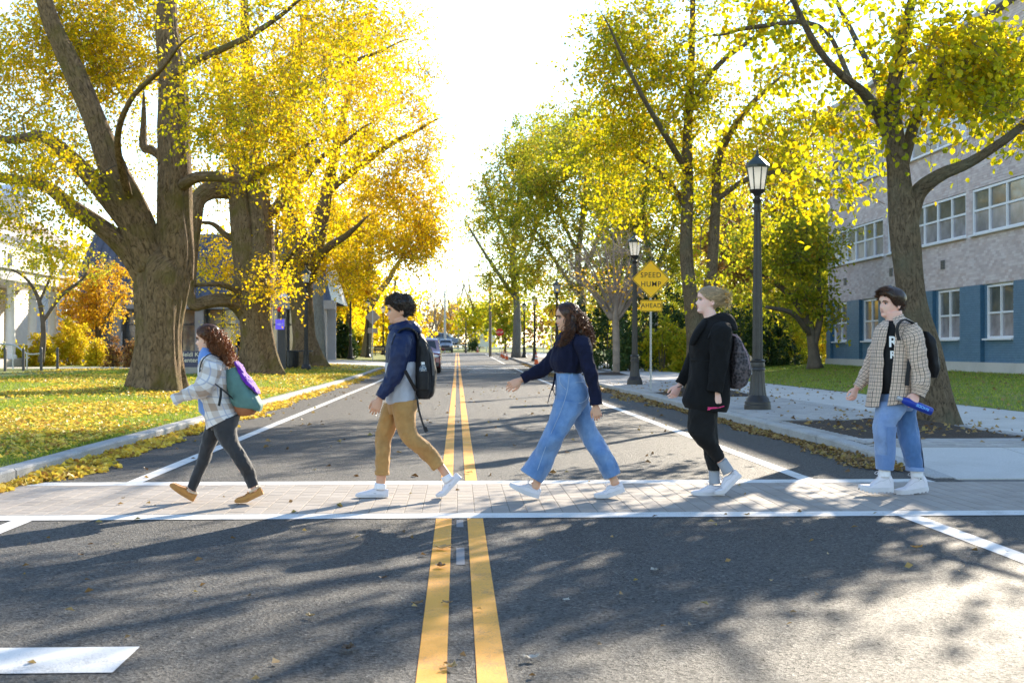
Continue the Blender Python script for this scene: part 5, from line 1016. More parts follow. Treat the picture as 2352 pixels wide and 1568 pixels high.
# ------------------------------------------------------------------ people: helpers
class Fig:
    """a figure measured on the photograph: crop pixels -> metres on the figure's own plane"""
    def __init__(s, ox, oy, sc, foot, name, label):
        s.ox, s.oy, s.sc = ox, oy, sc; s.Y = s.ground(*foot)
        s.k = s.Y / FPX / sc / 1.0884; base = s.W(foot[0], foot[1]); s.root = empty('person', (base.x, s.Y, 0.006)); tag(s.root, label, 'person', 'people walking over the crosswalk')
    def disp(s, cx, cy): return (s.ox + cx / s.sc) / 1.0884, (s.oy + cy / s.sc) / 1.0884
    def ground(s, cx, cy, z=.012):
        x, y, zz = ray(*s.disp(cx, cy)); return y * (z - CAMH) / zz
    def W(s, cx, cy, dy=0): return at(*s.disp(cx, cy), s.Y + dy)
def spow(v, p): return np.sign(v) * np.abs(v) ** p
def loft(fig, secs, seg=28, sub=4, pw=2.2, th0=0, th1=2 * np.pi, cap=True, wr=0, wsc=14, seed=0, hem=False, inflate=0, wstr=(1, 1, .5)):
    """secs: (front_x, front_y, back_x, back_y, half_depth_m[, dy]) in crop pixels"""
    if wr: seg = int(seg * 2.2); sub = sub * 3
    S_ = np.array([(q + (0,))[:6] if len(q) < 6 else q for q in secs], float); S_ = catmull(S_, sub); closed = abs(th1 - th0 - 2 * np.pi) < 1e-6
    th = np.linspace(th0, th1, seg + 1); c, s_ = spow(np.cos(th), 2 / pw), spow(np.sin(th), 2 / pw); V = []; UV = []; L = 0; last = None
    for fx, fy, bx, by, hd, dy in S_:
        F = np.array(fig.W(fx, fy, dy)); B = np.array(fig.W(bx, by, dy)); C = (F + B) / 2; a = (F - B) / 2; la = np.linalg.norm(a); a = a * (1 + inflate / la)
        ring = C + c[:, None] * a + s_[:, None] * np.array([0, hd + inflate, 0])
        if last is not None: L += np.linalg.norm(C - last)
        last = C; V.append(ring); per = math.pi * (la + hd); UV.append(np.c_[th / (2 * np.pi) * per, np.full(seg + 1, -L)])
    n = len(V); V = np.array(V); UV = np.array(UV)
    if wr:
        cen = V.mean(1, keepdims=True); nr = V - cen; nr /= np.linalg.norm(nr, axis=2, keepdims=True) + 1e-9
        for i in range(n):
            fade = min(1, i / 5)
            for j in range(seg + 1):
                jj = j % seg if closed else j; q = V[i, jj]; p = q * np.array(wstr) * wsc; d = (p[0] + .55 * p[2], p[1], p[2] * 1.25 - .5 * p[0] + seed); e = (p[0] * 1.9 - .7 * p[2], p[1] * 1.9, p[2] * 2.2 + seed)
                V[i, j] = q + nr[i, j] * wr * 1.45 * fade * (.9 * mnoise.noise((p[0], p[1], p[2] + seed)) + 1.2 * (.33 - abs(mnoise.noise(d))) + .7 * (.3 - abs(mnoise.noise(e))))
            if closed: V[i, -1] = V[i, 0]
    if hem:
        C = V[-1].mean(0); D = V[-1] - V[-2]; up = np.mean(V[-3] - V[-1], 0); V = np.concatenate([V, [C + (V[-1] - C) * .93 - np.mean(D, 0) * .0, C + (V[-1] - C) * .9 + up * .8]]); UV = np.concatenate([UV, UV[-1:], UV[-1:]]); n += 2
    k = seg + 1; i, j = np.meshgrid(np.arange(n - 1), np.arange(seg), indexing='ij'); a = (i * k + j).ravel(); Q = np.c_[a, a + k, a + k + 1, a + 1]
    N = [list(range(seg)), [(n - 1) * k + q for q in range(seg)][::-1]] if (cap and closed) else ()
    return V.reshape(-1, 3), Q, UV.reshape(-1, 2), N
def limb_secs(pts):
    """(cx, cy, r_px, dy[, depth_scale]) -> section list, front on the left side"""
    P = np.array([p[:2] for p in pts], float); T = np.gradient(P, axis=0); T /= np.linalg.norm(T, axis=1)[:, None]; out = []
    for (p, t) in zip(pts, T):
        n = np.array([-t[1], t[0]]); n = n if True else n
        out.append((p[0] + n[0] * p[2], p[1] + n[1] * p[2], p[0] - n[0] * p[2], p[1] - n[1] * p[2], None, p[3], p[4] if len(p) > 4 else 1))
    return out
def limb(fig, pts, **kw):
    secs = [(a, b, c, d, math.hypot(a - c, b - d) / 2 * fig.k * ds, dy) for a, b, c, d, _, dy, ds in limb_secs(pts)]; return loft(fig, secs, **kw)
def part(fig, name, arrs, m, parent=None, smooth=True, solid=0, sub=1):
    if isinstance(arrs, list) and len(arrs) > 1 and name in ('sleeve', 'sock', 'trouser_cuff', 'cuff', 'denim_patch', 'collar'): return [part(fig, name, [a], m, parent, smooth, solid, sub) for a in arrs]
    mb = MB()
    for V, Q, UV, N in (arrs if isinstance(arrs, list) else [arrs]): mb.add(V, Q, uv=UV, N=N)
    o = mb.build(name, m, parent or fig.root, smooth=smooth)
    if solid: md = o.modifiers.new('solid', 'SOLIDIFY'); md.thickness = solid; md.offset = 0
    if sub and len(o.data.vertices) < 1600: md = o.modifiers.new('sub', 'SUBSURF'); md.levels = sub; md.render_levels = sub
    return o
def remesh(mb, voxel, smooth=4):
    me = mb.mesh('tmp'); o = bpy.data.objects.new('tmp', me); COL.objects.link(o); md = o.modifiers.new('r', 'REMESH'); md.mode = 'VOXEL'; md.voxel_size = voxel; md.use_smooth_shade = True
    if smooth: ms = o.modifiers.new('s', 'SMOOTH'); ms.iterations = smooth; ms.factor = .5
    dg = bpy.context.evaluated_depsgraph_get(); dg.update(); ev = o.evaluated_get(dg); m2 = ev.to_mesh(); n = len(m2.vertices); V = np.zeros(n * 3, np.float32); m2.vertices.foreach_get('co', V)
    lt = np.zeros(len(m2.polygons), np.int32); m2.polygons.foreach_get('loop_total', lt); lv = np.zeros(len(m2.loops), np.int32); m2.loops.foreach_get('vertex_index', lv)
    F4 = lv.reshape(-1, 4) if (lt == 4).all() else None
    if F4 is None:
        F4 = []; ls = np.cumsum(lt) - lt
        for a, b in zip(ls, lt): F4.append([lv[a], lv[a + 1], lv[a + 2], lv[a + 3] if b > 3 else lv[a + 2]])
        F4 = np.array(F4)
    ev.to_mesh_clear(); bpy.data.objects.remove(o); bpy.data.meshes.remove(me); return V.reshape(-1, 3), F4
# ---- head in its own frame: +x forward, +y left, +z up, chin at 0, crown .225
def itp(z, pts): return np.interp(z, [p[0] for p in pts], [p[1] for p in pts])
HF = [(0, .062), (.012, .083), (.022, .086), (.032, .080), (.042, .086), (.05, .083), (.058, .088), (.067, .085), (.09, .086), (.112, .083), (.128, .092), (.15, .094), (.17, .089), (.19, .075), (.208, .047), (.225, 0)]
HB = [(0, -.005), (.03, .035), (.06, .068), (.09, .09), (.13, .102), (.17, .097), (.195, .078), (.212, .048), (.225, 0)]
HW = [(0, .026), (.015, .041), (.04, .055), (.07, .065), (.1, .071), (.14, .076), (.17, .072), (.195, .056), (.213, .033), (.225, 0)]
def head_pt(z, ph, off=0, fem=0):
    f, b, w_ = itp(z, HF), itp(z, HB), itp(z, HW) * (1 - .05 * fem); c, s_ = math.cos(ph), math.sin(ph); e = .86
    x = (f if c > 0 else b) * math.copysign(abs(c) ** e, c); y = w_ * math.copysign(abs(s_) ** .92, s_)
    if c > 0 and not off:
        nz = itp(z, [(.058, 0), (.066, .006), (.072, .021), (.079, .025), (.088, .02), (.098, .013), (.11, .005), (.122, 0)]); x += nz * math.exp(-(y / (.0115 if z < .09 else .008)) ** 2)
        x -= .007 * math.exp(-((abs(y) - .032) / .014) ** 2 - ((z - .112) / .010) ** 2); x += .004 * math.exp(-((abs(y) - .035) / .02) ** 2 - ((z - .08) / .018) ** 2)
    k = 1 + off / max(.04, math.hypot(x, y)); zz = z + off * max(0, (z - .13) / .095) ** 1.5
    return x * k, y * k, zz
class Head:
    def __init__(s, fig, chin, crown, dy=0, yaw=0, scale=None, face=(-1, 0, 0)):
        """chin, crown: crop pixels of chin and top of skull; yaw>0 turns the face to the camera"""
        C, T = fig.W(*chin, dy), fig.W(*crown, dy); up = (T - C); s.s = scale or up.length / .231; a = R(21.6); up = Vector((up.x * math.cos(a) - up.z * math.sin(a), 0, up.x * math.sin(a) + up.z * math.cos(a))).normalized()
        f = Vector((-math.cos(yaw), -math.sin(yaw), 0)); f = (f - up * f.dot(up)).normalized(); l = up.cross(f)
        s.M = Matrix(((f.x, l.x, up.x), (f.y, l.y, up.y), (f.z, l.z, up.z))); s.o = C - (s.M @ Vector((.078, 0, .010))) * s.s; s.fig = fig
    def __call__(s, x, y, z): return np.array(s.o + s.M @ (Vector((x, y, z)) * s.s))
    def mesh(s, mb, fem=0):
        nz, na = 44, 52; zs = [.225 * (1 - math.cos(math.pi * i / (nz - 1))) / 2 for i in range(nz)]; V = [s(*head_pt(z, 2 * math.pi * j / na, 0, fem)) for z in zs for j in range(na)]
        mb.add(V, [[i * na + j, (i + 1) * na + j, (i + 1) * na + (j + 1) % na, i * na + (j + 1) % na] for i in range(nz - 1) for j in range(na)], N=[list(range(na)), [(nz - 1) * na + j for j in range(na)][::-1]])
        for sg in (-1, 1):
            E = [];  n1, n2 = 14, 8
            for i in range(n2):
                for j in range(n1):
                    a = 2 * math.pi * j / n1; t = i / (n2 - 1); r = (.019, .031); q = 1 - t * .75
                    E.append(s(-.012 + r[0] * math.cos(a) * q - .006 * (1 - t), sg * (.069 + .014 * math.sin(t * 2.6)), .098 + r[1] * math.sin(a) * q))
            mb.add(E, [[i * n1 + j, (i + 1) * n1 + j, (i + 1) * n1 + (j + 1) % n1, i * n1 + (j + 1) % n1] for i in range(n2 - 1) for j in range(n1)], N=[list(range(n1)), [(n2 - 1) * n1 + j for j in range(n1)][::-1]])
    def face(s, body, brow, lip, smile=0, eyec=None):
        for sg in (-1, 1):
            e = MB(); e.ball(s(.0735, sg * .031, .1105), np.array([.0115, .0115, .0075]) * s.s, 12, 8); eo = e.build('eye', M_EYE, body, smooth=True); p = MB(); p.ball(s(.0815, sg * .033, .1105), np.array([.0055, .0055, .006]) * s.s, 10, 6); p.build('iris', eyec or M_IRIS, eo, smooth=True)
            b = MB(); b.tube([s(.094, sg * .012, .124), s(.094, sg * .026, .130), s(.086, sg * .042, .129), s(.074, sg * .053, .124)], np.array([.0035, .0045, .004, .002]) * s.s, 6); b.build('eyebrow', brow, body, smooth=True)
            l = MB(); l.tube([s(.079, sg * .017, .113), s(.0845, sg * .026, .1185), s(.082, sg * .036, .1185), s(.073, sg * .046, .113)], np.array([.0015, .0022, .0022, .0015]) * s.s, 5); l.build('eyelid', brow, body, smooth=True)
        up_ = .004 * smile; L = MB(); w_ = .024 + .006 * smile
        if smile:
            t = MB(); t.tube([s(.070, -w_ * .8, .053 + up_ * .7), s(.083, -w_ * .4, .051), s(.087, 0, .050), s(.083, w_ * .4, .051), s(.070, w_ * .8, .053 + up_ * .7)], .0042 * s.s, 6); t.build('teeth', M_SW, body, smooth=True)
        for zz, r in ((.056 + .002 * smile, .0034), (.0445 - .001 * smile, .004)):
            L.tube([s(.066, -w_, .051 + up_), s(.083, -w_ * .5, zz), s(.0895, 0, zz), s(.083, w_ * .5, zz), s(.066, w_, .051 + up_)], np.array([.0015, r, r * 1.1, r, .0015]) * s.s, 6)
        L.build('lips', lip, body, smooth=True)
    def cap(s, name, m, parent, line, off, fig_noise=.0, nz=16, na=44, seed=0, shape=None):
        """hair grown on the skull: line(ph)->hairline height, off(ph,t)->thickness"""
        V = []
        for i in range(nz):
            t = i / (nz - 1)
            for j in range(na):
                ph = 2 * math.pi * j / na; z0 = line(abs(ph if ph < math.pi else 2 * math.pi - ph)); z = z0 + (.2245 - z0) * (1 - (1 - t) ** 1.25); o = off(abs(ph if ph < math.pi else 2 * math.pi - ph), t)
                o += fig_noise * mnoise.noise((math.cos(ph) * 4, math.sin(ph) * 4, z * 40 + seed)); V.append(s(*head_pt(z, ph, max(.001, o))))
        mb = MB(); mb.add(V, [[i * na + j, (i + 1) * na + j, (i + 1) * na + (j + 1) % na, i * na + (j + 1) % na] for i in range(nz - 1) for j in range(na)], N=[[(nz - 1) * na + j for j in range(na)][::-1]])
        o = mb.build(name, m, parent, smooth=True); md = o.modifiers.new('sub', 'SUBSURF'); md.levels = 1; md.render_levels = 1; return o
def strands(name, m, parent, roots, mids, tips, rng, r=.004, turns=5, curl=.012, n=24, sides=4, jit=.0, start=.15):
    K = len(roots); t = np.linspace(0, 1, n); b0, b1, b2 = ((1 - t) ** 2)[None, :, None], (2 * t * (1 - t))[None, :, None], (t ** 2)[None, :, None]
    P = roots[:, None] * b0 + mids[:, None] * b1 + tips[:, None] * b2; T = np.gradient(P, axis=1); T = unit(T); ref = unit(rng.normal(size=(K, 1, 3))); u = unit(np.cross(T, ref)); v = np.cross(T, u)
    ph = rng.uniform(0, 6.28, (K, 1)); tn = turns * rng.uniform(.7, 1.3, (K, 1)); ang = ph + 2 * np.pi * tn * t[None]; amp = (curl * rng.uniform(.5, 1.3, (K, 1)) * np.clip((t[None] - start) * 2.2, 0, 1))[..., None]
    P = P + amp * (np.cos(ang)[..., None] * u + np.sin(ang)[..., None] * v); T = unit(np.gradient(P, axis=1)); u = unit(np.cross(T, ref)); v = np.cross(T, u)
    rad = (r * rng.uniform(.7, 1.2, (K, 1)) * (1 - .75 * t[None] ** 2))[..., None, None]; a = np.arange(sides) / sides * 2 * np.pi
    V = P[:, :, None] + rad * (np.cos(a)[None, None, :, None] * u[:, :, None] + np.sin(a)[None, None, :, None] * v[:, :, None]); V = V.reshape(-1, 3)
    kk, i, j = np.meshgrid(np.arange(K), np.arange(n - 1), np.arange(sides), indexing='ij'); b = (kk * n + i) * sides; Q = np.stack([b + j, b + (j + 1) % sides, b + sides + (j + 1) % sides, b + sides + j], -1).reshape(-1, 4)
    o = link(name, fast_mesh(name, V - np.array(ORG[parent]), [Q], attr={'rnd': np.repeat(rng.random(K), n * sides)}, smooth=True), m, parent); return o
# ---- hand: palm and five jointed fingers
def capsule(mb, P, Rr): 
    P = catmull(np.array(P, float), 3) if len(P) > 2 else np.array(P, float); mb.tube(P, np.interp(np.linspace(0, 1, len(P)), np.linspace(0, 1, len(Rr)), Rr), 10); mb.ball(P[-1], Rr[-1], 10, 6); mb.ball(P[0], Rr[0], 10, 6)
def hand(wrist, tip_dir, thumb_dir, palm_dir, size=1.0, curl=(25, 30, 25), thumb_curl=.35, grip=None, spread=1.0):
    """returns remeshed arrays; tip_dir along the fingers, thumb_dir towards the thumb side, palm_dir the way the fingers close"""
    mb = MB(); w_ = np.array(wrist, float); d = unit(np.array(tip_dir, float)); t = np.array(thumb_dir, float); t = unit(t - d * (t @ d)); p = np.cross(d, t); p = p if p @ np.array(palm_dir, float) > 0 else -p; z = size
    prev = None; V = []; seg = 18
    for s_, hw, ht in ((-.05, .026, .021), (-.02, .025, .020), (.0, .027, .0195), (.03, .036, .018), (.06, .041, .0165), (.085, .041, .0145), (.097, .036, .011)):
        a = np.linspace(0, 2 * np.pi, seg, endpoint=False); c = w_ + d * s_ * z + t * (.003 if s_ > .02 else 0); V.append(c + (hw * z * np.cos(a))[:, None] * t + (ht * z * np.sin(a))[:, None] * p)
    V = np.concatenate(V); n = 7; mb.add(V, [[i * seg + j, i * seg + (j + 1) % seg, (i + 1) * seg + (j + 1) % seg, (i + 1) * seg + j] for i in range(n - 1) for j in range(seg)], N=[list(range(seg))[::-1], [(n - 1) * seg + j for j in range(seg)]])
    for k, (off, L, r) in enumerate(((.030, .072, .0086), (.0105, .080, .0089), (-.0095, .074, .0084), (-.029, .058, .0074))):
        q = w_ + (d * (.088 - .006 * abs(k - 1.2)) + t * off) * z; ang = 0; P = [q - d * .02 * z, q]; dirv = unit(d + t * (.10 - .075 * k) * spread); extra = (0, 4, 9, 14)[k]
        for f, c in zip((.45, .32, .26), curl):
            ang += R(c + extra * .5); dd = dirv * math.cos(ang) + p * math.sin(ang); P.append(P[-1] + dd * L * f * z)
        capsule(mb, P, [r * z * 1.05, r * z * 1.08, r * z, r * z * .92, r * z * .78])
    q = w_ + (d * .022 + t * .024 + p * .004) * z; d1 = unit(d * .75 + t * .62 + p * .25); d2 = unit(d * .93 + t * .15 + p * thumb_curl); d3 = unit(d * .95 - t * .05 + p * thumb_curl)
    capsule(mb, [q, q + d1 * .040 * z, q + d1 * .040 * z + d2 * .032 * z, q + d1 * .040 * z + d2 * .032 * z + d3 * .024 * z], [.014 * z, .0115 * z, .0102 * z, .0082 * z])
    return remesh(mb, .0032, 3)
# ---- shoes
def shoe(fig, name, heel, ball, toe, dy, m_up, m_sole, m_lace=None, top=None, w=1.0, ts=.028, th=.012, collar=.082, style='sneaker', lug=0, h=1.0):
    H, B, T = (np.array(fig.W(*q, dy)) for q in (heel, ball, toe)); o = empty(name, H); o.parent = fig.root; o.location = Vector(H) - ORG[fig.root]; L1, L2 = np.linalg.norm(B - H), np.linalg.norm(T - B); Lt = L1 + L2
    up1 = np.array([-(B - H)[2], 0, (B - H)[0]]); up1 = unit(up1 * (1 if up1[2] > 0 else -1)); up2 = np.array([-(T - B)[2], 0, (T - B)[0]]); up2 = unit(up2 * (1 if up2[2] > 0 else -1)); sd = np.array([0, 1., 0])
    def pos(s, y, z):
        d = s * Lt; k = min(1, max(0, (d - L1 + .02) / .04)); u = unit(up1 * (1 - k) + up2 * k)
        p = H + (B - H) * (d / L1) if d < L1 else B + (T - B) * ((d - L1) / L2)
        return p + sd * y + u * z
    wf = lambda s: w * np.interp(s, [0, .03, .1, .25, .45, .65, .8, .92, .97, 1.0], [.018, .028, .034, .034, .036, .045, .046, .036, .026, .012])
    ss = np.array([0, .015, .04, .1, .2, .32, .45, .58, .7, .8, .88, .94, .975, .995, 1.0]); n = len(ss)
    # sole
    sm = MB(); V = []
    for e, z in ((.98, 0.0), (1.0, .006), (1.0, ts), (.93, ts + .002)):
        for s in ss: V.append(pos(s, -wf(s) * 1.08 * e, z + (.006 if s > .96 else 0) * (z == 0)))
        for s in ss[::-1]: V.append(pos(s, wf(s) * 1.08 * e, z + (.006 if s > .96 else 0) * (z == 0)))
    k = 2 * n; sm.add(V, [[i * k + j, i * k + (j + 1) % k, (i + 1) * k + (j + 1) % k, (i + 1) * k + j] for i in range(3) for j in range(k)], N=[list(range(k))[::-1], [3 * k + j for j in range(k)]])
    if lug:
        for q in range(9):
            s = .06 + q * .11
            if .36 < s < .46: continue
            for sg in (-1, 1):
                a, b = s - .02, s + .02; sm.add([pos(a, sg * wf(a) * .7, .004), pos(b, sg * wf(b) * .7, .004), pos(b, sg * wf(b) * 1.09, .004), pos(a, sg * wf(a) * 1.09, .004), pos(a, sg * wf(a) * .7, -lug), pos(b, sg * wf(b) * .7, -lug), pos(b, sg * wf(b) * 1.09, -lug), pos(a, sg * wf(a) * 1.09, -lug)], [[0, 1, 2, 3], [4, 7, 6, 5], [0, 4, 5, 1], [2, 6, 7, 3], [1, 5, 6, 2], [0, 3, 7, 4]])
    sm.build('sole', m_sole, o, smooth=True, sharp=40)
    hp = {'sneaker': [(0, .075), (.05, .088), (.15, .084), (.28, .085), (.40, .098), (.5, .086), (.62, .066), (.75, .05), (.88, .043), (.96, .034), (1, .02)],
          'slipon': [(0, .062), (.05, .068), (.18, .06), (.32, .062), (.42, .075), (.55, .064), (.7, .052), (.86, .042), (.96, .03), (1, .016)],
          'moc': [(0, .062), (.04, .068), (.16, .058), (.30, .054), (.42, .064), (.52, .066), (.66, .054), (.82, .045), (.94, .038), (1, .022)],
          'boot': [(0, .10), (.05, .135), (.15, .15), (.3, .152), (.37, .148), (.45, .112), (.55, .088), (.7, .062), (.85, .05), (.95, .04), (1, .022)]}[style]
    um = MB(); V = []; sg = 20; s2 = np.concatenate([np.linspace(0, .12, 6), np.linspace(.15, .9, 22), np.linspace(.92, 1, 8)])
    for s in s2:
        hh = (itp(s, hp) * h - ts); a = np.linspace(0, np.pi, sg); narrow = 1 - .28 * np.sin(a) ** 2 * (1 if s < .6 else .4)
        for q, nn in zip(a, narrow): V.append(pos(s, -wf(s) * .99 * math.copysign(abs(math.cos(q)) ** .8, math.cos(q)) * nn, ts - .004 + (hh + .004) * math.sin(q) ** .62))
    nn_ = len(s2); um.add(V, [[i * sg + j, i * sg + j + 1, (i + 1) * sg + j + 1, (i + 1) * sg + j] for i in range(nn_ - 1) for j in range(sg - 1)], N=[list(range(sg)), [(nn_ - 1) * sg + j for j in range(sg)][::-1]]); um.build('upper', m_up, o, smooth=True)
    if style in ('sneaker', 'boot'):
        lc = MB(); s0, s1 = (.44, .68) if style == 'sneaker' else (.38, .64)
        for q in range(5 if style == 'sneaker' else 7):
            s = s0 + (s1 - s0) * q / (4 if style == 'sneaker' else 6); hh = itp(s, hp) * h + .002; ww = wf(s) * .5; lc.tube([pos(s - .01, -ww, hh - .010), pos(s, 0, hh + .003), pos(s + .01, ww, hh - .010)], .0028, 5)
        s = s0; hh = itp(s, hp) * h
        for sg_ in (-1, 1): lc.tube(catmull(np.array([pos(s, 0, hh + .004), pos(s + .02, sg_ * .022, hh + .03), pos(s + .09, sg_ * .034, hh + .012), pos(s + .05, sg_ * .012, hh + .004)]), 4), .0026, 5)
        lc.build('laces', m_lace or m_up, o, smooth=True)
        st = MB(); 
        for sgn in (-1, 1):
            for a, b in (((.12, .6), (.3, .35)), ((.3, .35), (.55, .55)), ((.72, .3), (.76, .9)), ((.1, .25), (.2, .9))):
                P = []
                for t in np.linspace(0, 1, 6):
                    s = a[0] * (1 - t) + b[0] * t; f = a[1] * (1 - t) + b[1] * t; hh = itp(s, hp) * h - ts; q = math.asin(min(.98, f)); P.append(pos(s, sgn * (wf(s) * .99 * abs(math.cos(q)) ** .8 * (1 - .28 * math.sin(q) ** 2) + .0008), ts - .004 + (hh + .004) * math.sin(q) ** .62))
                st.tube(P, .0014, 4)
        st.build('seams', M_SEAM, o)
    elif style == 'slipon':
        g = MB()
        for sgn in (-1, 1): g.add([pos(.36, sgn * .036, ts + .008), pos(.44, sgn * .037, ts + .01), pos(.46, sgn * .029, ts + .030), pos(.40, sgn * .029, ts + .030)], [[0, 1, 2, 3]])
        g.build('elastic_gore', M_SEAM, o)
    elif style == 'moc':
        g = MB(); s = [.40, .5, .62, .74, .84, .9]; 
        for sgn in (-1, 1): g.tube([pos(q, sgn * wf(q) * .72, itp(q, hp) * h - .006 + .004) for q in s], .003, 5)
        g.tube([pos(.42, -.03, .062), pos(.45, 0, .073), pos(.42, .03, .062)], .0045, 6); g.build('stitching', M_MOC2, o)
        fl = MB(); P = [pos(.40, 0, .062), pos(.34, -.026, .062), pos(.2, -.03, .064), pos(.06, -.022, .070), pos(.03, 0, .072), pos(.06, .022, .070), pos(.2, .03, .064), pos(.34, .026, .062), pos(.40, 0, .062)]; fl.tube(catmull(np.array(P), 3), .008, 7); fl.build('fleece_lining', M_FLEECE, o, smooth=True)
    return o
def band(name, P, wd, th, m, parent, sub=4, ref=(0, 1, 0)):
    """flat strap through points, width along ref"""
    P = catmull(np.array([tuple(p) for p in P]), sub); mb = MB(); T = unit(np.gradient(P, axis=0)); ref = np.array(ref, float); s_ = unit(ref - T * (T @ ref)[:, None]); n_ = np.cross(T, s_); V = []
    for p, a, b in zip(P, s_, n_): V += [p - a * wd / 2 - b * th / 2, p + a * wd / 2 - b * th / 2, p + a * wd / 2 + b * th / 2, p - a * wd / 2 + b * th / 2]
    n = len(P); mb.add(V, [[i * 4 + j, i * 4 + (j + 1) % 4, (i + 1) * 4 + (j + 1) % 4, (i + 1) * 4 + j] for i in range(n - 1) for j in range(4)], N=[[3, 2, 1, 0], [(n - 1) * 4 + j for j in range(4)]]); return mb.build(name, m, parent)
# ---- cloth and skin materials
def skin(name, col, flush):
    m, nt, p = nodes_of(name); n = tex(nt, 'ShaderNodeTexNoise', 14, 'Object', 4, .6); nt.links.new(ramp(nt, n.outputs[0], [(.3, col), (.75, flush)]), p.inputs['Base Color']); p.inputs['Roughness'].default_value = .5
    p.inputs['Subsurface Weight'].default_value = .18; p.inputs['Subsurface Radius'].default_value = (.012, .005, .003); p.inputs['Subsurface Scale'].default_value = 1.0; p.inputs['Specular IOR Level'].default_value = .4; return m
def hair_mat(name, dark, light, trans=.3):
    m, nt, p = nodes_of(name); a = nt.nodes.new('ShaderNodeAttribute'); a.attribute_name = 'rnd'; n = tex(nt, 'ShaderNodeTexNoise', 60, 'Object', 4, .7, mapping=(1, 1, .25))
    f = mth(nt, 'MULTIPLY', mth(nt, 'ADD', a.outputs['Fac'], n.outputs[0]), .6); c = ramp(nt, f, [(.2, dark), (.8, light)]); nt.links.new(c, p.inputs['Base Color']); p.inputs['Roughness'].default_value = .38; p.inputs['Specular IOR Level'].default_value = .6
    tr = nt.nodes.new('ShaderNodeBsdfTranslucent'); lt = mixc(nt, .5, c, tuple(min(1, x * 2.2) for x in light)); nt.links.new(lt, tr.inputs[0]); mx = nt.nodes.new('ShaderNodeMixShader'); mx.inputs[0].default_value = trans
    nt.links.new(p.outputs[0], mx.inputs[1]); nt.links.new(tr.outputs[0], mx.inputs[2]); nt.links.new(mx.outputs[0], nt.nodes['Material Output'].inputs[0]); return m
def cloth(name, col, var=.18, rough=.85, sheen=.2, weave=260, bm_=.25, scale=9, trans=0):
    m, nt, p = nodes_of(name); n = tex(nt, 'ShaderNodeTexNoise', scale, 'Object', 4, .6); n2 = tex(nt, 'ShaderNodeTexNoise', weave, 'Object', 2, .6)
    nt.links.new(ramp(nt, n.outputs[0], [(.3, tuple(c * (1 - var) for c in col)), (.7, tuple(min(1, c * (1 + var)) for c in col))]), p.inputs['Base Color']); p.inputs['Roughness'].default_value = rough; p.inputs['Sheen Weight'].default_value = sheen; p.inputs['Specular IOR Level'].default_value = .3
    bump(nt, mth(nt, 'ADD', n2.outputs[0], mth(nt, 'MULTIPLY', n.outputs[0], 2)), bm_, .006, p); return m
def uv_axes(nt):
    tc = nt.nodes.new('ShaderNodeTexCoord'); sp_ = nt.nodes.new('ShaderNodeSeparateXYZ'); nt.links.new(tc.outputs['UV'], sp_.inputs[0]); return sp_.outputs[0], sp_.outputs[1]
def stripe(nt, x, period, width, phase=0.0):
    f = mth(nt, 'FRACT', mth(nt, 'ADD', mth(nt, 'DIVIDE', x, period), phase + 20)); return mth(nt, 'LESS_THAN', mth(nt, 'ABSOLUTE', mth(nt, 'SUBTRACT', f, .5)), width / period / 2)
def plaid():
    m, nt, p = nodes_of('plaid_flannel'); u, v = uv_axes(nt); base = (.74, .70, .68); c = None
    tan = mth(nt, 'ADD', mth(nt, 'MULTIPLY', stripe(nt, u, .17, .062), .5), mth(nt, 'MULTIPLY', stripe(nt, v, .17, .062), .5)); c = mixc(nt, tan, base, (.36, .25, .18))
    bl = mth(nt, 'MAXIMUM', stripe(nt, u, .17, .010, .5), stripe(nt, v, .17, .010, .5)); c = mixc(nt, mth(nt, 'MULTIPLY', bl, .65), c, (.25, .30, .46)); n = tex(nt, 'ShaderNodeTexNoise', 150, 'Object', 3, .7); c = mixc(nt, mth(nt, 'MULTIPLY', n.outputs[0], .3), c, (.4, .36, .34))
    nt.links.new(c, p.inputs['Base Color']); p.inputs['Roughness'].default_value = .95; p.inputs['Sheen Weight'].default_value = .4; bump(nt, n.outputs[0], .4, .006, p); return m
def tattersall():
    m, nt, p = nodes_of('grid_check_shirt'); u, v = uv_axes(nt); ln = mth(nt, 'MAXIMUM', stripe(nt, u, .030, .0042), stripe(nt, v, .030, .0042)); ln2 = mth(nt, 'MAXIMUM', stripe(nt, u, .030, .0035, .5), stripe(nt, v, .030, .0035, .5))
    c = mixc(nt, mth(nt, 'MULTIPLY', ln2, .35), (.76, .585, .455), (.48, .33, .22)); c = mixc(nt, mth(nt, 'MULTIPLY', ln, .9), c, (.045, .035, .04)); nt.links.new(c, p.inputs['Base Color']); p.inputs['Roughness'].default_value = .85; p.inputs['Sheen Weight'].default_value = .2; n = tex(nt, 'ShaderNodeTexNoise', 12, 'Object', 4, .6); bump(nt, n.outputs[0], .35, .02, p)
    tr = nt.nodes.new('ShaderNodeBsdfTranslucent'); nt.links.new(c, tr.inputs[0]); mx = nt.nodes.new('ShaderNodeMixShader'); mx.inputs[0].default_value = .2; nt.links.new(p.outputs[0], mx.inputs[1]); nt.links.new(tr.outputs[0], mx.inputs[2]); nt.links.new(mx.outputs[0], nt.nodes['Material Output'].inputs[0]); return m
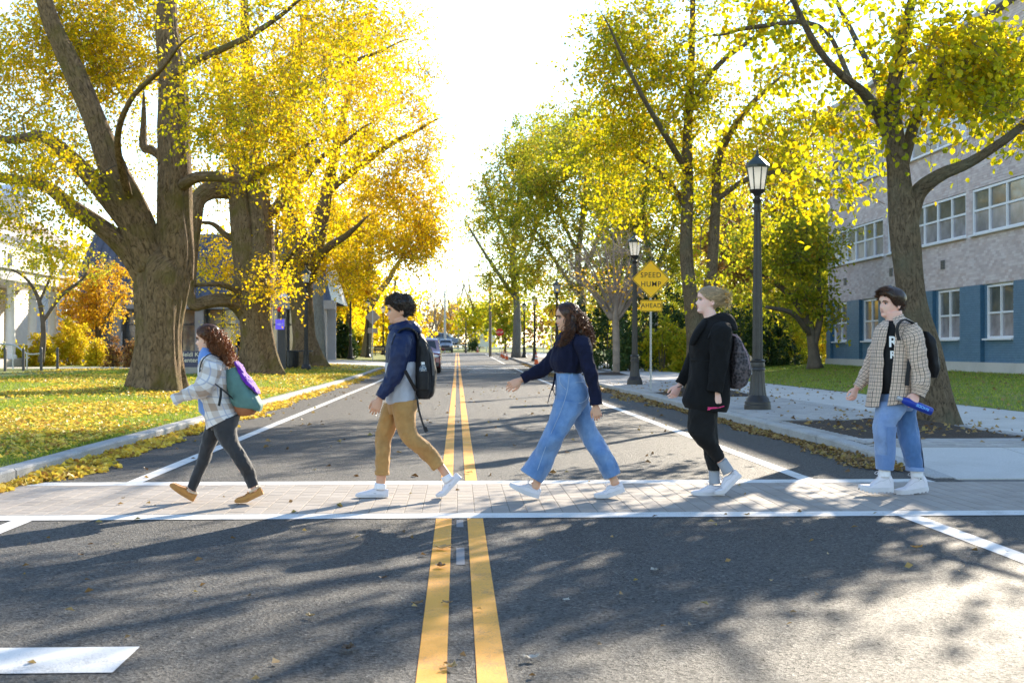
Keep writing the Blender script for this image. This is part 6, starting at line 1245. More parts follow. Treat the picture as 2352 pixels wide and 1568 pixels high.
def denim(name, base, light, dark=None):
    m, nt, p = nodes_of(name); n = tex(nt, 'ShaderNodeTexNoise', 5, 'Object', 4, .65); n2 = tex(nt, 'ShaderNodeTexNoise', 90, 'Object', 4, .7, mapping=(1, 1, 2.5)); n3 = tex(nt, 'ShaderNodeTexNoise', 320, 'Object', 2, .6)
    c = ramp(nt, n.outputs[0], [(.35, base), (.68, light)]); c = mixc(nt, mth(nt, 'MULTIPLY', n2.outputs[0], .45), c, tuple(x * .55 for x in base)); nt.links.new(c, p.inputs['Base Color']); p.inputs['Roughness'].default_value = .85; p.inputs['Sheen Weight'].default_value = .25; bump(nt, mth(nt, 'ADD', n3.outputs[0], n.outputs[0]), .3, .006, p); return m
M_EYE = mat('eye_white', (.42, .38, .36), .25, 0); M_IRIS = mat('iris_brown', (.04, .02, .012), .2, 0); M_LIPS = mat('lips', (.42, .14, .12), .45, .1); M_LIPS2 = mat('lips_pale', (.46, .20, .18), .45, .1); M_SEAM = mat('shoe_seam', (.42, .41, .43), .8, .1)
M_SK1 = skin('skin_light', (0.744, 0.480, 0.348), (0.792, 0.432, 0.324)); M_SK2 = skin('skin_tan', (0.600, 0.348, 0.216), (0.624, 0.312, 0.204)); M_SK3 = skin('skin_warm', (0.624, 0.372, 0.240), (0.672, 0.348, 0.240)); M_SK4 = skin('skin_fair', (0.792, 0.552, 0.456), (0.840, 0.456, 0.384)); M_SK5 = skin('skin_rosy', (0.744, 0.492, 0.384), (0.792, 0.408, 0.324))
M_H1 = hair_mat('hair_brown_curls', (.045, .02, .009), (.40, .17, .06), .5); M_H2 = hair_mat('hair_black_curls', (.012, .008, .006), (.08, .048, .03), .25); M_H3 = hair_mat('hair_dark_curls', (.014, .008, .005), (.22, .085, .03), .45); M_H4 = hair_mat('hair_ash_blond', (.30, .20, .11), (.78, .57, .33), .4); M_H5 = hair_mat('hair_short_brown', (.020, .011, .007), (.15, .07, .03), .3)
M_PLAID = plaid(); M_GRID = tattersall(); M_BJEAN = denim('black_jeans', (.014, .014, .017), (.036, .036, .041)); M_KHAKI = cloth('khaki_cotton', (.40, .22, .075), .15, .85, .1, 200, .35, 12); M_NAVYJ = cloth('navy_windbreaker', (.007, .016, .062), .2, .5, 0, 150, .35, 12); M_GREYJ = cloth('grey_windbreaker', (.40, .41, .46), .08, .55, .1, 150, .3, 12)
M_NAVYS = cloth('navy_knit', (.006, .008, .028), .25, .95, 0, 180, .5, 10); M_JEAN = denim('blue_wide_jeans', (.075, .18, .40), (.22, .36, .60)); M_COAT = cloth('black_wool', (.006, .006, .0065), .25, .95, 0, 160, .4, 9); M_BLKP = cloth('black_trousers', (.007, .007, .0075), .25, .85, 0, 200, .3, 10)
M_JL = denim('light_patch_denim', (.17, .27, .50), (.28, .40, .64)); M_JD = denim('dark_patch_denim', (.055, .14, .32), (.10, .21, .43)); M_JM = denim('mid_patch_denim', (.115, .21, .43), (.19, .30, .54)); M_TEE = cloth('black_tee', (.012, .012, .013), .2, .9, 0); M_BLUEH = cloth('blue_hoodie', (.14, .27, .62), .12, .9, .3)
M_SHOE = cloth('white_shoe_leather', (.66, .63, .67), .06, .55, 0, 90, .15, 16); M_SOLE = mat('white_rubber', (.58, .56, .58), .6, .08, 10); M_SOCK = cloth('white_sock', (.78, .77, .80), .06, .95, .2); M_SOCKG = cloth('grey_sock', (.32, .34, .38), .1, .95, .2); M_MOC = cloth('tan_suede', (.50, .23, .06), .12, .9, .3, 220, .3, 14); M_MOC2 = mat('tan_stitch', (.38, .17, .05), .8, .1); M_FLEECE = cloth('cream_fleece', (.66, .50, .34), .12, .98, .4, 60, .8); M_MOCS = mat('tan_sole', (.42, .19, .05), .75, .15, 12)
M_BAGK = cloth('black_pack_nylon', (.012, .012, .014), .3, .6, 0, 120, .5, 16); M_BAGT = cloth('teal_pack_cloth', (.10, .20, .18), .12, .75, .05, 180, .35, 10); M_BAGB = cloth('brown_pack_base', (.30, .11, .045), .15, .7, .05); M_PURP = cloth('purple_jacket', (.13, .015, .34), .15, .8, .2); M_PINK = cloth('pink_tassel', (.75, .04, .18), .1, .8, .2)
# ------------------------------------------------------------------ the five walkers
def make_body(fig, H, neck, hands, core, m, fem=0):
    hm = MB(); H.mesh(hm, fem); V, Q, UV, N = limb(fig, neck, seg=20, sub=3); hm.add(V, Q, N=N); hv, hf = remesh(hm, .0042, 3); out = MB(); out.add(hv, hf)
    cm = MB()
    for V, Q, UV, N in core: cm.add(V, Q, N=N)
    cv, cf = remesh(cm, .013, 4); out.add(cv, cf)
    for hv_, hf_ in hands: out.add(hv_, hf_)
    return out.build('body', m, fig.root, smooth=True)
def ankle(fig, a, b, r0, r1, dy): return limb(fig, [(a[0], a[1], r0, dy), ((a[0] + b[0]) / 2, (a[1] + b[1]) / 2, (r0 + r1) / 2, dy), (b[0], b[1], r1, dy)], seg=16, sub=2)
def polyW(fig, pts): return [np.array(fig.W(*q)) for q in pts]
prng = np.random.default_rng(11)
def in_poly(poly, n, rng):
    P = np.array(poly, float); out = []; lo, hi = P.min(0), P.max(0)
    while len(out) < n:
        q = rng.uniform(lo, hi); c = False; j = len(P) - 1
        for i in range(len(P)):
            if (P[i][1] > q[1]) != (P[j][1] > q[1]) and q[0] < (P[j][0] - P[i][0]) * (q[1] - P[i][1]) / (P[j][1] - P[i][1]) + P[i][0]: c = not c
            j = i
        if c: out.append(q)
    return np.array(out)
def scalp(H, n, rng, zlo, ph0, off=.004):
    out = []
    while len(out) < n:
        ph = rng.uniform(-math.pi, math.pi); a = abs(ph); z = rng.uniform(zlo(a), .222)
        if a < ph0 and z < .185: continue
        out.append(H(*head_pt(z, ph, off)))
    return np.array(out)
# ============ 1: woman in plaid overshirt with teal backpack
f = Fig(380, 760, 2.959, (470, 1466), 'p', 'woman with long curly hair in a plaid overshirt and tan moccasins')
yr, yf = f.ground(660, 1470) - f.Y, f.ground(300, 1458) - f.Y
H = Head(f, (352, 350), (408, 158), 0, R(4)); core = [loft(f, [(400, 400, 500, 400, .08), (370, 480, 540, 500, .13), (380, 700, 580, 700, .13), (420, 860, 620, 830, .13)], seg=20), limb(f, [(520, 860, 70, -.08), (590, 1060, 45, -.08), (720, 1310, 24, yr)], seg=16), limb(f, [(490, 880, 60, .08), (400, 1100, 36, .08), (300, 1340, 22, yf)], seg=16),
      ankle(f, (735, 1320), (770, 1385), 26, 28, yr), ankle(f, (300, 1340), (285, 1395), 26, 30, yf), limb(f, [(460, 460, 40, -.17), (370, 630, 32, -.2), (200, 690, 22, -.2)], seg=14), limb(f, [(480, 460, 40, .16), (540, 640, 30, .17), (560, 760, 22, .18)], seg=14)]
hd = hand(f.W(290, 668, -.2), (-1, 0, -.25), (0, .3, 1), (0, 1, 0), .9, (20, 25, 20)); hd2 = hand(f.W(560, 775, .18), (0, 0, -1), (-1, 0, 0), (0, -1, 0), .9)
body = make_body(f, H, [(405, 330, 42, 0), (425, 380, 40, 0), (440, 430, 48, 0)], [hd, hd2], core, M_SK1, 1); H.face(body, M_H1, M_LIPS, .8)
part(f, 'jeans', [loft(f, [(420, 800, 650, 790, .16, 0), (415, 860, 648, 840, .155, 0), (440, 930, 630, 900, .12, -.02)], seg=28), loft(f, [(440, 880, 648, 815, .115, -.07), (470, 960, 628, 920, .10, -.08), (510, 1035, 640, 1015, .085, -.09), (580, 1130, 682, 1085, .07, -.1), (630, 1200, 728, 1165, .064, -.1), (675, 1280, 765, 1250, .055, yr), (716, 1362, 788, 1332, .046, yr)], seg=26, wr=.004, wsc=26, seed=3, hem=True),
     loft(f, [(405, 880, 560, 850, .11, .06), (372, 990, 500, 985, .09, .07), (347, 1100, 450, 1090, .07, .08), (325, 1180, 424, 1170, .062, .08), (292, 1270, 376, 1262, .052, yf), (263, 1345, 322, 1385, .044, yf)], seg=26, wr=.004, wsc=26, seed=5, hem=True)], M_BJEAN)
part(f, 'hoodie', [loft(f, [(372, 318, 440, 330, .062), (360, 350, 470, 365, .078), (345, 395, 500, 400, .10), (345, 470, 520, 480, .13), (352, 600, 540, 610, .14), (346, 720, 560, 730, .14), (352, 790, 570, 790, .14), (392, 830, 580, 810, .13)], seg=26, wr=.004)], M_BLUEH)
part(f, 'overshirt', loft(f, [(402, 372, 478, 372, .075), (372, 402, 535, 420, .155), (346, 470, 566, 500, .185), (346, 560, 580, 600, .185), (350, 650, 592, 680, .18), (372, 750, 620, 745, .182), (400, 850, 640, 790, .185), (415, 922, 648, 806, .188)], seg=34, sub=5, wr=.009, wsc=9, seed=1, hem=True), M_PLAID)
part(f, 'sleeve', [limb(f, [(455, 425, 62, -.15), (435, 500, 72, -.19, .9), (400, 585, 70, -.21, .9), (350, 640, 56, -.22), (275, 662, 46, -.22), (205, 688, 40, -.22), (160, 712, 36, -.22)], seg=26, sub=5, wr=.010, wsc=13, seed=2, hem=True), limb(f, [(490, 430, 55, .15), (530, 560, 55, .19), (555, 680, 45, .2), (560, 770, 36, .2)], seg=20, wr=.006, hem=True)], M_PLAID)
shoe(f, 'moccasin', (306, 1458), (215, 1405), (128, 1338), yf, M_MOC, M_MOCS, style='moc', ts=.02); shoe(f, 'moccasin', (828, 1402), (705, 1462), (612, 1468), yr, M_MOC, M_MOCS, style='moc', ts=.02)
part(f, 'hair', loft(f, [(375, 185, 470, 195, .07), (395, 240, 510, 245, .08), (420, 310, 545, 325, .085), (450, 380, 575, 390, .085), (490, 430, 580, 435, .07), (530, 465, 560, 465, .03)], seg=26, wr=.012, wsc=28, seed=9), M_H1)
H.cap('hair_crown', M_H1, f.root, lambda a: np.interp(a, [0, .5, 1.0, 1.5, 1.9, 3.15], [.186, .176, .135, .10, .05, .02]), lambda a, t: .013 + .006 * t, .006)
K = 900; roots = scalp(H, K, prng, lambda a: np.interp(a, [0, .8, 1.3, 2, 3.2], [.19, .17, .12, .08, .05]), .75, .012); tp = in_poly([(395, 300), (470, 260), (560, 290), (610, 360), (636, 430), (610, 470), (560, 508), (500, 485), (450, 430)], K, prng)
tips = np.array([np.array(f.W(a, b, prng.normal(0, .06))) for a, b in tp]); mids = (roots + tips) / 2 + np.c_[prng.uniform(.0, .05, K), prng.normal(0, .05, K), prng.uniform(.02, .07, K)]
strands('curls', M_H1, f.root, roots, mids, tips, prng, .0036, 5.5, .016, 30)
bp = empty('backpack', f.W(690, 700)); tag(bp, 'teal backpack with brown base and purple jacket, on the woman in plaid', 'backpack', 'backpacks')
def bpart(name, secs, m, parent=None, **k): return part(f, name, loft(f, secs, pw=3.0, **k), m, parent or bp)
bpart('body', [(556, 486, 640, 462, .10), (556, 560, 702, 560, .135), (574, 650, 768, 660, .145), (598, 732, 806, 752, .145), (606, 752, 800, 775, .14)], M_BAGT, wr=.008, wsc=14); bpart('base', [(603, 738, 768, 762, .140), (622, 785, 765, 795, .138), (655, 828, 748, 818, .12)], M_BAGB, wr=.004)
bpart('front_pocket', [(690, 600, 760, 640, .10), (705, 700, 812, 735, .115), (735, 770, 806, 795, .10)], M_BAGT, wr=.006); pj = bpart('draped_jacket', [(612, 425, 632, 420, .07), (632, 470, 668, 468, .10), (660, 530, 708, 530, .11), (700, 585, 755, 590, .115), (750, 630, 785, 640, .10), (780, 665, 798, 662, .06)], M_PURP, wr=.016, wsc=22)
band('strap', [f.W(500, 395, -.16), f.W(440, 368, -.165), f.W(385, 400, -.20), f.W(360, 450, -.22), f.W(352, 500, -.21)], .022, .006, M_BAGK, bp); band('strap', [f.W(468, 590, -.29), f.W(520, 630, -.26), f.W(595, 695, -.15)], .028, .006, M_BAGK, bp); band('strap', [f.W(510, 618, -.3), f.W(508, 680, -.305), f.W(495, 752, -.30)], .02, .005, M_BAGK, bp, ref=(1, 0, 0))
# ============ 2: man in navy and grey windbreaker
f = Fig(850, 710, 2.8, (470, 1490), 'p', 'man with short curly hair in a navy and grey windbreaker and khaki trousers')
yr, yf = f.ground(705, 1492) - f.Y, f.ground(225, 1489) - f.Y
H = Head(f, (352, 274), (416, 86), 0, R(5)); core = [loft(f, [(370, 330, 480, 330, .09), (345, 430, 510, 450, .14), (345, 640, 510, 640, .14), (350, 820, 510, 810, .14)], seg=20), limb(f, [(450, 850, 66, -.08), (480, 1050, 46, -.08), (690, 1260, 26, yr)], seg=16), limb(f, [(400, 850, 60, .08), (310, 1080, 36, .08), (290, 1320, 26, yf)], seg=16), ankle(f, (680, 1240), (770, 1370), 30, 30, yr), ankle(f, (292, 1300), (282, 1420), 35, 34, yf), limb(f, [(430, 380, 44, -.17), (390, 600, 32, -.2), (280, 795, 24, -.22)], seg=14), limb(f, [(440, 380, 44, .17), (460, 600, 30, .19), (420, 780, 24, .2)], seg=14)]
hd = hand(f.W(278, 803, -.22), tuple(f.W(238, 905, -.22) - f.W(278, 803, -.22)), (-1, 0, -.2), (.3, 1, 0), 1.0, (22, 26, 20)); hd2 = hand(f.W(420, 785, .2), (0, 0, -1), (-1, 0, 0), (0, -1, 0), .95)
body = make_body(f, H, [(415, 240, 52, 0), (435, 300, 52, 0), (440, 360, 60, 0)], [hd, hd2], core, M_SK2); H.face(body, M_H2, M_LIPS, .7)
part(f, 'trousers', [loft(f, [(335, 800, 542, 795, .155, 0), (330, 850, 535, 850, .15, 0), (340, 910, 525, 910, .12, 0)], seg=28), loft(f, [(350, 830, 542, 805, .12, -.07), (368, 900, 531, 890, .115, -.08), (390, 990, 528, 970, .10, -.09), (426, 1085, 548, 1048, .09, -.1), (508, 1160, 622, 1108, .08, -.1), (586, 1230, 684, 1180, .07, yr), (650, 1298, 726, 1246, .063, yr)], seg=28, sub=5, wr=.006, wsc=20, seed=13, hem=True),
     loft(f, [(308, 830, 470, 830, .12, .06), (280, 930, 402, 930, .105, .07), (256, 1030, 386, 1020, .095, .08), (249, 1090, 360, 1090, .082, .08), (252, 1190, 350, 1190, .074, yf), (248, 1290, 344, 1296, .068, yf), (249, 1330, 342, 1333, .067, yf)], seg=28, sub=5, wr=.006, wsc=20, seed=15, hem=True)], M_KHAKI)
part(f, 'trouser_cuff', [loft(f, [(246, 1304, 343, 1306, .069, yf), (245, 1332, 344, 1334, .069, yf)], seg=26, inflate=.004, hem=True), loft(f, [(634, 1284, 706, 1224, .065, yr), (655, 1306, 730, 1249, .065, yr)], seg=26, inflate=.004, hem=True)], M_KHAKI)
part(f, 'jacket', loft(f, [(365, 295, 500, 300, .09), (338, 350, 545, 352, .17), (326, 430, 550, 440, .195), (322, 500, 545, 510, .195), (320, 548, 542, 545, .19)], seg=34, sub=5, wr=.008, wsc=12, seed=21), M_NAVYJ)
part(f, 'jacket_lower', loft(f, [(320, 546, 542, 542, .19), (317, 640, 545, 650, .188), (316, 740, 545, 745, .186), (322, 818, 545, 798, .186), (340, 842, 538, 808, .18)], seg=34, sub=5, wr=.009, wsc=11, seed=22, hem=True), M_GREYJ)
part(f, 'hood', [loft(f, [(352, 285, 470, 252, .085), (345, 305, 535, 270, .115), (352, 330, 566, 320, .125), (380, 345, 560, 350, .10), (430, 330, 530, 340, .05)], seg=30, sub=5, wr=.010, wsc=18, seed=23)], M_NAVYJ)
part(f, 'sleeve', [limb(f, [(440, 350, 62, -.15), (425, 430, 74, -.19, .85), (412, 520, 68, -.21, .9), (390, 610, 60, -.22), (350, 690, 50, -.23), (310, 755, 42, -.23), (284, 795, 36, -.225)], seg=26, sub=5, wr=.009, wsc=14, seed=24, hem=True), limb(f, [(450, 370, 55, .16), (465, 560, 50, .19), (430, 700, 42, .2), (418, 780, 34, .2)], seg=20, wr=.006, hem=True)], M_NAVYJ)
MB().lathe([(.012, 0), (.012, .003)], 14).build('logo_patch', M_SW, f.root); lg = f.root.children[-1]
for o in f.root.children:
    if o.name.startswith('logo_patch'): o.location = f.W(266, 757, -.275) - ORG[f.root] + ORG[f.root] * 0; o.data.transform(Matrix.Translation(ORG[f.root]) @ Matrix.Rotation(R(70), 4, 'X'))
part(f, 'sock', [limb(f, [(284, 1388, 40, yf), (280, 1440, 42, yf)], seg=18, hem=False), limb(f, [(735, 1335, 38, yr), (765, 1380, 40, yr)], seg=18)], M_SOCK)
shoe(f, 'slip_on_shoe', (340, 1487), (185, 1489), (107, 1487), yf, M_SHOE, M_SOLE, style='slipon', ts=.022); shoe(f, 'slip_on_shoe', (853, 1352), (735, 1478), (672, 1491), yr, M_SHOE, M_SOLE, style='slipon', ts=.022)
H.cap('hair', M_H2, f.root, lambda a: np.interp(a, [0, .5, .9, 1.25, 1.5, 1.75, 2.1, 3.15], [.178, .17, .145, .11, .10, .07, .045, .03]), lambda a, t: (.006 + .020 * min(1, t * 1.6)), .008, seed=4)
K = 620; roots = scalp(H, K, prng, lambda a: np.interp(a, [0, .9, 1.4, 2, 3.2], [.178, .15, .125, .09, .07]), .4, .012); cen = H(-.005, 0, .12); od = unit(roots - cen); tips = roots + od * prng.uniform(.008, .03, (K, 1)) + prng.normal(0, .010, (K, 3)); mids = roots + od * .022 + prng.normal(0, .012, (K, 3)); strands('curls', M_H2, f.root, roots, mids, tips, prng, .0034, 1.6, .0085, 12, start=0)
bp = empty('backpack', f.W(600, 600)); tag(bp, 'black backpack with side pocket, on the man in the windbreaker', 'backpack', 'backpacks')
bpart('body', [(537, 352, 572, 345, .10), (534, 420, 612, 418, .145), (530, 520, 640, 515, .155), (526, 640, 655, 640, .158), (528, 740, 650, 742, .155), (546, 802, 628, 802, .12)], M_BAGK, wr=.007, wsc=16); bpart('front_pocket', [(610, 440, 640, 450, .10), (622, 520, 662, 530, .12), (632, 640, 672, 640, .125), (622, 745, 664, 745, .12), (600, 790, 640, 792, .1)], M_BAGK, wr=.008, wsc=20)
bpart('side_pocket', [(548, 612, 618, 606, .045, -.155), (544, 660, 622, 660, .05, -.155), (546, 740, 616, 740, .045, -.15)], M_BAGK, wr=.003)
for q in range(3): band('zip_seam', [f.W(575 + q * 22, 372 + q * 30, -.10), f.W(612 + q * 14, 430 + q * 14, -.152), f.W(640 + q * 6, 520, -.162), f.W(650 + q * 4, 640, -.165)], .007, .004, M_DKM, bp, ref=(1, 0, 0))
band('strap', [f.W(548, 385, -.12), f.W(530, 335, -.125), f.W(485, 308, -.125), f.W(430, 318, -.14), f.W(385, 365, -.185), f.W(362, 430, -.205)], .055, .010, M_BAGK, bp); band('strap', [f.W(455, 605, -.29), f.W(490, 670, -.26), f.W(532, 745, -.19)], .028, .006, M_BAGK, bp, ref=(1, 0, 0)); band('strap_end', [f.W(540, 790, -.17), f.W(552, 880, -.19), f.W(578, 970, -.19), f.W(600, 1022, -.19)], .016, .005, M_BAGK, bp, ref=(1, 0, 0)); band('strap_tab', [f.W(593, 1000, -.195), f.W(606, 1034, -.195)], .03, .012, M_BAGK, bp, ref=(1, 0, 0))
mw = bpy.data.materials.new('clear_bottle_plastic'); mw.use_nodes = True; q = mw.node_tree.nodes['Principled BSDF']; q.inputs['Base Color'].default_value = (.85, .92, 1, 1); q.inputs['Roughness'].default_value = .08; q.inputs['Transmission Weight'].default_value = .75; q.inputs['IOR'].default_value = 1.33
c = f.W(580, 690, -.16); wb = empty('water_bottle', c); tag(wb, 'clear plastic water bottle in the side pocket of the black backpack', 'bottle'); MB().lathe([(.028, 0), (.033, .01), (.033, .085), (.031, .09), (.033, .10), (.030, .125), (.016, .15), (.013, .155), (.013, .16)], 18, c).build('bottle', mw, wb, smooth=True, sharp=40); MB().lathe([(.0155, .152), (.0155, .17), (.012, .172)], 16, c).build('cap', M_SW, wb); MB().lathe([(.0338, .05), (.0338, .085)], 18, c).build('label_band', mat('bottle_label_blue', (.2, .5, .8), .4), wb)
# ============ 3: woman in navy sweater and wide jeans
f = Fig(1230, 730, 2.903, (540, 1494), 'p', 'smiling woman with long dark curls in a navy sweater and wide blue jeans')
yn, yf = f.ground(325, 1497) - f.Y, f.ground(800, 1491) - f.Y; yn = min(yn, -.05)
H = Head(f, (487, 276), (552, 84), 0, R(14)); core = [loft(f, [(500, 320, 600, 320, .08), (465, 420, 640, 430, .13), (470, 560, 620, 570, .125), (475, 640, 630, 640, .13), (485, 760, 660, 760, .14)], seg=20), limb(f, [(560, 800, 75, -.08), (450, 1050, 42, -.08), (320, 1370, 26, yn)], seg=16), limb(f, [(610, 800, 70, .08), (700, 1050, 40, .08), (880, 1330, 26, yf)], seg=16), ankle(f, (335, 1350), (310, 1430), 30, 33, yn), ankle(f, (870, 1320), (898, 1400), 30, 34, yf), limb(f, [(640, 360, 40, -.16), (720, 640, 28, -.18), (752, 830, 22, -.18)], seg=14), limb(f, [(520, 380, 40, .15), (360, 560, 28, .18), (190, 645, 22, .18)], seg=14)]
hd = hand(f.W(752, 822, -.18), tuple(f.W(772, 915, -.18) - f.W(752, 822, -.18)), (-1, 0, -.1), (.4, 1, 0), .9, (22, 28, 22)); hd2 = hand(f.W(208, 638, .18), tuple(f.W(100, 690, .18) - f.W(208, 638, .18)), (-.2, -.2, -1), (0, 1, -.3), .95, (16, 24, 20))
body = make_body(f, H, [(545, 235, 42, 0), (555, 290, 42, 0), (560, 350, 50, 0)], [hd, hd2], core, M_SK3, 1); H.face(body, M_H3, M_LIPS, 1.0)
part(f, 'jeans', [loft(f, [(458, 586, 640, 582, .135, 0), (460, 640, 668, 640, .165, 0), (460, 720, 700, 715, .178, 0), (455, 800, 698, 790, .172, 0), (470, 870, 660, 860, .13, 0)], seg=32, wr=.003), loft(f, [(452, 780, 660, 800, .12, -.07), (432, 870, 642, 875, .125, -.08), (398, 960, 586, 955, .12, -.09), (345, 1080, 516, 1075, .12, -.1), (288, 1175, 468, 1178, .12, yn), (244, 1240, 430, 1265, .122, yn), (207, 1288, 358, 1383, .122, yn)], seg=32, sub=5, wr=.008, wsc=12, seed=31, hem=True, wstr=(1, 1, .35)),
     loft(f, [(540, 810, 700, 780, .12, .06), (598, 950, 736, 925, .118, .08), (645, 1060, 792, 1045, .115, .09), (705, 1160, 852, 1138, .11, yf), (766, 1250, 893, 1220, .11, yf), (822, 1353, 926, 1305, .108, yf)], seg=32, sub=5, wr=.008, wsc=12, seed=33, hem=True, wstr=(1, 1, .35))], M_JEAN)
def onsurf(pts, dy): return [f.W(a, b, dy) for a, b in pts]
st = MB(); M_STI = mat('denim_stitch', (.34, .42, .55), .8, .1)
for pts, dy in (([(602, 655), (596, 775), (640, 805), (695, 760), (690, 660), (602, 655)], -.168), ([(490, 610), (495, 660), (545, 715)], -.160), ([(560, 600), (545, 720), (500, 860), (440, 1000), (390, 1120), (330, 1290)], -.205)): st.tube(catmull(np.array([tuple(v) for v in onsurf(pts, dy)]), 4), .0022, 4)
st.build('stitching', M_STI, f.root); MB().box(tuple(f.W(582, 606, -.145)), (.012, .006, .05)).build('belt_loop', M_JEAN, f.root)
part(f, 'sweater', loft(f, [(500, 288, 610, 292, .075), (476, 325, 660, 325, .155), (446, 400, 684, 400, .18), (428, 480, 676, 490, .182), (432, 540, 655, 550, .165), (450, 580, 640, 588, .15)], seg=34, sub=5, wr=.010, wsc=13, seed=35, hem=True, wstr=(1.4, 1, .35)), M_NAVYS)
part(f, 'sleeve', [loft(f, [(635, 312, 668, 312, .02, -.12), (606, 330, 698, 328, .06, -.15), (592, 380, 716, 370, .085, -.17), (615, 450, 730, 430, .08, -.185), (650, 550, 747, 535, .07, -.19), (683, 650, 770, 642, .064, -.19), (704, 750, 790, 742, .06, -.185), (712, 822, 795, 812, .056, -.18)], seg=26, sub=5, wr=.009, wsc=14, seed=36, hem=True), limb(f, [(530, 370, 55, .14), (440, 500, 62, .17), (370, 560, 47, .18), (300, 592, 39, .18), (218, 630, 36, .18)], seg=26, sub=5, wr=.009, wsc=14, seed=37, hem=True)], M_NAVYS)
ds = MB(); 
for pts in ([(457, 586), (448, 640), (442, 690), (452, 735), (466, 742), (466, 690), (462, 620), (459, 590)], [(456, 590), (440, 680), (420, 740), (404, 806)], [(460, 590), (452, 660), (438, 710), (430, 700)]): ds.tube(catmull(np.array([tuple(f.W(a, b, -.045)) for a, b in pts]), 4), .0038, 6)
ds.build('drawstring', M_NAVYS, f.root)
shoe(f, 'sneaker', (338, 1497), (225, 1462), (121, 1404), yn, M_SHOE, M_SOLE, ts=.032); shoe(f, 'sneaker', (966, 1442), (840, 1490), (740, 1491), yf, M_SHOE, M_SOLE, ts=.032)
part(f, 'hair', [loft(f, [(530, 110, 615, 120, .065), (565, 160, 650, 165, .08), (580, 230, 675, 240, .085), (600, 300, 695, 315, .085), (625, 350, 705, 360, .07), (670, 385, 715, 385, .03)], seg=26, wr=.014, wsc=26, seed=41), loft(f, [(575, 150, 605, 150, .03, -.07), (572, 230, 608, 240, .03, -.10), (545, 315, 592, 320, .03, -.13), (495, 365, 555, 370, .028, -.155), (490, 395, 530, 395, .015, -.16)], seg=20, wr=.012, wsc=30, seed=42)], M_H3)
H.cap('hair_crown', M_H3, f.root, lambda a: np.interp(a, [0, .35, .8, 1.2, 1.6, 2, 3.15], [.198, .19, .150, .10, .06, .04, .02]), lambda a, t: .013 + .006 * t, .006)
K = 900; roots = scalp(H, K, prng, lambda a: np.interp(a, [0, .8, 1.3, 2, 3.2], [.21, .205, .19, .08, .05]), 1.45, .012); nb = int(K * .62); tp = np.concatenate([in_poly([(600, 200), (690, 210), (735, 300), (758, 385), (725, 422), (680, 400), (620, 320)], nb, prng), in_poly([(510, 345), (560, 310), (600, 320), (580, 380), (520, 408), (455, 402)], K - nb, prng)])
tips = np.array([np.array(f.W(a, b, prng.normal(.0, .06) if i < nb else (prng.normal(-.165, .02) if prng.random() < .7 else prng.normal(.13, .03)))) for i, (a, b) in enumerate(tp)]); mids = (roots + tips) / 2 + np.c_[prng.uniform(0, .05, K), np.where(np.arange(K) < nb, prng.normal(0, .05, K), np.sign(tips[:, 1] - f.Y) * .06), prng.uniform(.02, .06, K)]
mids[nb:] = np.array([np.array(f.W(588 + prng.normal(0, 12), 225 + prng.normal(0, 18), -.105 + prng.normal(0, .012) if t_[1] < f.Y else .11)) for t_ in tips[nb:]]); strands('curls', M_H3, f.root, roots, mids, tips, prng, .0036, 5.5, .015, 30)
# ============ 4: woman in black hooded coat
f = Fig(1640, 690, 2.75, (355, 1503), 'p', 'woman with pinned-up ash blond hair in a black belted coat')
yn, yf = f.ground(440, 1502) - f.Y, f.ground(350, 1506) - f.Y; yn, yf = min(yn, -.05), max(yf, .03)
H = Head(f, (288, 246), (378, 78), 0, R(6)); core = [loft(f, [(345, 290, 420, 290, .08), (290, 400, 470, 400, .14), (270, 600, 460, 600, .14), (260, 900, 410, 900, .14)], seg=20), limb(f, [(320, 930, 70, -.07), (330, 1110, 45, -.07), (460, 1290, 26, yn)], seg=16), limb(f, [(340, 930, 60, .08), (370, 1130, 36, .08), (400, 1380, 26, yf)], seg=16), ankle(f, (430, 1245), (480, 1330), 30, 32, yn), limb(f, [(440, 380, 44, -.17), (430, 600, 32, -.2), (410, 800, 24, -.2)], seg=14), limb(f, [(360, 380, 44, .17), (260, 590, 30, .2), (165, 750, 23, .2)], seg=14)]
hd = hand(f.W(418, 797, -.2), (.06, 0, -1), (-1, -.15, 0), (.2, 1, 0), 1.0, (24, 30, 26)); hd2 = hand(f.W(160, 752, .2), tuple(f.W(98, 865, .2) - f.W(160, 752, .2)), (-1, -.2, -.3), (.2, 1, 0), .95, (20, 28, 22))
body = make_body(f, H, [(350, 215, 42, 0), (372, 270, 44, 0), (385, 330, 55, 0)], [hd, hd2], core, M_SK4, 1); H.face(body, M_H4, M_LIPS2, 0)
part(f, 'trousers', [loft(f, [(228, 890, 420, 905, .14, -.06), (222, 1000, 412, 1000, .118, -.075), (228, 1075, 403, 1080, .108, -.08), (275, 1140, 416, 1130, .092, -.085), (342, 1207, 446, 1185, .08, yn), (406, 1282, 468, 1240, .066, yn)], seg=28, sub=5, wr=.006, wsc=18, seed=51, hem=True), loft(f, [(260, 920, 420, 920, .12, .06), (300, 1080, 420, 1080, .1, .07), (330, 1200, 430, 1200, .085, .08), (345, 1270, 435, 1270, .078, yf), (360, 1333, 438, 1331, .07, yf)], seg=26, wr=.006, wsc=18, seed=53, hem=True)], M_BLKP)
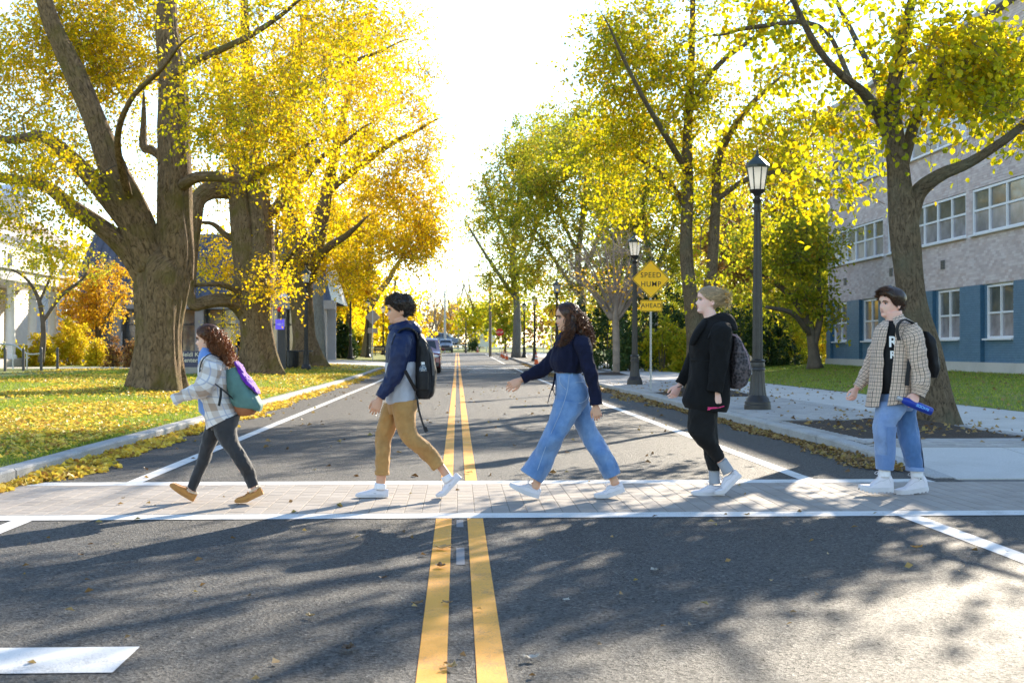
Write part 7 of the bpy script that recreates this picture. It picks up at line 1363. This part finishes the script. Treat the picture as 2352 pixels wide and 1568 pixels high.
part(f, 'coat', loft(f, [(330, 288, 440, 268, .075), (285, 350, 505, 330, .17), (240, 430, 522, 420, .205), (228, 500, 512, 520, .205), (240, 580, 500, 592, .195), (228, 680, 505, 690, .205), (205, 780, 505, 790, .215), (185, 850, 495, 880, .22), (205, 905, 474, 934, .22)], seg=36, sub=5, wr=.009, wsc=9, seed=55, hem=True, wstr=(1, 1, .4)), M_COAT)
part(f, 'hood', [loft(f, [(322, 295, 430, 252, .085), (300, 330, 505, 262, .115), (290, 360, 546, 320, .125), (330, 372, 550, 370, .11), (420, 350, 520, 375, .06)], seg=30, sub=5, wr=.008, wsc=14, seed=56)], M_COAT); part(f, 'lapel', loft(f, [(318, 300, 350, 300, .05, -.06), (285, 345, 335, 355, .05, -.11), (255, 400, 300, 415, .045, -.13), (230, 470, 252, 480, .02, -.13)], seg=18, wr=.004), M_COAT)
part(f, 'belt', loft(f, [(238, 566, 503, 582, .20), (238, 586, 503, 606, .20)], seg=30, inflate=.006), M_COAT)
part(f, 'sleeve', [loft(f, [(440, 312, 472, 312, .02, -.12), (395, 335, 505, 335, .07, -.155), (368, 390, 520, 380, .095, -.18), (372, 480, 510, 478, .09, -.2), (372, 580, 494, 588, .085, -.21), (362, 690, 474, 702, .08, -.21), (348, 785, 450, 806, .078, -.205)], seg=26, sub=5, wr=.008, wsc=13, seed=57, hem=True), limb(f, [(345, 390, 60, .16), (285, 520, 55, .19), (232, 630, 45, .2), (168, 742, 34, .2)], seg=24, sub=5, wr=.007, wsc=13, seed=58, hem=True)], M_COAT)
MB().tube(catmull(np.array([tuple(f.W(163, 757, .2) + Vector((.030 * math.cos(a), .027 * math.sin(a), .012 * math.cos(a)))) for a in np.linspace(0, 6.283, 12)]), 2), .004, 6).build('wristband', M_DKM, f.root)
part(f, 'sock', [limb(f, [(447, 1262, 37, yn), (475, 1305, 39, yn), (500, 1350, 42, yn)], seg=18, hem=False), limb(f, [(400, 1325, 38, yf), (400, 1380, 38, yf), (405, 1430, 40, yf)], seg=18)], M_SOCKG)
shoe(f, 'sneaker', (470, 1505), (330, 1507), (240, 1502), yf, M_SHOE, M_SOLE, ts=.03); shoe(f, 'sneaker', (588, 1372), (470, 1488), (402, 1503), yn, M_SHOE, M_SOLE, ts=.03)
H.cap('hair', M_H4, f.root, lambda a: np.interp(a, [0, .5, .9, 1.25, 1.5, 1.75, 2.1, 3.15], [.178, .17, .14, .12, .115, .08, .05, .04]), lambda a, t: .007 + .008 * t, .003, seed=8)
K = 520; roots = scalp(H, K, prng, lambda a: np.interp(a, [0, .9, 1.4, 2, 3.2], [.178, .15, .12, .08, .06]), .3, .010); bun = H(-.13, 0, .150); tips = bun + prng.normal(0, .034, (K, 3)); mids = (roots + tips) / 2 + unit((roots + tips) / 2 - H(0, 0, .11)) * .035; strands('swept_hair', M_H4, f.root, roots, mids, tips, prng, .0028, 1, .003, 16)
K = 200; roots = bun + prng.normal(0, .018, (K, 3)); tips = bun + np.c_[prng.uniform(-.02, .07, K), prng.normal(0, .045, K), prng.uniform(-.13, .075, K)]; mids = bun + prng.normal(0, .03, (K, 3)) + [.03, 0, .03]; strands('loose_ends', M_H4, f.root, roots, mids, tips, prng, .002, 1, .006, 14)
hc = MB(); M_CLIP = mat('amber_hair_clip', (.80, .42, .04), .25, .1)
for k in range(5): hc.tube(catmull(np.array([bun + np.array([.0, -.05, -.035 + .018 * k]), bun + np.array([.032, -.035, -.035 + .018 * k]), bun + np.array([.045, 0, -.03 + .018 * k]), bun + np.array([.03, .035, -.035 + .018 * k])]), 3), .0055, 6)
hc.tube([bun + np.array([.045, 0, -.045]), bun + np.array([.045, 0, .05])], .007, 6); hc.build('hair_clip', M_CLIP, f.root, smooth=True)
tz = MB(); w0 = f.W(430, 905, -.225)
for k in range(9): tz.tube(catmull(np.array([tuple(w0), tuple(f.W(395, 905 + prng.uniform(-4, 6), -.228)), tuple(f.W(356 + prng.uniform(-3, 8), 900 + prng.uniform(0, 22), -.228))]), 3), .0028, 5)
tz.tube([tuple(w0), tuple(f.W(468, 893, -.21))], .004, 6); tag(tz.build('key_tassel', M_PINK), 'bright pink tassel held by the woman in the black coat', 'tassel')
def quilt():
    m, nt, p = nodes_of('dark_patterned_pack'); v = tex(nt, 'ShaderNodeTexVoronoi', 42, 'Object'); c = ramp(nt, v.outputs['Distance'], [(.2, (.012, .010, .012)), (.5, (.05, .042, .048)), (.7, (.10, .08, .085))]); nt.links.new(c, p.inputs['Base Color']); p.inputs['Roughness'].default_value = .7; bump(nt, v.outputs['Distance'], .6, .01, p); return m
bp = empty('backpack', f.W(570, 600)); tag(bp, 'dark patterned backpack of the woman in the black coat', 'backpack', 'backpacks'); M_QUI = quilt()
bpart('body', [(516, 402, 545, 398, .10), (512, 480, 590, 475, .145), (505, 570, 628, 560, .155), (500, 660, 640, 650, .158), (506, 732, 612, 738, .14), (522, 773, 570, 776, .1)], M_QUI, wr=.010, wsc=16); bpart('front_pocket', [(590, 590, 632, 580, .08), (596, 660, 648, 650, .11), (580, 735, 618, 735, .09)], M_QUI, wr=.006)
band('strap', [f.W(520, 420, -.12), f.W(512, 360, -.13), f.W(470, 330, -.14), f.W(420, 338, -.16), f.W(380, 375, -.19), f.W(356, 425, -.2)], .05, .008, M_BAGK, bp); band('trim', [f.W(518, 396, -.12), f.W(560, 420, -.12), f.W(600, 480, -.13), f.W(635, 580, -.13), f.W(640, 640, -.14)], .012, .006, mat('mauve_trim', (.3, .2, .25), .7), bp, ref=(1, 0, 0))
pm = tag(empty('pompom_charm', f.W(640, 565, -.05)), 'tan fluffy charm hanging on the dark patterned backpack', 'charm'); b_ = np.array(f.W(640, 565, -.05)); K = 240; dirs = unit(prng.normal(size=(K, 3))); strands('fluff', M_FLEECE, pm, np.repeat(b_[None], K, 0), b_ + dirs * .012, b_ + dirs * .026, prng, .0035, .5, .002, 6); MB().ball(b_, .019, 12, 8).build('ball', M_FLEECE, pm, smooth=True); MB().box(tuple(f.W(655, 655, -.05)), (.012, .004, .05)).build('tag', M_SW, pm)
# ============ 5: man in checked overshirt with blue bottle
f = Fig(2100, 690, 2.75, (360, 1497), 'p', 'man in a beige grid-check overshirt, black tee and patchwork jeans')
yn, yf = f.ground(250, 1490) - f.Y, f.ground(480, 1503) - f.Y; yn, yf = -.06, .05
H = Head(f, (293, 277), (372, 92), 0, R(22)); core = [loft(f, [(320, 320, 420, 310, .09), (300, 420, 500, 420, .14), (280, 640, 500, 640, .15), (300, 830, 500, 830, .14)], seg=20), limb(f, [(380, 870, 70, -.07), (310, 1080, 45, -.07), (308, 1340, 28, yn)], seg=16), limb(f, [(430, 870, 60, .07), (470, 1100, 40, .07), (525, 1340, 28, yf)], seg=16), limb(f, [(490, 390, 44, -.17), (540, 640, 32, -.2), (525, 810, 25, -.22)], seg=14), limb(f, [(300, 400, 44, .17), (200, 640, 30, .2), (112, 775, 23, .2)], seg=14)]
bd = np.array(f.W(625, 930, -.27) - f.W(400, 838, -.27)); hd = hand(f.W(527, 805, -.235), tuple(f.W(500, 880, -.30) - f.W(527, 805, -.235)), (-1, -.1, .1), (.1, 1, -.1), 1.02, (28, 42, 40)); hd2 = hand(f.W(112, 772, .2), tuple(f.W(92, 835, .16) - f.W(112, 772, .2)), (-.8, -.6, 0), (.7, .6, 0), .95, (32, 42, 34))
body = make_body(f, H, [(365, 245, 56, 0), (375, 300, 58, 0), (385, 360, 66, 0)], [hd, hd2], core, M_SK5); H.face(body, M_H5, M_LIPS2, 0)
part(f, 'jeans', [loft(f, [(285, 795, 520, 795, .17, 0), (272, 860, 512, 865, .165, 0), (275, 920, 490, 925, .13, 0)], seg=30), loft(f, [(262, 860, 490, 880, .11, -.06), (245, 950, 432, 950, .115, -.07), (231, 1025, 376, 1030, .105, -.08), (236, 1110, 368, 1110, .096, -.08), (248, 1200, 368, 1200, .09, yn), (258, 1285, 360, 1290, .084, yn), (259, 1320, 353, 1328, .082, yn)], seg=30, sub=5, wr=.008, wsc=15, seed=61, hem=True)], M_JL)
part(f, 'jean_leg', loft(f, [(385, 870, 505, 850, .11, .06), (385, 980, 516, 960, .11, .07), (400, 1080, 533, 1060, .1, .07), (425, 1170, 546, 1150, .095, yf), (440, 1240, 560, 1240, .09, yf), (464, 1326, 567, 1331, .084, yf)], seg=30, sub=5, wr=.008, wsc=15, seed=63, hem=True), M_JD)
part(f, 'denim_patch', [loft(f, [(232, 1028, 376, 1032, .106, -.08), (236, 1110, 368, 1110, .097, -.08), (249, 1200, 368, 1200, .091, yn), (258, 1285, 360, 1290, .085, yn)], seg=14, th0=R(-150), th1=R(-82), inflate=.012), loft(f, [(252, 1225, 366, 1228, .089, yn), (259, 1320, 354, 1328, .083, yn)], seg=20, th0=R(-175), th1=R(20), inflate=.011)], M_JM); part(f, 'denim_patch', loft(f, [(410, 1120, 540, 1110, .098, .07), (425, 1170, 546, 1150, .096, yf), (440, 1240, 560, 1240, .091, yf), (464, 1318, 567, 1322, .085, yf)], seg=14, th0=R(-210), th1=R(-150), inflate=.008), M_JL)
part(f, 'cuff', [loft(f, [(253, 1288, 360, 1296, .086, yn), (254, 1326, 358, 1334, .086, yn)], seg=26, inflate=.005, hem=True), loft(f, [(458, 1304, 568, 1310, .088, yf), (460, 1336, 569, 1338, .088, yf)], seg=26, inflate=.005, hem=True)], M_JL)
tee_secs = [(318, 308, 430, 305, .085), (285, 350, 515, 350, .165), (258, 430, 540, 430, .185), (248, 540, 535, 550, .185), (248, 660, 525, 660, .18), (262, 770, 515, 770, .175), (290, 815, 510, 805, .17)]
part(f, 'tee', loft(f, tee_secs, seg=30, sub=5, wr=.006, wsc=10, seed=65, hem=True), M_TEE)
for txt, cy, sz in (('R', 455, .125), ('R', 542, .085)):
    th_ = R(-57); V, Q, UV, N = loft(f, [(255, cy, 540, cy, .186), (254, cy + 4, 540, cy + 4, .186)], seg=36, sub=1); i = int(round((2 * np.pi + th_) / (2 * np.pi) * 36)); p = V[i] + (V[i] - V[:37].mean(0)) * .055; tg = unit(V[i + 1] - V[i - 1]); Mx = Matrix(((tg[0], 0, -(-tg[1]), 0), (tg[1], 0, -tg[0], 0), (0, 1, 0, 0), (0, 0, 0, 1))); tg = tg * (1 if tg[0] > 0 else -1); Mx = Matrix(((tg[0], 0, tg[1], 0), (tg[1], 0, -tg[0], 0), (0, 1, 0, 0), (0, 0, 0, 1))); text_obj(txt, sz, M_SW, f.root, tuple(p), Mx, 'tee_lettering', bold=.003)
sh = [(300, 312, 432, 280, .095), (262, 350, 532, 345, .182), (240, 420, 558, 420, .208), (226, 520, 560, 540, .210), (219, 640, 545, 650, .208), (208, 740, 532, 750, .208), (196, 830, 515, 820, .208), (188, 900, 500, 850, .208)]
part(f, 'overshirt', loft(f, sh, seg=44, sub=5, th0=R(-318), th1=R(-66), cap=False, wr=.011, wsc=9, seed=67), M_GRID, solid=.004); part(f, 'overshirt_panel', loft(f, sh, seg=8, sub=5, th0=R(-43), th1=R(0), cap=False, wr=.011, wsc=9, seed=67), M_GRID, solid=.004); part(f, 'overshirt_back', loft(f, sh, seg=10, sub=5, th0=R(0), th1=R(43), cap=False, wr=.011, wsc=9, seed=67), M_GRID, solid=.004)
part(f, 'collar', [loft(f, [(300, 300, 425, 258, .085), (292, 318, 438, 282, .10), (282, 345, 446, 305, .118)], seg=22, th0=R(-300), th1=R(-72), cap=False), loft(f, [(300, 305, 425, 262, .085), (262, 340, 446, 300, .115)], seg=6, th0=R(-48), th1=R(10), cap=False)], M_GRID, solid=.004)
part(f, 'sleeve', [limb(f, [(470, 335, 58, -.15), (492, 410, 74, -.19, .85), (518, 510, 66, -.21, .9), (542, 620, 60, -.22), (556, 700, 60, -.23), (556, 755, 56, -.235), (540, 800, 42, -.235), (532, 818, 38, -.235)], seg=28, sub=5, wr=.013, wsc=12, seed=69, hem=True), limb(f, [(300, 380, 58, .16), (262, 490, 58, .19), (215, 610, 50, .2), (160, 715, 42, .2), (118, 765, 30, .2)], seg=24, sub=5, wr=.010, wsc=12, seed=70, hem=True)], M_GRID)
part(f, 'sock', [limb(f, [(306, 1325, 40, yn), (304, 1385, 42, yn)], seg=18), limb(f, [(527, 1330, 42, yf), (530, 1385, 42, yf)], seg=18)], M_SOCK)
b1 = shoe(f, 'high_top_boot', (366, 1478), (205, 1483), (122, 1458), yn, M_SHOE, M_SOLE, style='boot', ts=.036, lug=.008, w=1.08); b2 = shoe(f, 'high_top_boot', (606, 1472), (455, 1497), (370, 1495), yf, M_SHOE, M_SOLE, style='boot', ts=.036, lug=.008, w=1.08)
stp = f.W(555, 1392, yf - .042); star = MB(); star.lathe([(.014, 0), (.014, .002)], 18); bo = star.build('ankle_patch', M_SW, b2); bo.data.transform(Matrix.Translation(stp - ORG[b2]) @ Matrix.Rotation(R(90), 4, 'X') @ Matrix.Translation(-Vector((0, 0, 0))) @ Matrix.Translation(ORG[b2]))
def star_poly(r0, r1): return [((r0 if k % 2 == 0 else r1) * math.sin(k * math.pi / 5), (r0 if k % 2 == 0 else r1) * math.cos(k * math.pi / 5)) for k in range(10)]
MB().prism(star_poly(.0105, .0045), lambda u, v, d: (stp.x + u, stp.y - .0045 + d, stp.z + v), 0, .002).build('star', M_BLK, b2)
H.cap('hair', M_H5, f.root, lambda a: np.interp(a, [0, .5, .9, 1.2, 1.45, 1.7, 2.1, 3.15], [.168, .168, .15, .10, .095, .07, .04, .03]), lambda a, t: (.007 + .020 * min(1, t * 1.8) + (.010 * t if a < 1.2 else 0)), .005, seed=14)
K = 520; roots = scalp(H, K, prng, lambda a: np.interp(a, [0, .9, 1.4, 2, 3.2], [.165, .15, .12, .08, .06]), .2, .012); od = unit(roots - H(-.01, 0, .1)); fw = np.array(H(1, 0, 0)) - np.array(H(0, 0, 0)); fw = fw / np.linalg.norm(fw); hz_ = (roots[:, 2] - H(0, 0, 0)[2]) / .225; tips = roots + od * .014 + fw * np.clip(hz_ - .55, 0, 1)[:, None] * .10 + np.array([0, 0, -1]) * np.clip(.72 - hz_, 0, 1)[:, None] * .05 + prng.normal(0, .005, (K, 3)); mids = roots + od * .026; strands('hair_locks', M_H5, f.root, roots, mids, tips, prng, .0034, .4, .002, 10)
bp = empty('backpack', f.W(600, 550)); tag(bp, 'slim black backpack of the man in the checked overshirt', 'backpack', 'backpacks')
bpart('body', [(550, 378, 592, 388, .11), (558, 450, 628, 440, .15), (574, 540, 646, 535, .155), (590, 630, 656, 630, .155), (606, 696, 642, 698, .12)], M_BAGK, wr=.006, wsc=16); bpart('front_pocket', [(620, 520, 650, 530, .10), (634, 610, 664, 610, .12), (634, 680, 654, 682, .1)], M_BAGK, wr=.004)
band('strap', [f.W(552, 385, -.10), f.W(500, 325, -.19), f.W(440, 300, -.21), f.W(402, 330, -.225), f.W(392, 380, -.235), f.W(406, 440, -.24)], .055, .010, M_BAGK, bp); band('strap', [f.W(486, 560, -.235), f.W(474, 620, -.25), f.W(464, 690, -.245), f.W(458, 752, -.245)], .034, .007, M_BAGK, bp, ref=(1, 0, 0))
# blue steel bottle in his hand
M_BOT = mat('blue_bottle_enamel', (.010, .035, .30), .3, .1, 6); c0, c1 = np.array(f.W(392, 834, -.268)), np.array(f.W(630, 932, -.268)); ax_ = unit(c1 - c0); Lb = np.linalg.norm(c1 - c0); wbt = empty('drink_bottle', c0); tag(wbt, 'blue metal drink bottle in the hand of the man in the checked overshirt', 'bottle')
def along(prof): return np.array([c0 + ax_ * t * Lb for t, r in prof]), [r for t, r in prof]
P, rr = along([(.14, .019), (.17, .024), (.25, .0325), (.30, .0345), (.97, .0345), (1.0, .031)]); MB().tube(P, rr, 22).build('bottle', M_BOT, wbt, smooth=True, sharp=40); P, rr = along([(0, .018), (.01, .020), (.13, .020), (.15, .018)]); MB().tube(P, rr, 20).build('cap', M_GALV, wbt, smooth=True, sharp=40)
M_TXT = mat('bottle_print', (.14, .42, .85), .4, .05); xa = Vector(-ax_); za = Vector((0, -1, 0)); ya = za.cross(xa); Mx = Matrix(((xa.x, ya.x, za.x, 0), (xa.y, ya.y, za.y, 0), (xa.z, ya.z, za.z, 0), (0, 0, 0, 1))); text_obj('RHODE', .034, M_TXT, wbt, tuple(c0 + ax_ * Lb * .70 + np.array([0, -.0352, .004])), Mx, 'print', bold=.0008)
# ============ distant person standing by the modern building
Y = 72; c = at(553, 812, Y); z = lawn_z(c.x, Y); o = empty('person', (c.x, Y, z)); tag(o, 'distant person in dark navy clothes standing behind the second old maple', 'person')
m1 = MB(); m1.tube([(c.x, Y, z + .8), (c.x, Y, z + 1.1), (c.x, Y, z + 1.38), (c.x, Y, z + 1.46)], [.16, .17, .2, .08], 14, flat=.65); 
for s_ in (-1, 1): m1.tube(catmull(np.array([(c.x + s_ * .19, Y, z + 1.36), (c.x + s_ * .24, Y - .02, z + 1.1), (c.x + s_ * .22, Y - .06, z + .85)]), 3), [.065] * 4 + [.05] * 3, 10); m1.tube([(c.x + s_ * .08, Y, z + .85), (c.x + s_ * .09, Y, z + .45), (c.x + s_ * .1, Y, z + .05)], [.1, .08, .06], 10); m1.ball((c.x + s_ * .1, Y - .06, z + .04), (.05, .13, .04), 10, 6)
hv, hf = remesh(m1, .02, 3); MB().add(hv, hf).build('clothes', M_NAVYS, o, smooth=True); hb = MB(); hb.ball((c.x, Y, z + 1.6), (.085, .1, .12), 14, 10); hb.tube([(c.x, Y, z + 1.4), (c.x, Y, z + 1.55)], .055, 10); hb.ball((c.x, Y - .1, z + 1.59), (.015, .02, .02), 6, 4)
for s_ in (-1, 1): hb.ball((c.x + s_ * .22, Y - .07, z + .8), (.03, .035, .06), 8, 6)
hb.build('body', M_SK4, o, smooth=True); hh = MB(); hh.ball((c.x, Y + .015, z + 1.64), (.095, .11, .1), 14, 8); hh.build('hair', M_H4, o, smooth=True)
# ------------------------------------------------------------------ single dry leaves near the camera
def curled_leaf(name, label, xd, yd, size, rz, m, lobed=True):
    x, y, zz = ray(xd, yd); k = -CAMH / zz; cx, cy = x * k, y * k; n = 36; mb = MB(); V = [(0, 0, .012)]; r_ = np.random.default_rng(int(xd))
    for i in range(n):
        a = 2 * math.pi * i / n; r = size * (.55 + (.28 * abs(math.cos(2.5 * a)) ** .7 if lobed else .1) + r_.uniform(-.05, .05)); x_, y_ = r * math.cos(a), r * math.sin(a) * .75; V.append((x_, y_, .014 + .55 * size * (x_ / size) ** 2 * r_.uniform(.5, 1.2) + .35 * size * abs(y_ / size) ** 1.5))
    V = np.array(V); c_, s_ = math.cos(rz), math.sin(rz); V = V @ np.array([[c_, s_, 0], [-s_, c_, 0], [0, 0, 1]]); mb.add(V + np.array([cx, cy, 0]), T=[[0, 1 + i, 1 + (i + 1) % n] for i in range(n)], a=r_.random()); mb.tube([(cx + c_ * size * .5, cy + s_ * size * .5, .02), (cx + c_ * size * 1.05, cy + s_ * size * 1.05, .012)], .0016, 5)
    return tag(mb.build(name, m, attr=True), label, 'leaf', 'single dry leaves on the asphalt')
M_PALE = leaf_mat('pale_dry_leaf', [(0, (.40, .36, .30)), (1, (.52, .48, .42))], .2)
for xd, yd, sz, rz, m, lb in ((1220, 1518, .042, .3, M_PALE, 'large pale curled leaf right of the yellow lines at the bottom'), (800, 1496, .05, 1.2, M_DRY, 'wide brown leaf left of the yellow lines near the bottom'), (1016, 1263, .075, .2, M_DRY, 'brown leaf lying across the left yellow line before the crosswalk'), (1503, 1314, .035, 2, M_PALE, 'pale leaf in the dappled shade right of centre'), (958, 1392, .04, .6, M_DRY, 'brown leaf just left of the yellow line, halfway down'), (1035, 1538, .04, 1, M_DRY, 'leaf on the left yellow line at the bottom edge'), (712, 1420, .032, 2.2, M_DRY, 'small tan leaf alone on the left lane'), (880, 1332, .032, .9, M_DRY, 'small olive leaf between crosswalk and bottom, left lane'), (1012, 1305, .05, 1.7, M_DRY, 'curled leaf on the left yellow line below the crosswalk'), (1240, 1245, .03, .4, M_DRY, 'leaf just below the crosswalk bar, right lane'), (1028, 1390, .035, 2.6, M_DRY, 'leaf on the edge of the left yellow line'), (2105, 1262, .05, .2, M_LIT, 'yellowish leaf in the shade beside the right edge line'), (1300, 1384, .03, 1.1, M_PALE, 'tiny pale leaf on the right lane'), (1715, 1186, .04, .8, M_DRY, 'brown leaf on the near crosswalk bar'), (1075, 1088, .05, .2, M_DRY, 'leaf pile at the end of the yellow line beyond the crosswalk')): curled_leaf('dry_leaf', lb, xd, yd, sz, rz, m)
